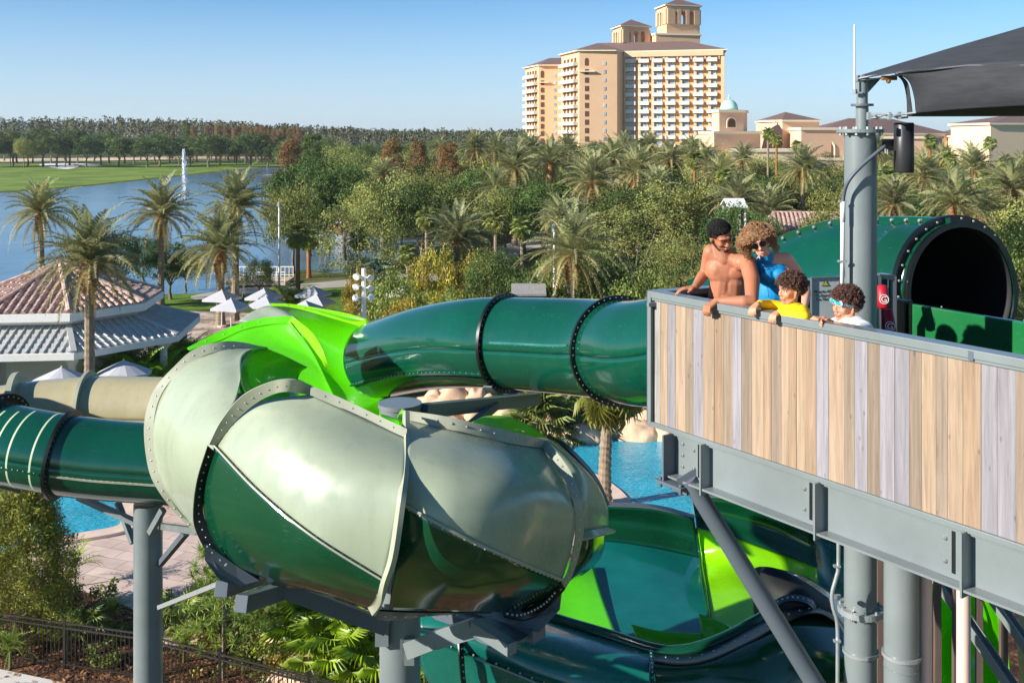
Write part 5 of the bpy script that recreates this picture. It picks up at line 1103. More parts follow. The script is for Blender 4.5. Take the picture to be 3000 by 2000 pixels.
# --- shell D: rear left outer shell
Dn=net([
 [(755,1018,13.3),(641,1030,13.0),(521,1090,12.8),(451,1240,12.6),(475,1410,12.5),(570,1545,12.5),(660,1620,12.6)],
 [(712,1040,12.8),(632,1105,12.3),(560,1195,12.05),(525,1310,11.9),(548,1440,11.9),(615,1545,12.05),(700,1620,12.2)],
 [(705,1110,12.2),(690,1175,11.8),(645,1255,11.45),(622,1350,11.35),(625,1450,11.35),(668,1570,11.4),(745,1640,11.6)]],28,56)
shell('sage_shell',Dn,M_PALE,SL)
flange('rear_flange',[(757,1020,13.3),(641,1030,13.0),(579,1051,12.9),(521,1092,12.8),(471,1160,12.7),(451,1240,12.6),(455,1330,12.55),(475,1410,12.5),(520,1490,12.5),(572,1546,12.5)],
 [(782,1019,13.35),(712,1003,13.2),(650,1001,13.06),(570,1023,12.95),(512,1073,12.85),(454,1139,12.75),(427,1215,12.65),(424,1290,12.6),(438,1380,12.54),(467,1440,12.5),(512,1498,12.5),(578,1566,12.5)],M_PALEF,SL,.13,.010,n=64)
flange('rim_edge',[(784,1021,13.3),(742,1029,13.1),(710,1062,12.8),(699,1104,12.5),(719,1158,12.2)],[(778,1018,13.3),(734,1025,13.1),(702,1060,12.8),(691,1104,12.5),(711,1160,12.2)],M_LIME,SL,0,.01,.03,n=24)
# --- lime trough seen through the cut in the shells
E2=net([[(783,1021,13.3),(741,1030,13.1),(709,1063,12.8),(698,1104,12.5),(718,1160,12.2),(760,1215,11.9)],
 [(830,1040,14.6),(790,1060,14.4),(770,1100,14.2),(770,1140,14.0),(790,1180,13.6),(820,1230,13.0)],
 [(900,1075,15.0),(880,1090,15.0),(870,1120,14.9),(872,1150,14.7),(890,1190,14.3),(900,1240,14.0)]],20,30)
shell('lime_lining',E2,M_LIME,SL)
En=net([[(560,1030,16.6),(590,1050,16.0),(640,1075,15.2),(700,1150,14.4)],[(643,1000,16.9),(668,1030,16.4),(705,1065,15.7),(760,1160,14.8)],[(712,968,17.0),(730,1010,16.6),(765,1065,16.0),(820,1180,15.0)],[(779,953,17.0),(805,1005,16.6),(845,1070,16.0),(890,1220,15.0)],[(846,946,16.8),(885,1020,16.4),(925,1095,15.8),(960,1240,14.9)],[(850,944,16.7),(918,1035,16.2),(975,1150,15.4),(1030,1260,14.8)]],30,30)
shell('lime_lining',En,M_LIME,SL)
flange('lime_flange',[(556,1026,16.6),(643,998,16.9),(712,967,17.0),(779,952,17.0),(847,945,16.8)],[(548,1020,16.7),(623,981,17.0),(712,946,17.1),(779,931,17.1),(857,926,16.9)],M_LIME,SL,.3,.013)
flange('lime_flange',[(843,946,16.75),(890,985,16.5),(928,1035,16.2),(952,1072,16.0)],[(857,926,16.8),(913,973,16.5),(945,1022,16.2),(964,1078,16.0)],M_LIME2,SL,.25,.012)
Fn=net([[(790,892,19.6),(830,925,19.8),(868,950,19.8),(915,1060,19.4),(950,1150,18.4),(960,1230,17.2)],
 [(880,900,19.5),(915,945,19.7),(950,1015,19.7),(975,1100,19.3),(1000,1180,18.4),(1015,1250,17.2)],
 [(980,920,19.3),(1010,970,19.5),(1040,1050,19.5),(1060,1130,19.1),(1070,1195,18.3),(1075,1250,17.2)],
 [(1074,937,19.0),(1093,998,19.1),(1115,1070,19.1),(1144,1158,18.8),(1130,1210,18.2),(1115,1255,17.4)]],30,36)
shell('lime_lining',Fn,M_LIME,SL)
flange('lime_flange',[(790,897,19.55),(860,902,19.5),(1000,940,19.3),(1080,962,19.0)],[(793,889,19.6),(870,893,19.55),(1000,914,19.3),(1074,934,19.0)],M_LIME2,SL,.3,.014)
flange('lime_flange',[(1070,937,18.9),(1089,998,19.0),(1111,1070,19.0),(1138,1158,18.7)],[(1080,940,18.9),(1098,998,19.0),(1120,1068,19.0),(1150,1160,18.6)],M_LIME2,SL,.25,.012)
F0=net([[(700,940,17.9),(750,950,17.6),(800,970,17.3)],[(742,912,18.2),(780,930,17.9),(830,950,17.6)],[(790,897,18.3),(830,915,18.0),(860,940,17.7)],[(856,921,18.2),(866,930,18.0),(880,948,17.7)]],20,10)
shell('sage_shell',F0,M_PALE,SL)
# --- tube at the left joining the rear shell
LS=thing('striped_tube_slide','dark green tube slide with pale translucent rings at the left edge','water slide',P(300,1345,18.75))
T2=Tube([(-320,1150,20.2),(-150,1228,19.4),(0,1292,18.9),(150,1325,18.7),(300,1345,18.7),(480,1358,18.7),(620,1370,18.7)],.70,90)
def tpx(T,px): return min(range(T.n+1),key=lambda i:abs(1500+3000*T.p[i].x/T.p[i].y-px))/T.n
shell('tube',T2.surf(0,1,na=64),M_TUBE,LS,.012)
T2.ring(tpx(T2,182),'tube_flange',M_BLK,LS,.10,.06); T2.ring(tpx(T2,45),'tube_flange',M_BLK,LS,.02,.04) if False else None
T2.seam(tpx(T2,195),1,R(188) if False else R(-12),'tube_seam',M_PALEF,LS,.03,.1)
T2.seam(0,tpx(T2,170),R(-12),'tube_seam',M_TUBE,LS,.03,.1)
for px in (150,108,62,22,-20,-60): T2.ring(tpx(T2,px),'light_ring',mat('translucent_ring',(196,214,176),.35),LS,.006,.035,9,.001)
mb=MB(); mb.lathe([(.70,-.03),(.86,-.03),(.86,.03),(.70,.03)],T2.p[int(tpx(T2,-20)*90)],48,ax=T2.frame(int(tpx(T2,-20)*90))[1:3]+(T2.frame(int(tpx(T2,-20)*90))[0],))
for k in range(36): i_=int(tpx(T2,-20)*90); a_,x_,u_=T2.frame(i_); mb.ball(T2.p[i_]+(x_*math.cos(k*.1745)+u_*math.sin(k*.1745))*.80-a_*.035,.018,1,n=6,m=4); mb.ball(T2.p[i_]+(x_*math.cos(k*.1745)+u_*math.sin(k*.1745))*.80+a_*.035,.018,1,n=6,m=4)
mb.build('tube_flange',[M_BLK,M_BOLT],LS,autosm=.6)
# --- beige slide behind it
BS=thing('beige_tube_slide','beige tube slide section behind the striped green tube','water slide',P(250,1190,22))
T3=Tube([(-160,1260,21.5),(-20,1235,21.8),(120,1215,22.0),(280,1203,22.1),(450,1205,22.1),(640,1212,22.0)],.72,60)
shell('tube',T3.surf(0,1,na=56),M_BEIGE,BS,.012)
T3.ring(tpx(T3,262),'tube_flange',M_PALEF,BS,.13,.07,.2,.01); T3.ring(tpx(T3,52),'tube_flange',M_PALEF,BS,.24,.12,.16,.012)
T3.seam(0,1,R(-22),'tube_seam',M_BEIGE,BS,.03,.2,.01)
# ===== lower open trough slide under the deck
LW=thing('open_bowl_slide','wide open trough slide in dark green, teal and lime below the deck','water slide',Vector((2.3,16.5,0)))
TW=mat('wet_teal_fibreglass',(16,104,98),.1)
W1=net([[(1700,1478,18.6),(1700,1530,18.7),(1700,1585,18.3)],[(1776,1483,18.6),(1776,1530,18.7),(1776,1584,18.3)],[(1880,1487,18.6),(1885,1540,18.7),(1890,1598,18.3)],[(1956,1499,18.6),(1965,1555,18.7),(1975,1614,18.3)],[(2034,1521,18.5),(2043,1577,18.6),(2053,1632,18.2)]],28,14)
shell('wall_panel',W1,M_DARK,LW,.03)
W2=net([[(2030,1474,18.3),(2036,1510,18.4),(2041,1546,18.1)],[(2086,1457,18.3),(2092,1508,18.4),(2100,1560,18.1)],[(2186,1474,18.2),(2188,1530,18.3),(2190,1588,18.0)],[(2281,1500,18.0),(2285,1560,18.1),(2292,1624,17.8)],[(2373,1540,17.6),(2388,1605,17.7),(2396,1666,17.4)]],28,14)
shell('wall_panel',W2,M_DARK,LW,.03)
W3=net([[(2362,1503,18.4),(2374,1540,18.4),(2382,1570,18.3)],[(2420,1522,18.0),(2424,1556,18.0),(2426,1590,17.9)],[(2520,1570,17.4),(2520,1600,17.4),(2520,1640,17.3)]],14,10); shell('wall_panel',W3,M_DARK,LW,.03)
W4=net([[(2380,1566,18.2),(2392,1640,18.0),(2396,1705,17.6),(2440,1790,16.6)],[(2426,1588,17.9),(2430,1660,17.6),(2440,1740,17.2),(2450,1800,16.4)],[(2520,1636,17.3),(2520,1700,17.0),(2520,1760,16.6),(2520,1810,16)]],14,16); shell('floor_panel',W4,M_TEAL,LW,.03)
F1=net([[(1700,1584,18.3),(1690,1650,17.6),(1700,1740,16.6),(1740,1830,15.6),(1800,1890,15.0)],[(1800,1586,18.3),(1810,1650,17.6),(1830,1740,16.6),(1860,1830,15.6),(1890,1890,15.0)],[(1900,1600,18.3),(1915,1660,17.5),(1935,1740,16.6),(1955,1830,15.6),(1975,1890,15.0)],[(2053,1632,18.2),(2062,1690,17.4),(2073,1750,16.6),(2084,1830,15.6),(2095,1890,15.0)]],36,36)
shell('floor_panel',F1,TW,LW,.03)
F2=net([[(2041,1545,18.1),(2054,1635,18.0),(2068,1720,16.8),(2084,1830,15.6),(2095,1890,15.0)],[(2136,1571,18.05),(2150,1650,17.6),(2160,1730,16.6),(2170,1830,15.6),(2180,1890,15.0)],[(2262,1614,17.85),(2270,1690,17.2),(2270,1760,16.3),(2270,1840,15.4),(2270,1890,14.9)],[(2396,1665,17.4),(2397,1710,17.0),(2390,1780,16.0),(2380,1840,15.3),(2380,1890,14.8)]],36,36)
shell('floor_panel',F2,M_LIME2,LW,.03)
F3=net([[(1560,1640,17.0),(1560,1740,16.4),(1580,1850,15.5)],[(1650,1640,17.2),(1650,1740,16.5),(1680,1860,15.4)],[(1738,1655,17.35),(1765,1745,16.4),(1808,1862,15.2)]],20,20); shell('floor_panel',F3,M_LIME,LW,.03)
# saw-tooth lime blades
for q in ([[(1849,1828,14.9),(1862,1860,14.8),(1880,1900,14.7)],[(1920,1846,14.85),(1925,1870,14.75),(1935,1900,14.65)],[(1990,1852,14.8),(1992,1875,14.7),(2000,1905,14.6)],[(2058,1856,14.75),(2058,1875,14.65),(2062,1905,14.55)]],[[(2048,1797,14.9),(2052,1830,14.8),(2062,1880,14.7)],[(2092,1814,14.85),(2098,1840,14.75),(2105,1870,14.65)],[(2137,1833,14.8),(2142,1850,14.7),(2150,1870,14.6)]]): shell('lime_blade',net(q,12,8),M_LIME,LW,.03)
flange('rim_cap',[(1690,1476,18.6),(1776,1482,18.6),(1880,1486,18.6),(1956,1498,18.6),(2034,1520,18.5)],[(1690,1468,18.8),(1776,1474,18.8),(1880,1477,18.8),(1956,1489,18.8),(2034,1511,18.7)],M_STEELD,LW,0,.01,.05,n=30)
flange('rim_cap',[(2030,1473,18.3),(2086,1456,18.3),(2186,1473,18.2),(2281,1499,18.0),(2373,1539,17.6)],[(2034,1466,18.5),(2086,1449,18.5),(2186,1465,18.4),(2281,1491,18.2),(2375,1531,17.8)],M_STEELD,LW,0,.01,.05,n=30)
flange('panel_joint',[(2041,1546,18.05),(2053,1632,17.95),(2068,1720,16.75),(2084,1830,15.55)],[(2038,1546,18.0),(2050,1632,17.9),(2065,1720,16.7),(2081,1830,15.5)],M_DARK,LW,0,.01,.03,n=30)
# near rim: thick rolled lip + outer skin
lip=evenly(spline([P(*q) for q in [(1560,1790,14.6),(1650,1822,14.4),(1765,1856,14.1),(1910,1902,13.8),(1994,1908,13.7),(2071,1890,13.7),(2140,1862,13.8),(2200,1830,13.9),(2262,1795,13.9)]],120),60)
mb=MB(); mb.tube(lip,[.09]*61,14); mb.build('rolled_lip',M_DARK,LW,smooth=True)
SK=net([[(1225,1790,13.9),(1225,1850,13.7),(1229,1935,13.9),(1300,2080,14.2)],[(1400,1800,13.8),(1400,1870,13.4),(1430,1960,13.4),(1480,2120,13.6)],[(1600,1822,14.3),(1610,1880,13.6),(1640,1980,13.2),(1680,2150,13.2)],[(1765,1870,14.0),(1770,1930,13.4),(1790,2020,13.1),(1800,2200,13.1)],[(1910,1912,13.75),(1912,1960,13.3),(1915,2050,13.1),(1920,2220,13.1)]],44,30)
shell('outer_skin',SK,M_TEAL,LW,.03)
SK2=net([[(1910,1912,13.75),(1912,1960,13.3),(1915,2050,13.1),(1920,2220,13.1)],[(1994,1918,13.65),(2000,1960,13.2),(2010,2050,13.0),(2020,2220,13.0)],[(2071,1900,13.65),(2090,1950,13.1),(2110,2050,12.9),(2120,2220,12.9)],[(2190,1845,13.8),(2215,1900,13.2),(2240,2030,12.8),(2260,2220,12.8)],[(2300,1790,13.8),(2340,1850,13.2),(2380,1980,12.8),(2400,2220,12.8)],[(2420,1760,14.2),(2480,1850,13.6),(2520,1980,13.2),(2540,2200,13.2)]],44,30)
shell('outer_skin',SK2,M_DARK,LW,.03)
flange('skin_flange',[(1915,1910,13.72),(1994,1918,13.6),(2071,1902,13.6),(2190,1846,13.75),(2300,1792,13.75),(2380,1772,13.9),(2450,1800,14.0)],[(1917,1936,13.4),(2000,1944,13.25),(2085,1928,13.2),(2205,1874,13.35),(2310,1816,13.35),(2395,1796,13.5),(2455,1825,13.6)],M_BLK,LW,.16,.014)
flange('skin_flange',[(1912,1905,13.6),(1914,1960,13.25),(1915,2030,13.05),(1918,2100,13.05)],[(1902,1905,13.6),(1903,1960,13.2),(1904,2030,13.0),(1906,2100,13.0)],M_TUBE,LW,.07,.012)
flange('skin_seam',[(1229,1857,13.75),(1423,1930,13.35),(1520,1968,13.25),(1600,2000,13.15),(1700,2040,13.1)],[(1227,1864,13.6),(1421,1939,13.2),(1518,1978,13.1),(1598,2010,13.0),(1698,2050,12.95)],M_TUBE,LW,.16,.016)
flange('skin_flange',[(1352,1850,13.5),(1358,1920,13.35),(1362,1980,13.4),(1372,2060,13.5)],[(1340,1850,13.4),(1345,1920,13.25),(1350,1980,13.3),(1360,2060,13.4)],M_BLK,LW,.1,.014)
# dark hood over the lower tube mouth
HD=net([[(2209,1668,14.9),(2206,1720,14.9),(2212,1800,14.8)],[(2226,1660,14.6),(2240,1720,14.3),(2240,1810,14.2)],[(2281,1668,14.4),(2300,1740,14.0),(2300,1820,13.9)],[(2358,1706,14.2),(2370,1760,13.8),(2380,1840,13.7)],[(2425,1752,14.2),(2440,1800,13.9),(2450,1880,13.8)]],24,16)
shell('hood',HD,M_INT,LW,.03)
HB=net([[(2281,1668,15.2),(2290,1680,14.6),(2300,1695,14.3)],[(2358,1690,15.0),(2360,1715,14.5),(2360,1740,14.2)],[(2430,1735,14.8),(2432,1765,14.4),(2432,1795,14.1)],[(2500,1790,14.6),(2500,1830,14.3),(2500,1870,14.0)]],20,10)
shell('hood_edge',HB,slide_mat('sky_reflection_gloss',(18,70,120),.14),LW,.03)  # blue sky reflection painted into the colour of dark green gloss
inn=[(2252,1790,13.85),(2275,1756,13.8),(2320,1742,13.8),(2370,1752,13.8),(2400,1778,13.85)]; inn2=[(2262,1800,13.7),(2282,1772,13.65),(2320,1760,13.65),(2362,1768,13.65),(2388,1790,13.7)]
flange('inner_lip',inn2,inn,M_BLK,LW,.07,.012,n=30)
# lime trough seen between the posts at lower right
RB=thing('lime_trough_slide','bright lime trough bending down behind the pink posts','water slide',P(2850,1850,12.5))
g=net([[(2735,1690,12.6),(2735,1780,12.9),(2735,1900,13.0),(2735,2080,12.8)],[(2800,1700,12.9),(2800,1790,13.4),(2800,1920,13.5),(2800,2080,13.2)],[(2880,1740,12.8),(2895,1830,13.2),(2900,1940,13.3),(2900,2080,13.0)],[(2925,1790,12.3),(2945,1880,12.5),(2955,1960,12.5),(2955,2080,12.3)]],24,30)
shell('trough',g,M_LIME,RB,.03); shell('outer_shell',net([[(2560,1700,12.2),(2560,1850,12.4),(2560,2080,12.4)],[(2735,1690,12.5),(2735,1850,12.9),(2735,2080,12.8)]],12,12),M_DARK,RB,.03)
g=net([[(2840,1560,13.5),(2840,1660,13.6),(2850,1760,13.4)],[(2920,1600,13.3),(2925,1700,13.5),(2930,1800,13.2)],[(2950,1640,12.9),(2965,1760,13.0),(2970,1860,12.7)]],16,16); shell('wall_panel',g,M_DARK,RB,.03)
# ===== steelwork
def column(px,Y,r,zt,label,extra=None,m=M_STEEL,name='steel_column'):
    c=XY(px,Y); t=thing(name,label,'steel column',c); mb=MB(); mb.cyl(c,c+Vector((0,0,zt)),r,n=40); mb.build('shaft',m,t,autosm=.8)
    mb=MB(); mb.cyl(c,c+Vector((0,0,.05)),r*1.7,n=24)
    for k in range(8): mb.cyl(c+Vector((math.cos(k*.785)*r*1.45,math.sin(k*.785)*r*1.45,.05)),c+Vector((math.cos(k*.785)*r*1.45,math.sin(k*.785)*r*1.45,.12)),.03,n=6)
    mb.build('base_plate',m,t); return t
cl=column(434,18.75,.255,ZP(1474,18.75),'tall grey steel column under the striped tube at left')
cc=column(1172,12.6,.252,ZP(1190,12.6),'grey steel column at the centre of the spiral slide')
def barp(mb,a,b,w,h,up=Vector((0,0,1))): mb.bar(P(*a),P(*b),w,h,0,up)
mb=MB(); c=XY(1172,12.6); z=ZP(1186,12.6); mb.lathe([(.01,.03),(.268,.03),(.268,-.02),(.25,-.02)],c+Vector((0,0,z)),40); mb.build('cap_plate',M_STEEL,cc)
def part(name,parent,m,*bars,solid=None):
    mb=MB()
    for b in bars:
        if len(b)==4: barp(mb,*b)
        else: mb.bar(P(*b[0]),P(*b[1]),b[2],b[3],0,b[4])
    return mb.build(name,m,parent,bevel=.004)
part('arm',cc,M_STEEL,((1240,1203,12.7),(1572,1168,15.4),.14,.17)); part('arm',cc,M_STEELD,((1360,1262,12.9),(1452,1188,14.2),.09,.11))
mb=MB(); T1i=int(tt(1488)*120); a_,x_,u_=T1.frame(T1i); cq=T1.p[T1i]
saddle=[cq+(x_*math.cos(q)+u_*math.sin(q))*.80+a_*w_ for w_ in(-.08,.08) for q in [R(-135)+R(90)*k/14 for k in range(15)]]
mb.grid([saddle[:15],saddle[15:]]); mb.build('saddle',M_STEELD,cc,solid=.03)
# arms under the sage shells
part('arm',cc,M_STEELD,((815,1720,11.6),(1128,1835,12.3),.13,.17))
part('arm',cc,M_STEELD,((648,1725,11.0),(760,1690,12.3),.14,.16)); part('arm',cc,M_STEELD,((706,1768,10.7),(850,1722,11.9),.14,.17))
for a,b in (((645,1718,11.0),(668,1728,11.0)),((704,1758,10.7),(729,1770,10.7))): pass
mb=MB()
pl=[(598,1592,10.85),(600,1640,10.85),(645,1700,10.85),(700,1716,10.95),(735,1715,11.0),(760,1700,11.0),(690,1655,10.95),(640,1620,10.9)]
pts=[P(*q) for q in pl]; n_=Vector((.3,.9,0)).normalized()*.03; mb.add(pts+[p+n_ for p in pts],[tuple(range(8)),tuple(reversed(range(8,16)))]+[(i,(i+1)%8,8+(i+1)%8,8+i) for i in range(8)]); 
for q in ((608,1600),(622,1618),(645,1640),(660,1655),(664,1652)): mb.ball(P(q[0],q[1],10.82),.013,1,n=6,m=4)
mb.build('gusset_plate',[M_STEELD,M_BOLT],cc)
part('brace',cc,M_STEEL,((1196,1905,12.3),(1278,1872,11.9),.10,.19),((1278,1872,11.9),(1390,1838,11.6),.12,.2))
part('arm',cc,M_STEEL,((1392,1832,11.5),(1500,1900,11.0),.13,.13)); part('arm',cc,M_STEELD,((1380,1795,12.2),(1580,1855,11.5),.22,.14)); part('arm',cc,M_STEELD,((1280,1790,12.4),(1420,1835,11.8),.16,.12))
mb=MB(); pl=[(1395,1800,12.2),(1480,1790,12.1),(1560,1800,11.9),(1630,1762,11.5),(1645,1742,11.45),(1640,1785,11.4),(1578,1852,11.4),(1500,1830,11.6)]; pts=[P(*q) for q in pl]; n_=Vector((0,.9,.2)).normalized()*.03
mb.add(pts+[p+n_ for p in pts],[tuple(range(8)),tuple(reversed(range(8,16)))]+[(i,(i+1)%8,8+(i+1)%8,8+i) for i in range(8)]); mb.build('saddle_plate',M_STEELD,cc)
mb=MB(); mb.lathe([(.02,0),(.34,0),(.34,.04),(.02,.04)],P(1470,1850,11.6),30); mb.build('pivot_plate',M_STEELD,cc)
for q in ((1128,1835,12.35),): 
    mb=MB(); mb.box(P(1120,1850,12.35),(.16,.12,.3)); mb.box(P(1200,1905,12.35),(.12,.12,.3)); mb.build('bracket',M_STEEL,cc)
part('brace',cl,M_GALV,((468,1778,18.6),(690,1682,12.4),.09,.07)) if False else part('brace',cc,M_GALV,((466,1778,15.2),(690,1690,12.2),.06,.06))
part('brace',cl,M_STEEL,((440,1560,18.4),(478,1492,18.2),.10,.10),((420,1540,19),(230,1455,19.5),.12,.10)); part('brace',cl,M_STEEL,((390,1590,19.2),(345,1470,19.6),.1,.1)); part('brace',cl,M_STEEL,((470,1540,18.6),(580,1555,15.5),.1,.1)); part('brace',cl,M_STEELD,((470,1650,18.7),(545,1560,17),.1,.1)); part('arm',cl,M_STEELD,((-30,1405,19.0),(60,1430,19.4),.14,.16))
# ---------------------------------------------------------------- the wooden deck, shade sail, signs
P0=Vector((1.01,7.5,0)); WD=Vector((.580,-.814,0)).normalized(); NI=Vector((.814,.580,0)).normalized(); SD=Vector((.912,.41,0)).normalized(); Zv=Vector((0,0,1))
ZT=11.845; ZB=10.872; ZD=10.75
def WP(s,d,z): return P0+WD*s+NI*d+Vector((0,0,z))
def s_of(px):
    k=(px-1500)/3000; # find s with X/Y=k
    return (k*P0.y-P0.x)/(WD.x-k*WD.y)
DK=thing('viewing_deck','raised deck wrapped in mixed tan and lavender boards on grey steel beams','platform',P0.copy())
def wood():
    m,nt,b=newmat('weathered_board'); N=nt.nodes;L=nt.links; b.inputs['Roughness'].default_value=.75; b.inputs['Specular IOR Level'].default_value=.2
    tc=N.new('ShaderNodeTexCoord'); vc=N.new('ShaderNodeVertexColor'); vc.layer_name='tint'
    ad=N.new('ShaderNodeMixRGB'); ad.blend_type='ADD'; ad.inputs[0].default_value=7; L.new(tc.outputs['Object'],ad.inputs[1]); L.new(vc.outputs[0],ad.inputs[2])
    mp=N.new('ShaderNodeMapping'); mp.inputs['Scale'].default_value=(38,38,1.6); L.new(ad.outputs[0],mp.inputs[0])
    n=N.new('ShaderNodeTexNoise'); n.inputs['Scale'].default_value=1; n.inputs['Detail'].default_value=9; n.inputs['Roughness'].default_value=.7; n.inputs['Distortion'].default_value=.6; L.new(mp.outputs[0],n.inputs[0])
    mr=N.new('ShaderNodeMapRange'); mr.inputs[1].default_value=.3;mr.inputs[2].default_value=.72;mr.inputs[3].default_value=.62;mr.inputs[4].default_value=1.22; L.new(n.outputs[0],mr.inputs[0])
    mp2=N.new('ShaderNodeMapping'); mp2.inputs['Scale'].default_value=(14,14,6); L.new(ad.outputs[0],mp2.inputs[0]); v=N.new('ShaderNodeTexVoronoi'); v.inputs['Scale'].default_value=1; L.new(mp2.outputs[0],v.inputs['Vector'])
    kr=N.new('ShaderNodeMapRange'); kr.inputs[1].default_value=.03;kr.inputs[2].default_value=.13;kr.inputs[3].default_value=.62;kr.inputs[4].default_value=1; L.new(v.outputs[0],kr.inputs[0])
    mu=N.new('ShaderNodeMath'); mu.operation='MULTIPLY'; L.new(mr.outputs[0],mu.inputs[0]); L.new(kr.outputs[0],mu.inputs[1])
    hs=N.new('ShaderNodeHueSaturation'); L.new(vc.outputs[0],hs.inputs['Color']); L.new(mu.outputs[0],hs.inputs['Value']); L.new(hs.outputs[0],b.inputs['Base Color'])
    bp=N.new('ShaderNodeBump'); bp.inputs['Strength'].default_value=.25; bp.inputs['Distance'].default_value=.004; L.new(n.outputs[0],bp.inputs['Height']); L.new(bp.outputs[0],b.inputs['Normal']); return m
M_WOOD=wood()
PLK={'W':(160,155,146),'C':(162,140,118),'L':(143,138,142),'T':(138,122,106),'D':(154,130,107)}
seq="1917 W 1933 C 1955 L 1977 C 2006 T 2030 L 2059 C 2091 D 2118 T 2144 L 2171 T 2200 C 2234 D 2258 T 2288 C 2310 D 2332 C 2356 D 2390 L 2426 C 2472 T 2502 L 2540 T 2577 L 2620 L 2662 T 2699 C 2741 T 2775 C 2820 D 2873 L 2920 L 2975 T 3010 C 3070 L 3120 C 3190 D 3260 T 3330 C 3400 L 3480 C 3560".split()
mb=MB(); rr=random.Random(4)
for i in range(0,len(seq)-2,2):
    a,k,b=int(seq[i]),seq[i+1],int(seq[i+2]); s0,s1=s_of(a),s_of(b); v=rr.uniform(.9,1.1); c=lin(PLK[k]); mb.col=(c[0]*v,c[1]*v,c[2]*v)
    g=.0009; mb.box(WP((s0+s1)/2,.012+rr.uniform(0,.003),(ZT-.04+ZB+.02)/2),(s1-s0-g*2,.018,ZT-ZB-.06),(WD,NI,Zv))
s1=s_of(3560)
while s1<5.0:
    k=rr.choice('CCTLD'); wd=rr.uniform(.09,.15); c=lin(PLK[k]); v=rr.uniform(.9,1.1); mb.col=(c[0]*v,c[1]*v,c[2]*v); mb.box(WP(s1+wd/2,.012+rr.uniform(0,.003),(ZT-.04+ZB+.02)/2),(wd-.0018,.018,ZT-ZB-.06),(WD,NI,Zv)); s1+=wd
SE=s1
mb.build('board_cladding',M_WOOD,DK)
mb=MB(); mb.box(WP(SE/2,.05,(ZT+ZB)/2),(SE,.045,ZT-ZB-.02),(WD,NI,Zv)); mb.build('backing_panel',M_STEELD,DK)
mb=MB(); mb.box(WP(SE/2,.035,ZT-.022),(SE+.012,.11,.048),(WD,NI,Zv)); mb.box(WP(SE/2,-.004,ZT-.034),(SE+.01,.012,.062),(WD,NI,Zv))
mb.build('top_rail',M_STEEL,DK,bevel=.004)
mb=MB(); mb.box(WP(SE/2,-.002,ZB+.008),(SE+.01,.035,.034),(WD,NI,Zv)); mb.box(WP(.012,-.004,(ZT+ZB)/2),(.036,.035,ZT-ZB),(WD,NI,Zv)); mb.build('panel_frame',M_STEEL,DK,bevel=.003)
mb=MB(); mb.box(WP(s_of(2850),-.012,ZT-.03),(.03,.02,.05),(WD,NI,Zv)); mb.build('rail_joint',M_STEELD,DK)
# side parapet running back, dark inside
LB=2.28; nS=Vector((-SD.y,SD.x,0))
def SP(s,d,z): return P0+SD*s+nS*d+Vector((0,0,z))
mb=MB(); mb.box(SP(LB/2,.02,(ZT+ZB)/2),(LB,.05,ZT-ZB),(SD,nS,Zv)); mb.build('side_panel',mat('dark_blue_steel',(58,66,82),.5,var=.1),DK)
mb=MB(); mb.box(SP(LB/2,.0,ZT-.02),(LB,.10,.04),(SD,nS,Zv)); mb.box(SP(.4,-.05,ZT-.09),(.9,.03,.03),(SD,nS,Zv)); mb.build('side_rail',M_STEEL,DK,bevel=.004)
mb=MB(); q=[WP(.05,.08,0),WP(SE,.08,0),WP(SE,.08,0)+SD*2.4,SP(LB,0,0)]; mb.prism([(p.x,p.y) for p in q],ZD-.05,ZD); mb.build('deck_floor',mat('deck_floor_grating',(96,92,90),.8,var=.2,vs=8),DK)
# steel channel beam below
sb0,sb1=s_of(1972),SE; zt_=ZB-.012; hb=.30; d0=.035
mb=MB(); mb.box(WP((sb0+sb1)/2,d0,zt_-hb/2),(sb1-sb0,.012,hb-.024),(WD,NI,Zv)); mb.build('beam_web',M_STEEL,DK)
mb=MB(); mb.box(WP((sb0+sb1)/2,d0-.014,zt_-.006),(sb1-sb0,.04,.012),(WD,NI,Zv)); mb.box(WP((sb0+sb1)/2,d0-.045,zt_-hb+.006),(sb1-sb0,.10,.014),(WD,NI,Zv)); mb.build('beam_flange',M_STEEL,DK)
mb=MB(); mb.box(WP(sb0-.006,d0-.03,zt_-hb/2-.02),(.014,.20,hb+.04),(WD,NI,Zv)); mb.box(WP(sb0-.03,d0+.14,zt_-hb/2),(.07,.30,hb),(WD,NI,Zv)); mb.build('end_plate',M_STEELD,DK)
for px in (2058,2393,2822,3250):
    s=s_of(px+14); mb=MB(); mb.box(WP(s,d0-.056,zt_-hb/2-.01),(.012,.10,hb+.045),(WD,NI,Zv)); mb.box(WP(s-.09,d0-.012,zt_-hb/2),(.15,.01,hb-.03),(WD,NI,Zv))
    mb.box(WP(s-.093,d0-.0185,zt_-hb/2+.01),(.022,.003,hb-.07),(WD,NI,Zv),2)
    for z in(-.075,-.2): mb.ball(WP(s-.142,d0-.02,zt_+z),.014,1,n=8,m=5)
    mb.build('stiffener',[M_STEEL,M_BOLT,M_BLACK],DK)
for dz in(-.06,-.14,-.22):
    mb=MB(); mb.ball(WP(sb0+.07,d0-.01,zt_+dz),.014,0,n=8,m=5); mb.build('bolt',M_BOLT,DK)
mb=MB(); c=WP(sb0+.06,d0-.03,zt_-hb-.03); mb.box(c,(.26,.24,.02),(WD,NI,Zv)); mb.box(c+Vector((0,0,-.04)),(.16,.02,.07),(WD,NI,Zv)); 
for a in(-.1,.1):
    for b in(-.09,.09): mb.cyl(c+WD*a+NI*b+Vector((0,0,-.045)),c+WD*a+NI*b+Vector((0,0,.025)),.014,n=8)
mb.build('seat_plate',M_STEELD,DK,bevel=.003)
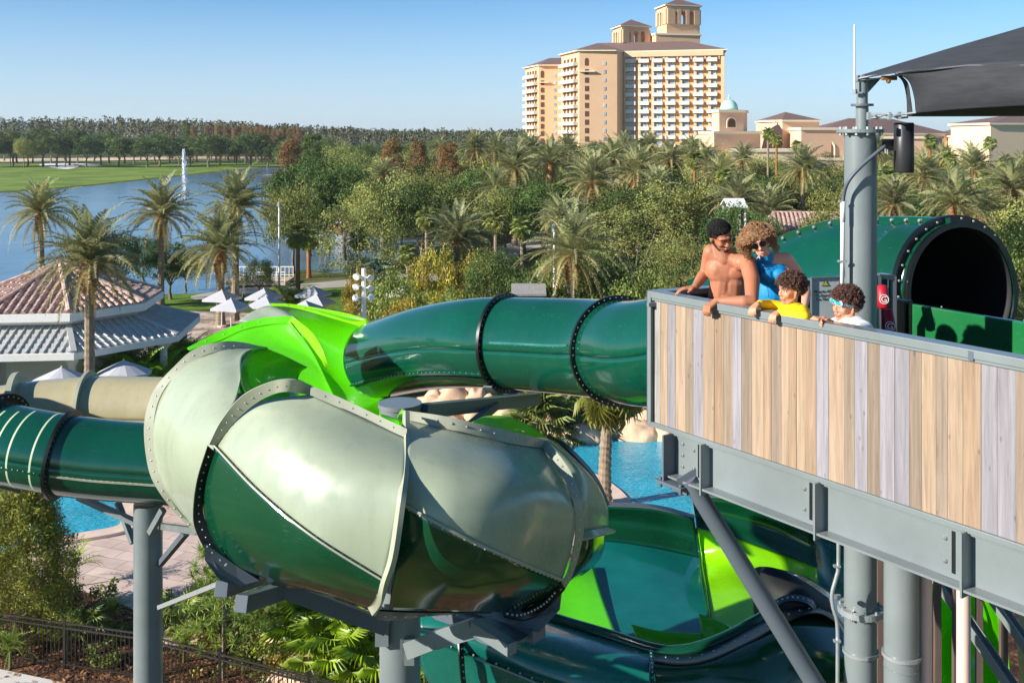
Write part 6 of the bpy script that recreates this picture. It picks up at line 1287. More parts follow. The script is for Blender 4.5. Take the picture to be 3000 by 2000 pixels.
# diagonal brace
BRC=thing('diagonal_brace','round grey steel strut slanting down from the deck corner','steel strut',P(2010,1390,7.2)); mb=MB(); mb.tube([P(2018,1404,7.15),P(2060,1470,7.15),P(2390,2005,7.15),P(2500,2185,7.15)],[.055,.062,.068,.068],24); mb.build('shaft',M_STEELD,BRC,autosm=.8)
mb=MB(); mb.bar(P(2008,1388,7.15),P(2030,1424,7.15),.012,.15); mb.build('end_plate',M_STEELD,BRC)
# the mast
def mast():
    Y=7.25; c=XY(2521,Y); t=thing('steel_mast','thick grey steel mast rising through the deck, carrying shade sail and speaker','mast',c); r=.112
    mb=MB(); mb.cyl(c,c+Vector((0,0,ZP(384,Y))),r,n=44); mb.build('shaft',M_STEEL,t,autosm=.8)
    mb=MB(); z=ZP(384,Y); mb.lathe([(.0,.012),(.165,.012),(.165,-.012),(.11,-.012)],c+Vector((0,0,z)),36)
    for k in range(12): a=k*.5236; q=c+Vector((math.cos(a)*.142,math.sin(a)*.142,z)); mb.cyl(q-Vector((0,0,.03)),q+Vector((0,0,.03)),.011,n=6,mi=1)
    mb.build('flange_plate',[M_STEEL,M_BOLT],t)
    c2=c+Vector((.012,0,0)); mb=MB(); mb.cyl(c2+Vector((0,0,z)),c2+Vector((0,0,ZP(308,Y))),.044,n=28); mb.cyl(c2+Vector((.0,0,ZP(308,Y))),c2+Vector((0,0,ZP(226,Y))),.039,n=28); mb.build('upper_tube',M_STEEL,t,autosm=.8)
    mb=MB(); mb.lathe([(0,.008),(.078,.008),(.078,-.008),(.03,-.008)],c2+Vector((0,0,ZP(308,Y))),28); mb.build('collar',M_STEELD,t)
    mb=MB(); mb.lathe([(0,.01),(.05,.01),(.05,-.03),(.03,-.03)],c2+Vector((0,0,ZP(226,Y))),20)
    a=c2+Vector((.03,0,ZP(232,Y))); mb.add([a,a+Vector((.1,0,0)),a+Vector((0,0,-.11)),a+Vector((0,.01,0)),a+Vector((.1,.01,0)),a+Vector((0,.01,-.11))],[(0,1,2),(5,4,3),(0,3,4,1),(1,4,5,2),(2,5,3,0)]); mb.build('top_bracket',M_STEEL,t)
    # ring clamp and bands below the deck
    for py,w_,h_ in ((1783,.045,.02),): 
        mb=MB(); zz=ZP(py,Y); mb.lathe([(r,h_),(r+w_,h_),(r+w_,-h_),(r,-h_)],c+Vector((0,0,zz)),36)
        for k in range(10): a=k*.628+.2; q=c+Vector((math.cos(a)*(r+.028),math.sin(a)*(r+.028),zz)); mb.cyl(q-Vector((0,0,.04)),q+Vector((0,0,.035)),.010,n=6,mi=1)
        mb.build('bolted_ring',[M_GALV,M_BOLT],t)
    mb=MB(); mb.lathe([(r,.012),(r+.012,.012),(r+.012,-.012),(r,-.012)],c+Vector((0,0,ZP(1905,Y))),36); mb.build('strap_band',M_GALV,t)
    mb=MB(); mb.cyl(c,c+Vector((0,0,.04)),.2,n=20); mb.build('base_plate',M_STEEL,t)
    # conduit on its left
    cd=thing('conduit','thin galvanised conduit bent down the left side of the mast','conduit',P(2468,600,7.15)); mb=MB()
    mb.tube(spline([P(*q) for q in [(2594,428,7.1),(2560,455,7.08),(2520,490,7.08),(2486,530,7.1),(2472,570,7.14),(2469,620,7.15)]],24),.0135,10); mb.build('cable_sleeve',M_STEELD,cd,smooth=True)
    mb=MB(); mb.tube([P(2469,600,7.15),P(2467,870,7.15)],.014,10); mb.cyl(P(2469,590,7.15),P(2469,650,7.15),.018,n=10); mb.build('upper_pipe',M_WHITE,cd,smooth=True)
    mb=MB(); mb.box(P(2468,765,7.15),(.06,.03,.014)); mb.box(P(2468,590,7.15),(.05,.03,.012)); mb.build('clip',M_GALV,cd)
    mb=MB(); mb.tube(spline([P(*q) for q in [(2456,1540,7.0),(2456,1655,7.0),(2450,1690,7.0),(2438,1735,7.0),(2440,1775,7.0),(2452,1820,7.0),(2454,1900,7.0),(2453,2100,7.0)]],40),.013,10); mb.build('lower_pipe',M_GALV,cd,smooth=True)
    mb=MB(); 
    for py in(1657,1876): mb.box(P(2452,py,6.98),(.045,.03,.014))
    mb.box(P(2452,1746,7.05),(.05,.03,.02)); mb.build('clip',M_GALV,cd)
    # antenna
    an=thing('whip_antenna','thin white rod antenna clamped to the mast head','antenna',P(2502,268,7.2)); mb=MB(); mb.cyl(P(2504,268,7.2),P(2504,72,7.2),.0085,.006,n=8); mb.build('rod',M_WHITE,an); mb=MB(); mb.cyl(P(2504,275,7.2),P(2504,262,7.2),.018,n=8); mb.box(P(2513,272,7.2),(.06,.02,.014)); mb.build('clamp',M_GALV,an)
    # speaker
    sp=thing('column_speaker','black cylindrical loudspeaker bracketed to the mast','loudspeaker',P(2648,430,7.15)); cx=P(2648,430,7.15); zt1,zb1=ZP(358,7.15),ZP(506,7.15)
    mb=MB(); mb.lathe([(.01,zt1-.004-cx.z),(.062,zt1-.004-cx.z),(.068,zt1-cx.z-.012),(.068,zb1-cx.z+.012),(.062,zb1-cx.z),(.01,zb1-cx.z)],cx,36); mb.build('housing',mat('speaker_black',(46,44,46),.38,var=.1),sp,autosm=.7)
    mb=MB(); mb.box(P(2606,425,7.2),(.09,.05,.08)); mb.cyl(P(2594,415,7.2),P(2594,445,7.2),.02,n=12); mb.build('bracket',M_BLACK,sp)
    mb=MB(); 
    for q in((2594,450),(2600,452)): mb.cyl(P(q[0],q[1],7.15),P(q[0],q[1]-14,7.15),.006,n=6)
    mb.build('bracket_bolt',M_BOLT,sp)
    return t
mast()
cB2=XY(2641,6.9); t2=thing('steel_column','second thick grey column under the deck, right of the mast','steel column',cB2); mb=MB(); mb.cyl(cB2,cB2+Vector((0,0,ZB-.3)),.114,n=40); mb.build('shaft',M_STEEL,t2,autosm=.8)
mb=MB(); mb.lathe([(.114,.012),(.127,.012),(.127,-.012),(.114,-.012)],cB2+Vector((0,0,ZP(1914,6.9))),36); mb.build('strap_band',M_GALV,t2)
mb=MB(); mb.lathe([(.114,.004),(.118,.004),(.118,-.004),(.114,-.004)],cB2+Vector((0,0,ZP(1950,6.9))),36); mb.build('weld_ring',M_STEEL,t2); mb=MB(); mb.cyl(cB2,cB2+Vector((0,0,.04)),.2,n=20); mb.build('base_plate',M_STEEL,t2)
# timber-look round posts and dark slats behind
M_PINK=mat('limed_timber',(214,184,172),.7,var=.07,vs=1,stretch=(20,20,1.2),bump=.1,bs=12)
M_SLAT=mat('brown_slat',(96,78,72),.7,var=.2,stretch=(10,10,1))
for i,(px,r,lb) in enumerate([(2711,.043,'pale pink round post just right of the second column'),(2823,.044,'pale pink round post at the lower right, under the beam')]):
    c=XY(px,6.9-.2*i); t=thing('timber_post',lb,'post',c); mb=MB(); mb.cyl(c,c+Vector((0,0,ZB-.3)),r,n=22); mb.build('shaft',M_PINK,t,autosm=.8); mb=MB(); mb.cyl(c+Vector((0,0,ZB-.3)),c+Vector((0,0,ZB-.27)),r*1.2,n=16); mb.build('cap',M_STEELD,t)
for px,Y,w_,lb in [(2578,8.0,.045,'dark brown slat between the two big columns'),(2746,8.0,.05,'dark brown slat right of the first pink post'),(2868,8.4,.05,'dark brown slat right of the second pink post'),(2940,8.6,.06,'dark brown slat near the lower right corner'),(2795,8.0,.02,'thin dark slat left of the second pink post')]:
    c=XY(px,Y); mb=MB(); mb.box(c+Vector((0,0,5.3)),(w_,.04,10.6)); o=mb.build('slat_post',M_SLAT,None,loc=c); tag(o,lb,'slat')
for a,b,w_,lb in [((2745,1690,8.2),(3040,2120,7.6),.09,'grey steel truss member slanting between the pink posts'),((2860,1680,8.6),(3080,1990,8.2),.10,'dark steel member slanting at the right edge'),]:
    t=thing('truss_member',lb,'steel strut',P(*a)); mb=MB(); 
    pa,pb=P(*a),P(*b); mb.bar(pa,pb,w_,.02); mb.build('web',M_STEELD,t); mb=MB(); x=(pb-pa).normalized().cross(Zv).normalized()*w_/2
    mb.bar(pa+x,pb+x,.008,.07); mb.bar(pa-x,pb-x,.008,.07); mb.build('flange',M_STEEL,t)
# shade sail
def sail():
    t=thing('shade_sail','black mesh shade sail with a hanging valance, tied to the mast','shade sail',P(2520,226,7.25)); M=mat('black_shade_mesh',(60,62,66),.85,var=.25,vs=5,bump=.5,bs=240,stretch=(1,1,6))
    top=net([[(2507,226,7.3),(2512,228,7.25),(2519,232,7.2)],[(2631,188,7.5),(2632,200,7.1),(2626,214,6.85)],[(2800,137,7.8),(2815,165,7.0),(2839,192,6.5)],[(3000,79,8.0),(3000,130,7.0),(3000,187,6.2)],[(3250,0,8.3),(3250,80,7.2),(3250,172,5.9)],[(4300,-330,9.2),(4300,-180,7.4),(4300,40,5.0)]],30,12)
    shell('top_cloth',top,M,t,.004)
    val=net([[(2626,214,6.85),(2662,238,6.85),(2678,285,6.9),(2683,332,6.95)],[(2730,203,6.7),(2745,240,6.68),(2752,285,6.7),(2758,326,6.75)],[(2839,192,6.5),(2843,235,6.48),(2847,280,6.5),(2850,319,6.55)],[(3000,187,6.2),(3002,230,6.2),(3004,275,6.2),(3005,311,6.25)],[(3250,172,5.9),(3250,220,5.9),(3250,270,5.9),(3250,300,5.9)],[(4300,40,5.0),(4300,100,5.0),(4300,160,5.0),(4300,215,5.0)]],40,20)
    shell('valance',val,M,t,.004)
    back=net([[(2622,216,7.1),(2645,240,7.1),(2656,285,7.1),(2658,342,7.1)],[(2640,222,6.95),(2660,245,6.95),(2668,290,6.95),(2674,336,7.0)]],6,14); shell('valance_return',back,M,t,.004)
    und=net([[(2683,330,6.95),(2660,341,7.2)],[(2850,318,6.55),(2800,341,7.6)],[(3005,310,6.25),(3010,340,7.9)],[(3250,300,5.9),(3250,338,8.2)],[(4300,215,5.0),(4300,320,9.0)]],20,4); shell('lower_hem',und,M,t,.004)
    mb=MB(); 
    for q in [[(2512,231,7.2),(2560,222,7.1),(2619,213,6.95)],[(2520,234,7.2),(2575,230,7.1),(2640,218,6.9)]]: mb.tube(spline([P(*k) for k in q],12),.006,8)
    mb.build('tie_cable',M_GALV,t,smooth=True)
    mb=MB()
    for q in [[(2540,336,7.22),(2580,334,7.1),(2610,341,7.0),(2640,336,6.98),(2684,330,6.94)],[(2545,346,7.22),(2570,346,7.15),(2600,334,7.0),(2630,345,7.0),(2660,344,7.0)],[(2540,350,7.22),(2560,338,7.1),(2572,344,7.1)]]: mb.tube(spline([P(*k) for k in q],16),.007,8)
    for q in((2606,340),(2634,339),(2545,340)): mb.box(P(q[0],q[1],7.0),(.02,.03,.05))
    mb.build('turnbuckle',M_GALV,t,smooth=False); mb=MB(); mb.box(P(2605,229,7.0),(.1,.03,.03)); mb.ball(P(2603,238,7.0),.018); mb.build('hook_plate',mat('rusty_hook',(150,104,60),.6,.3),t)
    mb=MB(); mb.tube([P(3000,187,6.2)+Vector((0,0,-.01)),P(2839,192,6.5),P(2626,214,6.85)],.005,6); mb.build('edge_seam',mat('seam_grey',(96,98,104),.8),t)
sail()
# sign on the back parapet
def text(body,size,m,parent,origin,ux,uz,name='lettering',align='CENTER'):
    cu=bpy.data.curves.new(name,'FONT'); cu.body=body; cu.size=size; cu.align_x=align; cu.extrude=.0008; cu.space_line=1.0
    o=bpy.data.objects.new(name,cu); COL.objects.link(o); dg=bpy.context.evaluated_depsgraph_get(); me=bpy.data.meshes.new_from_object(o.evaluated_get(dg)); bpy.data.objects.remove(o); bpy.data.curves.remove(cu)
    n=ux.cross(uz); M_=Matrix((ux,uz,n)).transposed(); off=rootloc(parent)
    me.transform(M_.to_4x4()); me.transform(Matrix.Translation(origin-off)); me.materials.clear(); me.materials.append(m); return link(name,me,parent)
def sign():
    L1=Vector(P(2378,885,7.95)); L2=Vector(P(2458,885,8.0)); ux=(L2-L1); ux.z=0; w_=ux.length; ux.normalize(); n=Vector((ux.y,-ux.x,0)); c=(L1+L2)/2; zt1,zb1=ZP(812,8.0),ZP(975,8.0); c.z=(zt1+zb1)/2; h_=zt1-zb1
    t=thing('height_sign','grey warning sign with a yellow triangle and three lines of text behind the boys','sign',Vector(c)); mb=MB(); mb.box(c,(w_,.006,h_),(ux,n,Zv)); mb.build('panel',mat('sign_grey',(190,196,192),.4),t)
    mb=MB(); 
    for s_ in(-1,1): mb.box(c+ux*s_*w_/2-n*.0,(.012,.03,h_),(ux,n,Zv))
    mb.box(c+Zv*h_/2,(w_+.012,.03,.012),(ux,n,Zv)); mb.build('frame',M_STEELD,t)
    o=c+n*.0052; a=o+Zv*(h_*.5-.035); tri=[a+Zv*.022,a-Zv*.03-ux*.035,a-Zv*.03+ux*.035]
    mb=MB(); mb.add(tri,[(0,1,2)]); mb.build('warning_triangle',M_TEXT,t,solid=.001); q=sum(tri,Vector())/3; mb=MB(); mb.add([q+(p-q)*.72+n*.0015 for p in tri],[(0,1,2)]); mb.build('triangle_face',mat('sign_yellow_green',(176,186,60),.5),t,solid=.001)
    text('Must be 42" Tall\nTo Experience\nOn This Slide',.030,M_TEXT,t,o+Zv*(h_*.5-.115),ux,Zv)
    mb=MB(); 
    for s_ in(-1,1): mb.ball(o+Zv*(h_*.5-.02)+ux*s_*w_*.42,.005,n=8,m=5)
    mb.build('screw',M_BOLT,t)
sign()
# gate frame and rescue tubes beyond the mast
g0=P(2570,900,8.35); gt=thing('gate_frame','dark steel gate frame right of the mast','gate',Vector(g0)); mb=MB(); ux=WD; 
a,b=P(2572,810,8.35),P(2617,812,8.4); mb.bar(a,b,.04,.04); mb.bar(P(2615,808,8.4),P(2615,1000,8.4),.05,.04,0,Vector((0,1,0))); mb.bar(P(2572,808,8.35),P(2572,1000,8.35),.04,.04,0,Vector((0,1,0))); mb.build('frame',M_STEELD,gt); mb=MB(); mb.bar(P(2572,846,8.36),P(2615,848,8.41),.02,.02); mb.build('mid_rail',M_STEELD,gt)
M_RED=mat('rescue_red',(176,20,42),.5,var=.08,vs=6)
def rescue(a,b,c_,label,letter,ring):
    pa,pb=P(*a),P(*b); t=thing('rescue_tube',label,'rescue tube',pa); mb=MB(); d=(pb-pa); mb.tube([pa,pa+d*.05,pa+d*.5,pa+d*.95,pb],[.025,.046,.05,.046,.025],18); mb.build('foam_body',M_RED,t,smooth=True)
    mid=pa.lerp(pb,c_)+Vector((-.01,-.053,0)); uz=(pa-pb).normalized(); ux=Vector((0,1,0)).cross(uz).normalized()*-1
    if ux.x<0: ux=-ux
    text(letter,.066,M_WHITE,t,mid-uz*.023,ux,ux.cross(Vector((0,1,0)))*-1 if False else uz)
    if ring:
        mb=MB(); mb.lathe([(.033,-.002),(.038,-.002),(.038,.002),(.033,.002)],mid,24,ax=(ux,uz,ux.cross(uz))); mb.build('printed_ring',M_WHITE,t)
rescue((2582,835,8.15),(2590,905,8.1),.55,'red rescue tube behind the mast with a round white mark','G',True)
rescue((2598,905,8.0),(2612,1010,7.9),.45,'red rescue tube beside the black post with a white letter','G',True)
# green start wall and its black post
def startwall():
    a,b=P(2665,888,8.5),P(3060,955,7.52); d=(b-a); d.z=0; L_=d.length; u=d.normalized(); L_*=2.2; n=Vector((u.y,-u.x,0)); zt1=a.z; t=thing('start_gate_wall','glossy green low wall beside the slide mouth, with a head\'s shadow on it','barrier',Vector((a.x,a.y,ZD)))
    mb=MB(); mb.box(Vector((a.x,a.y,0))+u*L_/2+Vector((0,0,(zt1+ZD)/2)),(L_,.05,zt1-ZD),(u,n,Zv)); mb.build('panel',slide_mat('start_wall_green',(26,104,56),.22),t,bevel=.01)
    mb=MB(); mb.box(Vector((a.x,a.y,0))-u*.09+Vector((0,0,(zt1+.02+ZD)/2)),(.17,.10,zt1+.02-ZD),(u,n,Zv)); mb.build('post',M_BLK,t,bevel=.006)
    mb=MB()
    for k in range(4): mb.ball(Vector((a.x,a.y,zt1+.012))+u*(.3+.7*k),.008,n=6,m=4)
    mb.build('cap_screws',M_BOLT,t)
startwall()
# ---------------------------------------------------------------- people
def skin(name,rgb,blush=(1.12,.82,.78)):
    m,nt,b=newmat(name); N=nt.nodes;L=nt.links; tc=N.new('ShaderNodeTexCoord'); n=N.new('ShaderNodeTexNoise'); n.inputs['Scale'].default_value=9; n.inputs['Detail'].default_value=4; L.new(tc.outputs['Object'],n.inputs[0])
    r=N.new('ShaderNodeValToRGB'); L.new(n.outputs[0],r.inputs[0]); c=lin(rgb); r.color_ramp.elements[0].position=.35; r.color_ramp.elements[0].color=(*[v*.9 for v in c],1); r.color_ramp.elements[1].position=.7; r.color_ramp.elements[1].color=(c[0]*blush[0],c[1]*blush[1]*1.15,c[2]*blush[2]*1.15,1)
    L.new(r.outputs[0],b.inputs['Base Color']); b.inputs['Roughness'].default_value=.55; b.inputs['Subsurface Weight'].default_value=.12; b.inputs['Subsurface Radius'].default_value=(.02,.008,.004); b.inputs['Subsurface Scale'].default_value=.5; b.inputs['Specular IOR Level'].default_value=.45
    n2=N.new('ShaderNodeTexNoise'); n2.inputs['Scale'].default_value=160; L.new(tc.outputs['Object'],n2.inputs[0]); bp=N.new('ShaderNodeBump'); bp.inputs['Strength'].default_value=.12; bp.inputs['Distance'].default_value=.002; L.new(n2.outputs[0],bp.inputs['Height']); L.new(bp.outputs[0],b.inputs['Normal']); return m
class Body:
    def __init__(s): s.bm=MB()
    def cap(s,a,ra,b,rb,n=14):
        a=Vector(a);b=Vector(b); d=b-a; l=d.length
        if l<1e-5: s.bm.ball(a,ra,n=n,m=8); return s
        k=5; pts=[];rs=[]
        u=d/l
        for i in range(5): an=math.pi/2*(1-i/4)*.999; pts.append(a-u*ra*math.sin(an)); rs.append(max(.0005,ra*math.cos(an)))
        for i in range(5): an=math.pi/2*(i/4)*.999; pts.append(b+u*rb*math.sin(an)); rs.append(max(.0005,rb*math.cos(an)))
        s.bm.tube(pts,rs,n); return s
    def ell(s,c,r,rot=None,n=18,m=12): s.bm.ball(c,1,sc=r,n=n,m=m,rot=rot); return s
    def chain(s,pts,rs):
        for (a,b,ra,rb) in zip(pts,pts[1:],rs,rs[1:]): s.cap(a,ra,b,rb)
        return s
    def build(s,name,m,parent,vox=.006,smooth=5,factor=.5):
        me=s.bm.mesh('tmp',m,rootloc(parent)); o=bpy.data.objects.new('tmp',me); COL.objects.link(o)
        r=o.modifiers.new('r','REMESH'); r.mode='VOXEL'; r.voxel_size=vox; r.use_smooth_shade=True
        q=o.modifiers.new('s','SMOOTH'); q.factor=factor; q.iterations=smooth
        dg=bpy.context.evaluated_depsgraph_get(); m2=bpy.data.meshes.new_from_object(o.evaluated_get(dg)); m2.name=name
        bpy.data.objects.remove(o); bpy.data.meshes.remove(me); m2.materials.clear(); m2.materials.append(m); m2.polygons.foreach_set('use_smooth',[True]*len(m2.polygons))
        return link(name,m2,parent)
class Head:
    def __init__(s,c,f,u,k):
        s.c=Vector(c); s.f=Vector(f).normalized(); u=Vector(u); s.u=(u-s.f*u.dot(s.f)).normalized(); s.r=s.f.cross(s.u).normalized(); s.k=k
        s.rot=Matrix((s.r,s.f,s.u)).transposed()
    def p(s,x,y,z): return s.c+(s.r*x+s.f*y+s.u*z)*s.k
    def add(s,B,jaw=1.0,nose=1.0):
        k=s.k; E=lambda x,y,z,a,b,c: B.ell(s.p(x,y,z),(a*k,b*k,c*k),s.rot)
        E(0,-.012,.035,.076,.094,.084); E(0,.022,-.012,.064,.070,.078); E(0,.036,-.052,.050*jaw,.052,.050); E(0,.066,-.092,.026*jaw,.024,.024)
        for x in(-1,1):
            E(x*.036,.058,-.022,.027,.028,.026); B.cap(s.p(x*.056,-.005,-.045),.016*k,s.p(x*.030,.052,-.090),.018*k); E(x*.079,-.008,-.006,.010,.020,.031); B.cap(s.p(x*.012,.086,.034),.0125*k,s.p(x*.046,.070,.032),.011*k)
            E(x*.012,.098,-.026,.011*nose,.011,.009)
        B.cap(s.p(0,.090,.018),.008*k,s.p(0,.108,-.020),.0125*k*nose); B.cap(s.p(-.020,.084,-.052),.011*k,s.p(.020,.084,-.052),.011*k); B.cap(s.p(-.016,.080,-.070),.010*k,s.p(.016,.080,-.070),.010*k)
    def features(s,t,brow,closed=False,smile=False,lip=None,lips=True):
        k=s.k
        if not closed:
            for x in(-1,1):
                mb=MB(); mb.ball(s.p(x*.031,.0745,.010),.0135*k,n=14,m=9,rot=s.rot,sc=(1.15,.7,.8)); e=mb.build('eye',mat('eye_white',(228,222,214),.15),t,smooth=True); mb=MB(); mb.ball(s.p(x*.031,.0832,.009),.0058*k,n=12,m=7,rot=s.rot,sc=(1,.35,1)); mb.build('iris',mat('dark_iris',(30,18,12),.1),e,smooth=True)
                mb=MB(); mb.tube([s.p(x*.017,.083,.017),s.p(x*.031,.088,.0225),s.p(x*.046,.079,.014)],.0026*k,6); mb.build('upper_lash',mat('lash_black',(20,14,12),.6),t)
        else:
            for x in(-1,1):
                mb=MB(); mb.tube([s.p(x*.017,.083,.008),s.p(x*.031,.089,.004),s.p(x*.046,.080,.007)],.0032*k,6); mb.build('closed_lash',mat('lash_black',(20,14,12),.6),t)
        for x in(-1,1):
            mb=MB(); mb.tube([s.p(x*.013,.0975,.034),s.p(x*.031,.0955,.042),s.p(x*.052,.080,.036)],[.0045*k,.005*k,.002*k],8); mb.build('eyebrow',brow,t)
        if smile:
            mb=MB(); mb.tube([s.p(-.027,.083,-.050),s.p(-.013,.094,-.058),s.p(.013,.094,-.058),s.p(.027,.083,-.050)],[.003*k,.0058*k,.0058*k,.003*k],10); mb.build('teeth',mat('teeth',(240,232,216),.25),t,smooth=True)
        if lips:
            lm=lip or mat('lip',(170,86,78),.4)
            for z,dz in((-.049,.004),(-.069,-.004)) if smile else ((-.056,0),(-.064,0)):
                mb=MB(); mb.tube([s.p(-.028,.080,-.054 if smile else -.060),s.p(-.012,.0955,z),s.p(.012,.0955,z),s.p(.028,.080,-.054 if smile else -.060)],[.002*k,.0048*k,.0048*k,.002*k],8); mb.build('lip',lm,t,smooth=True)
def curl(mb,rr,p,d,l,rad,turns,th,n=11,sag=0.0):
    d=Vector(d).normalized(); x=d.cross(Vector((rr.gauss(0,1),rr.gauss(0,1),rr.gauss(0,1)))).normalized(); y=d.cross(x); ph=rr.random()*6.283; pts=[]
    for i in range(n):
        t=i/(n-1); a=ph+turns*6.283*t; pts.append(Vector(p)+d*l*t+(x*math.cos(a)+y*math.sin(a))*rad*(.3+.7*t)+Vector((0,0,-sag*t*t)))
    mb.tube(pts,[th]*(n-1)+[th*.4],5)
def scalp(h,rr,n,zmin,front,back=None):
    """random points over the hair-bearing part of the skull: (point, normal)"""
    out=[]
    while len(out)<n:
        v=Vector((rr.gauss(0,1),rr.gauss(0,1),rr.gauss(0,1))).normalized()
        z=v.z*.084+.035; y=v.y*.094-.012
        if y>front and z<zmin+.062: continue
        if z<zmin: continue
        if y>.0 and z<zmin+.035+ y*.5: continue
        out.append((h.c+h.rot@(Vector((v.x*.078,y,z))*h.k),(h.rot@v).normalized()))
    return out
def cappy(B,h,lift=1.0,front=.06,low=-.045):
    """tight cap of hair following the skull"""
    for z,y,a,b,c in((.045,-.020,.083,.092,.084),(.0,-.050,.074,.058,.075),(-.03,-.062,.060,.040,.045),(.078,.022,.060,.052,.036)):
        B.ell(h.p(0,y,z),(a*h.k*lift,b*h.k*lift,c*h.k*lift),h.rot)
def hand(B,wr,palm,side,curlv,k=1.0,fl=.075,spread=.35,bend=(.5,.6),thumb=1):
    """wrist point, palm direction, side direction (towards the little finger), curl direction (where the finger tips bend)"""
    wr=Vector(wr);d=Vector(palm).normalized(); s=Vector(side); s=(s-d*s.dot(d)).normalized(); c=Vector(curlv); c=(c-d*c.dot(d)-s*c.dot(s)).normalized()
    pl=.085*k; 
    for i in range(4):
        o=(i-1.5)*.019*k; B.cap(wr+s*o*.55,.016*k,wr+d*pl+s*o,.0125*k)
    for i,lf in enumerate((.92,1.0,.95,.76)):
        o=(i-1.5)*.0205*k; fd=(d+s*(i-1.5)*spread*.22).normalized(); p=wr+d*pl+s*o; r=.0088*k; l=fl*k*lf
        b0=bend[0]*(1+.12*i); b1=b0+bend[1]*(1+.1*i); b2=b1+bend[1]*.6
        for bb,seg,r2 in((b0,.44,.95),(b1,.31,.88),(b2,.25,.78)):
            q=p+(fd*math.cos(bb)+c*math.sin(bb))*l*seg; B.cap(p,r,q,.0088*k*r2,10); p=q;r=.0088*k*r2
    t0=wr+d*.018*k-s*.022*k; t1=t0+(d*.7-s*.75*thumb+c*.35).normalized()*.036*k; t2=t1+(d*.9-s*.25+c*.35).normalized()*.03*k; B.cap(t0,.014*k,t1,.0115*k); B.cap(t1,.0115*k,t2,.009*k)
def legs(B,hip,w,foot_z,yaw,k=1.0,rt=.085):
    h=Vector(hip); f=Vector((math.cos(yaw),math.sin(yaw),0)); s=Vector((-f.y,f.x,0))
    for q in(-1,1):
        a=h+s*w*q; kn=Vector((a.x,a.y,(a.z+foot_z)/2+.02))+f*.02; an=Vector((a.x,a.y,foot_z+.08))-f*.01
        B.cap(a,rt*k,kn,.055*k); B.cap(kn,.056*k,kn.lerp(an,.35)-f*.01,.056*k); B.cap(kn.lerp(an,.35)-f*.01,.056*k,an,.036*k); B.cap(an-f*.03+Vector((0,0,-.045)),.032*k,an+f*.13*k+Vector((0,0,-.055)),.024*k)
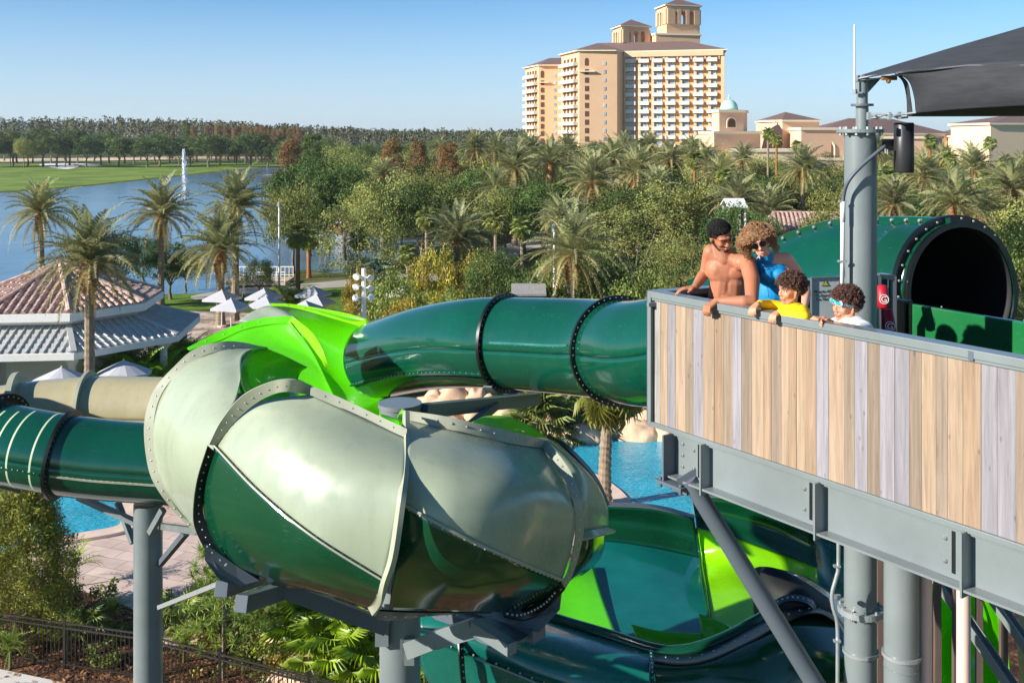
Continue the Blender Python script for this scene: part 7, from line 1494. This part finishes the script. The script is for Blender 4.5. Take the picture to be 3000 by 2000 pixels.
# ---------------- man
SK_M=skin('warm_brown_skin',(176,118,88)); 
def man():
    t=thing('person','shirtless man with short black hair leaning on the deck rail, looking down','person',Vector((P(2128,900,7.5).x,7.5,ZD))); J=P; B=Body()
    pel=J(2126,925,7.52); wa=J(2126,872,7.42); 
    B.ell(pel,(.155,.11,.12)); B.cap(J(2110,880,7.42),.085,J(2118,820,7.40),.095); B.cap(J(2146,882,7.42),.085,J(2150,820,7.38),.095); B.ell(J(2134,793,7.385),(.164,.10,.13),Matrix.Rotation(.12,3,'Y')); B.ell(J(2132,862,7.40),(.118,.085,.12))
    sr,sl_=J(2083,738,7.40),J(2190,768,7.24)
    B.cap(J(2104,752,7.38),.062,J(2172,768,7.30),.062); B.cap(sr,.056,J(2104,756,7.38),.06); B.cap(sl_,.056,J(2172,770,7.28),.062)
    B.ell(J(2113,793,7.318),(.064,.020,.045),Matrix.Rotation(.15,3,'Y')); B.ell(J(2160,800,7.293),(.066,.020,.047),Matrix.Rotation(-.05,3,'Y'))
    for x,y in((2124,835),(2142,837),(2123,855),(2141,857),(2124,873),(2140,875)): B.ell(J(x,y,7.326),(.022,.009,.020))
    # neck and traps
    h=Head(J(2111,691,7.30),(.40,-.80,-.50),(-.24,-.25,.9),.92)
    B.cap(J(2122,757,7.34),.058,h.p(0,-.03,-.05),.050); B.cap(J(2100,748,7.40),.035,h.p(-.03,-.05,-.04),.03); B.cap(J(2160,762,7.33),.04,h.p(.03,-.05,-.04),.03)
    h.add(B,1.1,1.15)
    # right arm, straight to the rail at left
    el=J(2066,798,7.47); wr=J(2036,841,7.33); B.chain([sr,J(2076,765,7.44),el],[.058,.052,.039]); B.chain([el,J(2056,812,7.44),wr],[.038,.042,.026]); hand(B,wr,(-.80,-.10,-.10),(.35,.8,.0),(0,0,-1),1.0,.075,.5,(.25,.25))
    # left arm folded over the rail, hand hanging outside
    el2=J(2203,884,6.90); wr2=J(2100,882,6.975); B.chain([sl_,J(2203,820,7.10),el2],[.060,.056,.043]); B.chain([el2,J(2180,884,6.90),wr2],[.042,.044,.028]); hand(B,wr2,(-.80,-.36,-.42),(.42,-.78,.05),(.1,.1,-1),1.0,.072,.25,(.7,.7))
    legs(B,pel+Vector((0,0,-.05)),.085,ZD,R(-100)); B.build('body',SK_M,t,.0058,5)
    S=Body(); S.ell(pel+Vector((0,0,-.02)),(.170,.125,.13)); 
    for q in(-1,1): a=pel+Vector((.085*q,0,-.08)); S.cap(a,.098,a+Vector((0,0,-.30)),.10)
    S.build('swim_shorts',mat('navy_cloth',(30,40,66),.8),t,.009,4)
    HB_=Body(); cappy(HB_,h,1.02); HB_.build('hair',mat('black_hair',(26,20,20),.8,var=.4,vs=40,bump=1,bs=120),t,.005,2); 
    mb=MB(); rr=random.Random(3)
    for p,n in scalp(h,rr,1500,.018,.052): curl(mb,rr,p+n*.004,n,.010,.004,1,.0022,5)
    mb.build('hair_texture',mat('black_hair',(26,20,20)),t,fix=False)
    br=mat('brow_black',(28,18,14),.7); h.features(t,br,closed=True,smile=True,lip=mat('lip_brown',(140,72,60),.4))
    Bd=Body()
    for x in(-1,1): Bd.cap(h.p(x*.055,-.002,-.044),.0200*h.k,h.p(x*.033,.046,-.086),.0205*h.k); Bd.cap(h.p(x*.066,-.004,-.015),.008*h.k,h.p(x*.060,-.003,-.040),.013*h.k)
    Bd.ell(h.p(0,.066,-.094),(.029*h.k,.0265*h.k,.0235*h.k),h.rot); Bd.cap(h.p(-.024,.085,-.0425),.0055*h.k,h.p(.024,.085,-.0425),.0055*h.k); Bd.build('beard',mat('short_beard',(52,30,22),.8,var=.35,vs=60),t,.0035,2)
man()
SK_W=skin('fair_skin',(224,170,144))
def woman():
    t=thing('person','woman with big curly brown hair, sunglasses and a sleeveless blue swimsuit','person',Vector((P(2262,900,7.5).x,7.55,ZD))); J=P; B=Body()
    h=Head(J(2221,703,7.08),(-.10,-.86,-.40),(-.44,-.25,.86),.88); h.add(B,.92,.85)
    pel=J(2268,935,7.42); B.ell(pel,(.16,.11,.12)); B.ell(J(2268,860,7.36),(.115,.085,.15)); B.ell(J(2264,790,7.28),(.135,.09,.12)); nb=J(2250,757,7.22); B.cap(nb,.044,h.p(0,-.03,-.06),.040)
    sl_,sr=J(2305,757,7.20),J(2218,770,7.42); B.cap(sl_,.043,nb,.048); B.cap(sr,.043,nb,.048)
    el=J(2360,842,7.22); wr=J(2356,905,6.95); B.chain([sl_,J(2330,790,7.21),el],[.044,.040,.031]); B.chain([el,J(2362,862,7.15),wr],[.031,.033,.021]); hand(B,wr,(-.1,-.9,-.3),(.9,-.1,0),(0,0,-1),.9,.07,.3,(.4,.4))
    el2=J(2205,860,7.62); B.chain([sr,el2],[.043,.031]); B.chain([el2,J(2225,905,7.45)],[.031,.022]); hand(B,J(2225,905,7.45),(.5,-.6,-.2),(-.3,0,.9),(0,0,-1),.9)
    legs(B,pel+Vector((0,0,-.05)),.08,ZD,R(-100),.95); B.build('body',SK_W,t,.0058,5)
    S=Body(); S.ell(J(2264,790,7.275),(.143,.098,.125)); S.ell(J(2248,808,7.20),(.06,.045,.05)); S.ell(J(2284,806,7.19),(.06,.045,.05)); S.ell(J(2268,860,7.36),(.125,.095,.16)); S.ell(pel,(.17,.12,.13)); S.cap(J(2290,758,7.21),.044,J(2228,767,7.38),.044); S.cap(J(2256,763,7.24),.052,J(2246,749,7.19),.0485); S.build('swimsuit',mat('turquoise_blue_cloth',(0,132,190),.6,var=.08,vs=4,bump=.15,bs=20),t,.006,4)
    mb=MB(); mb.tube([J(2243,765,7.135),J(2243,785,7.15),J(2247,820,7.13),J(2252,870,7.25)],.0016,6); mb.build('zip',mat('dark_zip',(16,50,90),.5),t)
    Hh=Body(); cappy(Hh,h,1.06); Hh.ell(h.p(0,-.05,-.0),(.10*h.k,.075*h.k,.10*h.k),h.rot); Hh.build('hair',mat('brown_hair_base',(78,54,38),.8,var=.3,vs=30),t,.007,2)
    mb=MB(); rr=random.Random(8)
    for p,n in scalp(h,rr,1700,-.015,.050):
        x=n.dot(h.r); k=rr.uniform(.6,1.25); mb.col=(k*1.1,k,k*.9); side=abs(x); d=(n*(.75)+Vector((0,0,-.35-.5*side))+h.r*x*.55).normalized(); l=rr.uniform(.045,.080)*(1+.3*side)*(.6 if n.dot(h.u)>.55 else 1)*.88
        if n.dot(h.f)>.25 and n.dot(h.u)>.55: d=(n+h.f*.5+h.r*rr.gauss(0,.5)).normalized(); l*=.7
        elif n.dot(h.f)>.25: d=(h.r*(1 if x>0 else -1)*.9+n*.5+h.u*.15).normalized(); l*=.6
        curl(mb,rr,p+n*.006,d,l,.0065,rr.uniform(1.8,3.0),.0017,16,sag=.02)
    for i in range(480):
        s_=rr.choice((-1,1)); p=h.p(s_*rr.uniform(.070,.088),rr.uniform(-.08,.005),rr.uniform(-.075,.03)); k=rr.uniform(.6,1.35); mb.col=(k*1.15,k,k*.85); curl(mb,rr,p,h.r*s_*rr.uniform(.35,.9)+Vector((0,rr.gauss(0,.3),-.9)),rr.uniform(.05,.085),.007,2.8,.0018,14,sag=.01)
    mb.build('hair_curls',mat('light_brown_curls',(156,120,86),.55,var=.3,vs=30,attr='tint'),t,fix=False)
    h.features(t,mat('brow_brown',(70,44,30),.7),closed=True,smile=True,lip=mat('lip_rose',(196,84,88),.4))
    mb=MB()
    for x in(-1,1): mb.lathe([(.002,.003),(.022,.002),(.025,-.004),(.002,-.004)],h.p(x*.031,.100,.010),20,ax=(h.r,h.u*.86,h.f))
    g=mb.build('sunglasses',mat('dark_lens',(16,10,10),.25,spec=.3),t,smooth=False); mb=MB(); mb.tube([h.p(-.010,.106,.015),h.p(0,.109,.018),h.p(.010,.106,.015)],.002,6)
    for x in(-1,1): mb.tube([h.p(x*.054,.096,.016),h.p(x*.074,.05,.016),h.p(x*.081,-.01,.012)],.002,6)
    mb.build('glasses_frame',M_BLACK,g)
woman()
SK_B=skin('tan_child_skin',(206,148,116))
def boy(label,hc,f,u,k,pose,shirt,shm,feet,curls,seed):
    J=P; t=thing('person',label,'person',Vector((J(*hc).x,J(*hc).y+.05,ZD))); B=Body(); S=Body(); h=Head(J(*hc),f,u,k); h.add(B,.92,.85)
    pose(J,B,S,h); B.build('body',SK_B,t,.0055,4); S.build(shirt,shm,t,.006,4)
    Hh=Body(); cappy(Hh,h,1.0); Hh.build('hair',mat('dark_hair_base',(46,30,24),.8,var=.3,vs=30),t,.006,2)
    mb=MB(); rr=random.Random(seed)
    for p,n in scalp(h,rr,curls,-.012,.050):
        q=rr.uniform(.55,1.4); mb.col=(q*1.1,q,q*.95); d=(n+Vector((rr.gauss(0,.3),rr.gauss(0,.3),rr.gauss(0,.25)))).normalized()
        if n.dot(h.f)>.45: d=(d+h.f*.5-h.u*.35).normalized()
        curl(mb,rr,p+n*.006,d,rr.uniform(.018,.036),.0070,rr.uniform(1.4,2.2),.0019,12)
    mb.build('hair_curls',mat('dark_brown_curls',(82,54,42),.5,var=.3,vs=40,attr='tint'),t,fix=False)
    h.features(t,mat('brow_brown',(70,44,30)),closed=False,smile=False,lip=mat('lip_child',(190,104,92),.4)); return t,h
def poseY(J,B,S,h):
    nb=J(2318,898,6.66); B.cap(nb,.036,h.p(0,-.02,-.05),.034); pel=J(2325,1110,6.80); B.ell(pel,(.11,.085,.09)); B.cap(J(2322,940,6.66),.09,pel,.09)
    sn,sf=J(2352,912,6.55),J(2288,900,6.80); el=J(2356,928,6.40); wr=J(2284,912,6.53)
    B.chain([sn,el],[.036,.028]); B.chain([el,wr],[.026,.018]); hand(B,wr,(-.78,-.55,-.32),(.58,-.81,0),(.2,.1,-1),.72,.075,.3,(.6,.5))
    elf=J(2252,892,6.80); wf=J(2218,891,6.675); B.chain([sf,elf,wf],[.032,.025,.018]); hand(B,wf,(-.62,-.70,-.38),(.62,-.78,0),(.1,.1,-1),.72,.075,.25,(.6,.45))
    legs(B,pel,.055,ZD,R(-120),.7,.075)
    S.ell(J(2325,945,6.66),(.125,.10,.14)); S.cap(J(2350,917,6.56),.048,J(2292,907,6.78),.044); S.cap(sn,.045,el,.038); S.cap(el,.038,J(2292,915,6.515),.031); S.cap(sf,.042,elf,.035); S.cap(elf,.035,J(2226,890,6.71),.027); S.ell(J(2325,1020,6.72),(.115,.095,.16)); S.cap(J(2318,902,6.66),.043,J(2318,906,6.66),.046)
def poseW(J,B,S,h):
    nb=J(2490,938,6.36); B.cap(nb,.038,h.p(0,-.02,-.05),.036); pel=J(2500,1150,6.48); B.ell(pel,(.11,.085,.09)); B.cap(J(2500,990,6.36),.09,pel,.09)
    sn,sf=J(2536,962,6.25),J(2462,944,6.50); el=J(2492,966,6.16); wr=J(2436,946,6.27)
    B.chain([sn,el],[.036,.028]); B.chain([el,wr],[.027,.018]); hand(B,wr,(-.75,-.1,.1),(.1,.5,-.8),(-.3,.2,-1),.74,.07,.3,(.7,.7))
    elf=J(2430,948,6.44); wf=J(2412,934,6.36); B.chain([sf,elf,wf],[.032,.026,.019]); hand(B,wf,(-.75,-.35,.1),(.2,-.8,-.2),(-.3,0,-1),.72,.07,.3,(.8,.7))
    legs(B,pel,.055,ZD,R(-120),.72,.075)
    S.ell(J(2500,985,6.36),(.13,.10,.13)); S.cap(J(2530,962,6.27),.052,J(2468,946,6.46),.046); S.cap(sn,.046,J(2512,968,6.19),.044); S.cap(sf,.044,J(2444,948,6.46),.038); S.ell(J(2500,1060,6.42),(.12,.095,.16)); S.cap(J(2490,944,6.36),.045,J(2490,946,6.36),.048)
boy('curly-haired boy in a yellow long-sleeved shirt with both hands over the rail',(2316,848,6.66),(-.92,-.34,-.16),(.05,-.1,1),.80,poseY,'yellow_shirt',mat('yellow_cloth',(238,200,0),.75,var=.06,vs=6,bump=.25,bs=26),0,1150,5)
tW,hW=boy('boy in a white T-shirt with blue swim goggles pushed up on his curly hair','' or (2478,893,6.40),(-.90,-.40,-.14),(.06,-.1,1),.84,poseW,'white_shirt',mat('white_cloth',(236,234,232),.8,var=.03,vs=6,bump=.25,bs=26),0,1200,6)
def goggles(t,h):
    mb=MB(); pts=[]
    for i in range(25):
        a=R(-20)+R(220)*i/24; pts.append(h.p(.090*math.cos(a)*-1 if False else .088*math.sin(a-math.pi/2)*-1,.0,0)) if False else pts.append(h.p(math.cos(2*math.pi*i/24)*.089,math.sin(2*math.pi*i/24)*.106-.012,.012+.030*math.sin(2*math.pi*i/24)))
    g=[[],[]]
    for p in pts: g[0].append(p+h.u*.009*h.k); g[1].append(p-h.u*.009*h.k)
    mb.grid(g); st=mb.build('goggle_strap',mat('pale_blue_strap',(120,190,214),.4),t,smooth=True,solid=.004)
    mb=MB(); 
    for x in(-1,1): mb.ball(h.p(x*.032,.094,.044),.020*h.k,sc=(1.45,.6,.95),n=16,m=9,rot=h.rot)
    mb.cyl(h.p(-.012,.102,.044),h.p(.012,.102,.044),.005*h.k); mw=MB()
    for x in(-1,1): mw.ball(h.p(x*.033,.090,.043),.024*h.k,sc=(1.5,.5,1.0),n=16,m=9,rot=h.rot)
    mw.build('goggle_frame',M_WHITE,st,smooth=True); mb.build('goggle_lens',mat('cyan_lens',(20,170,196),.08,coat=1),st,smooth=True)
goggles(tW,hW)
mb=MB(); 
for a in range(5): p=P(2446+2*math.cos(a*1.257)*3,941+math.sin(a*1.257)*4,6.405)
# ---------------------------------------------------------------- camera and light
cam=bpy.data.cameras.new('camera'); co=bpy.data.objects.new('camera',cam); COL.objects.link(co); sc.camera=co
co.location=(0,0,H); co.rotation_euler=(R(90),0,0); cam.sensor_width=36; cam.lens=36; cam.shift_y=-(1000-390)/3000; cam.clip_end=6000; cam.clip_start=.1
SUN_AZ=66.0; SUN_EL=23.0
d=Vector((math.sin(R(SUN_AZ))*math.cos(R(SUN_EL)),math.cos(R(SUN_AZ))*math.cos(R(SUN_EL)),-math.sin(R(SUN_EL))))
sl=bpy.data.lights.new('sun','SUN'); sl.energy=4.5; sl.angle=R(.5); sl.color=(1,.945,.865); so=bpy.data.objects.new('sun',sl); COL.objects.link(so); so.rotation_euler=d.to_track_quat('-Z','Y').to_euler()
w=bpy.data.worlds.new('World'); sc.world=w; w.use_nodes=True; N=w.node_tree.nodes; L=w.node_tree.links
sky=N.new('ShaderNodeTexSky'); sky.sky_type='NISHITA'; sky.sun_disc=False; sky.sun_elevation=R(SUN_EL)
# direction TO the sun in plan, measured clockwise from +Y
sky.sun_rotation=R(SUN_AZ+180); sky.altitude=0; sky.air_density=.6; sky.dust_density=0; sky.ozone_density=5
tn=N.new('ShaderNodeMixRGB'); tn.blend_type='MULTIPLY'; tn.inputs[0].default_value=1; tn.inputs[2].default_value=(.79,1.05,.98,1); L.new(sky.outputs[0],tn.inputs[1]); 
# paler air low over the horizon
tc=N.new('ShaderNodeTexCoord'); sx=N.new('ShaderNodeSeparateXYZ'); L.new(tc.outputs['Generated'],sx.inputs[0]); mr=N.new('ShaderNodeMapRange'); mr.interpolation_type='SMOOTHSTEP'; mr.inputs[1].default_value=-.02; mr.inputs[2].default_value=.17; mr.inputs[3].default_value=.8; mr.inputs[4].default_value=0; L.new(sx.outputs[2],mr.inputs[0])
hz=N.new('ShaderNodeMixRGB'); L.new(mr.outputs[0],hz.inputs[0]); L.new(tn.outputs[0],hz.inputs[1]); hz.inputs[2].default_value=(3.9,4.25,4.8,1); L.new(hz.outputs[0],N['Background'].inputs[0]); N['Background'].inputs[1].default_value=.088
sc.view_settings.view_transform='Standard'; sc.view_settings.look='None'; sc.view_settings.gamma=1; sc.view_settings.exposure=0.92
sc.cycles.max_bounces=8; sc.cycles.use_adaptive_sampling=True; sc.cycles.adaptive_threshold=.015; sc.cycles.use_denoising=True
sc.cycles.caustics_reflective=False; sc.cycles.caustics_refractive=False

# thin sunlit air: one closed box round everything
mb=MB(); mb.box((0,2000,26),(5400,4400,54)); m=bpy.data.materials.new('thin_haze'); m.use_nodes=True; nt=m.node_tree; nt.nodes.remove(nt.nodes['Principled BSDF'])
vo=nt.nodes.new('ShaderNodeVolumePrincipled'); vo.inputs['Density'].default_value=.00012; vo.inputs['Color'].default_value=(.86,.92,1,1); vo.inputs['Anisotropy'].default_value=.2; nt.links.new(vo.outputs[0],nt.nodes['Material Output'].inputs['Volume'])
o=mb.build('haze',m,None); tag(o,'thin haze over the far woods',None,kind='stuff'); sc.cycles.volume_bounces=0
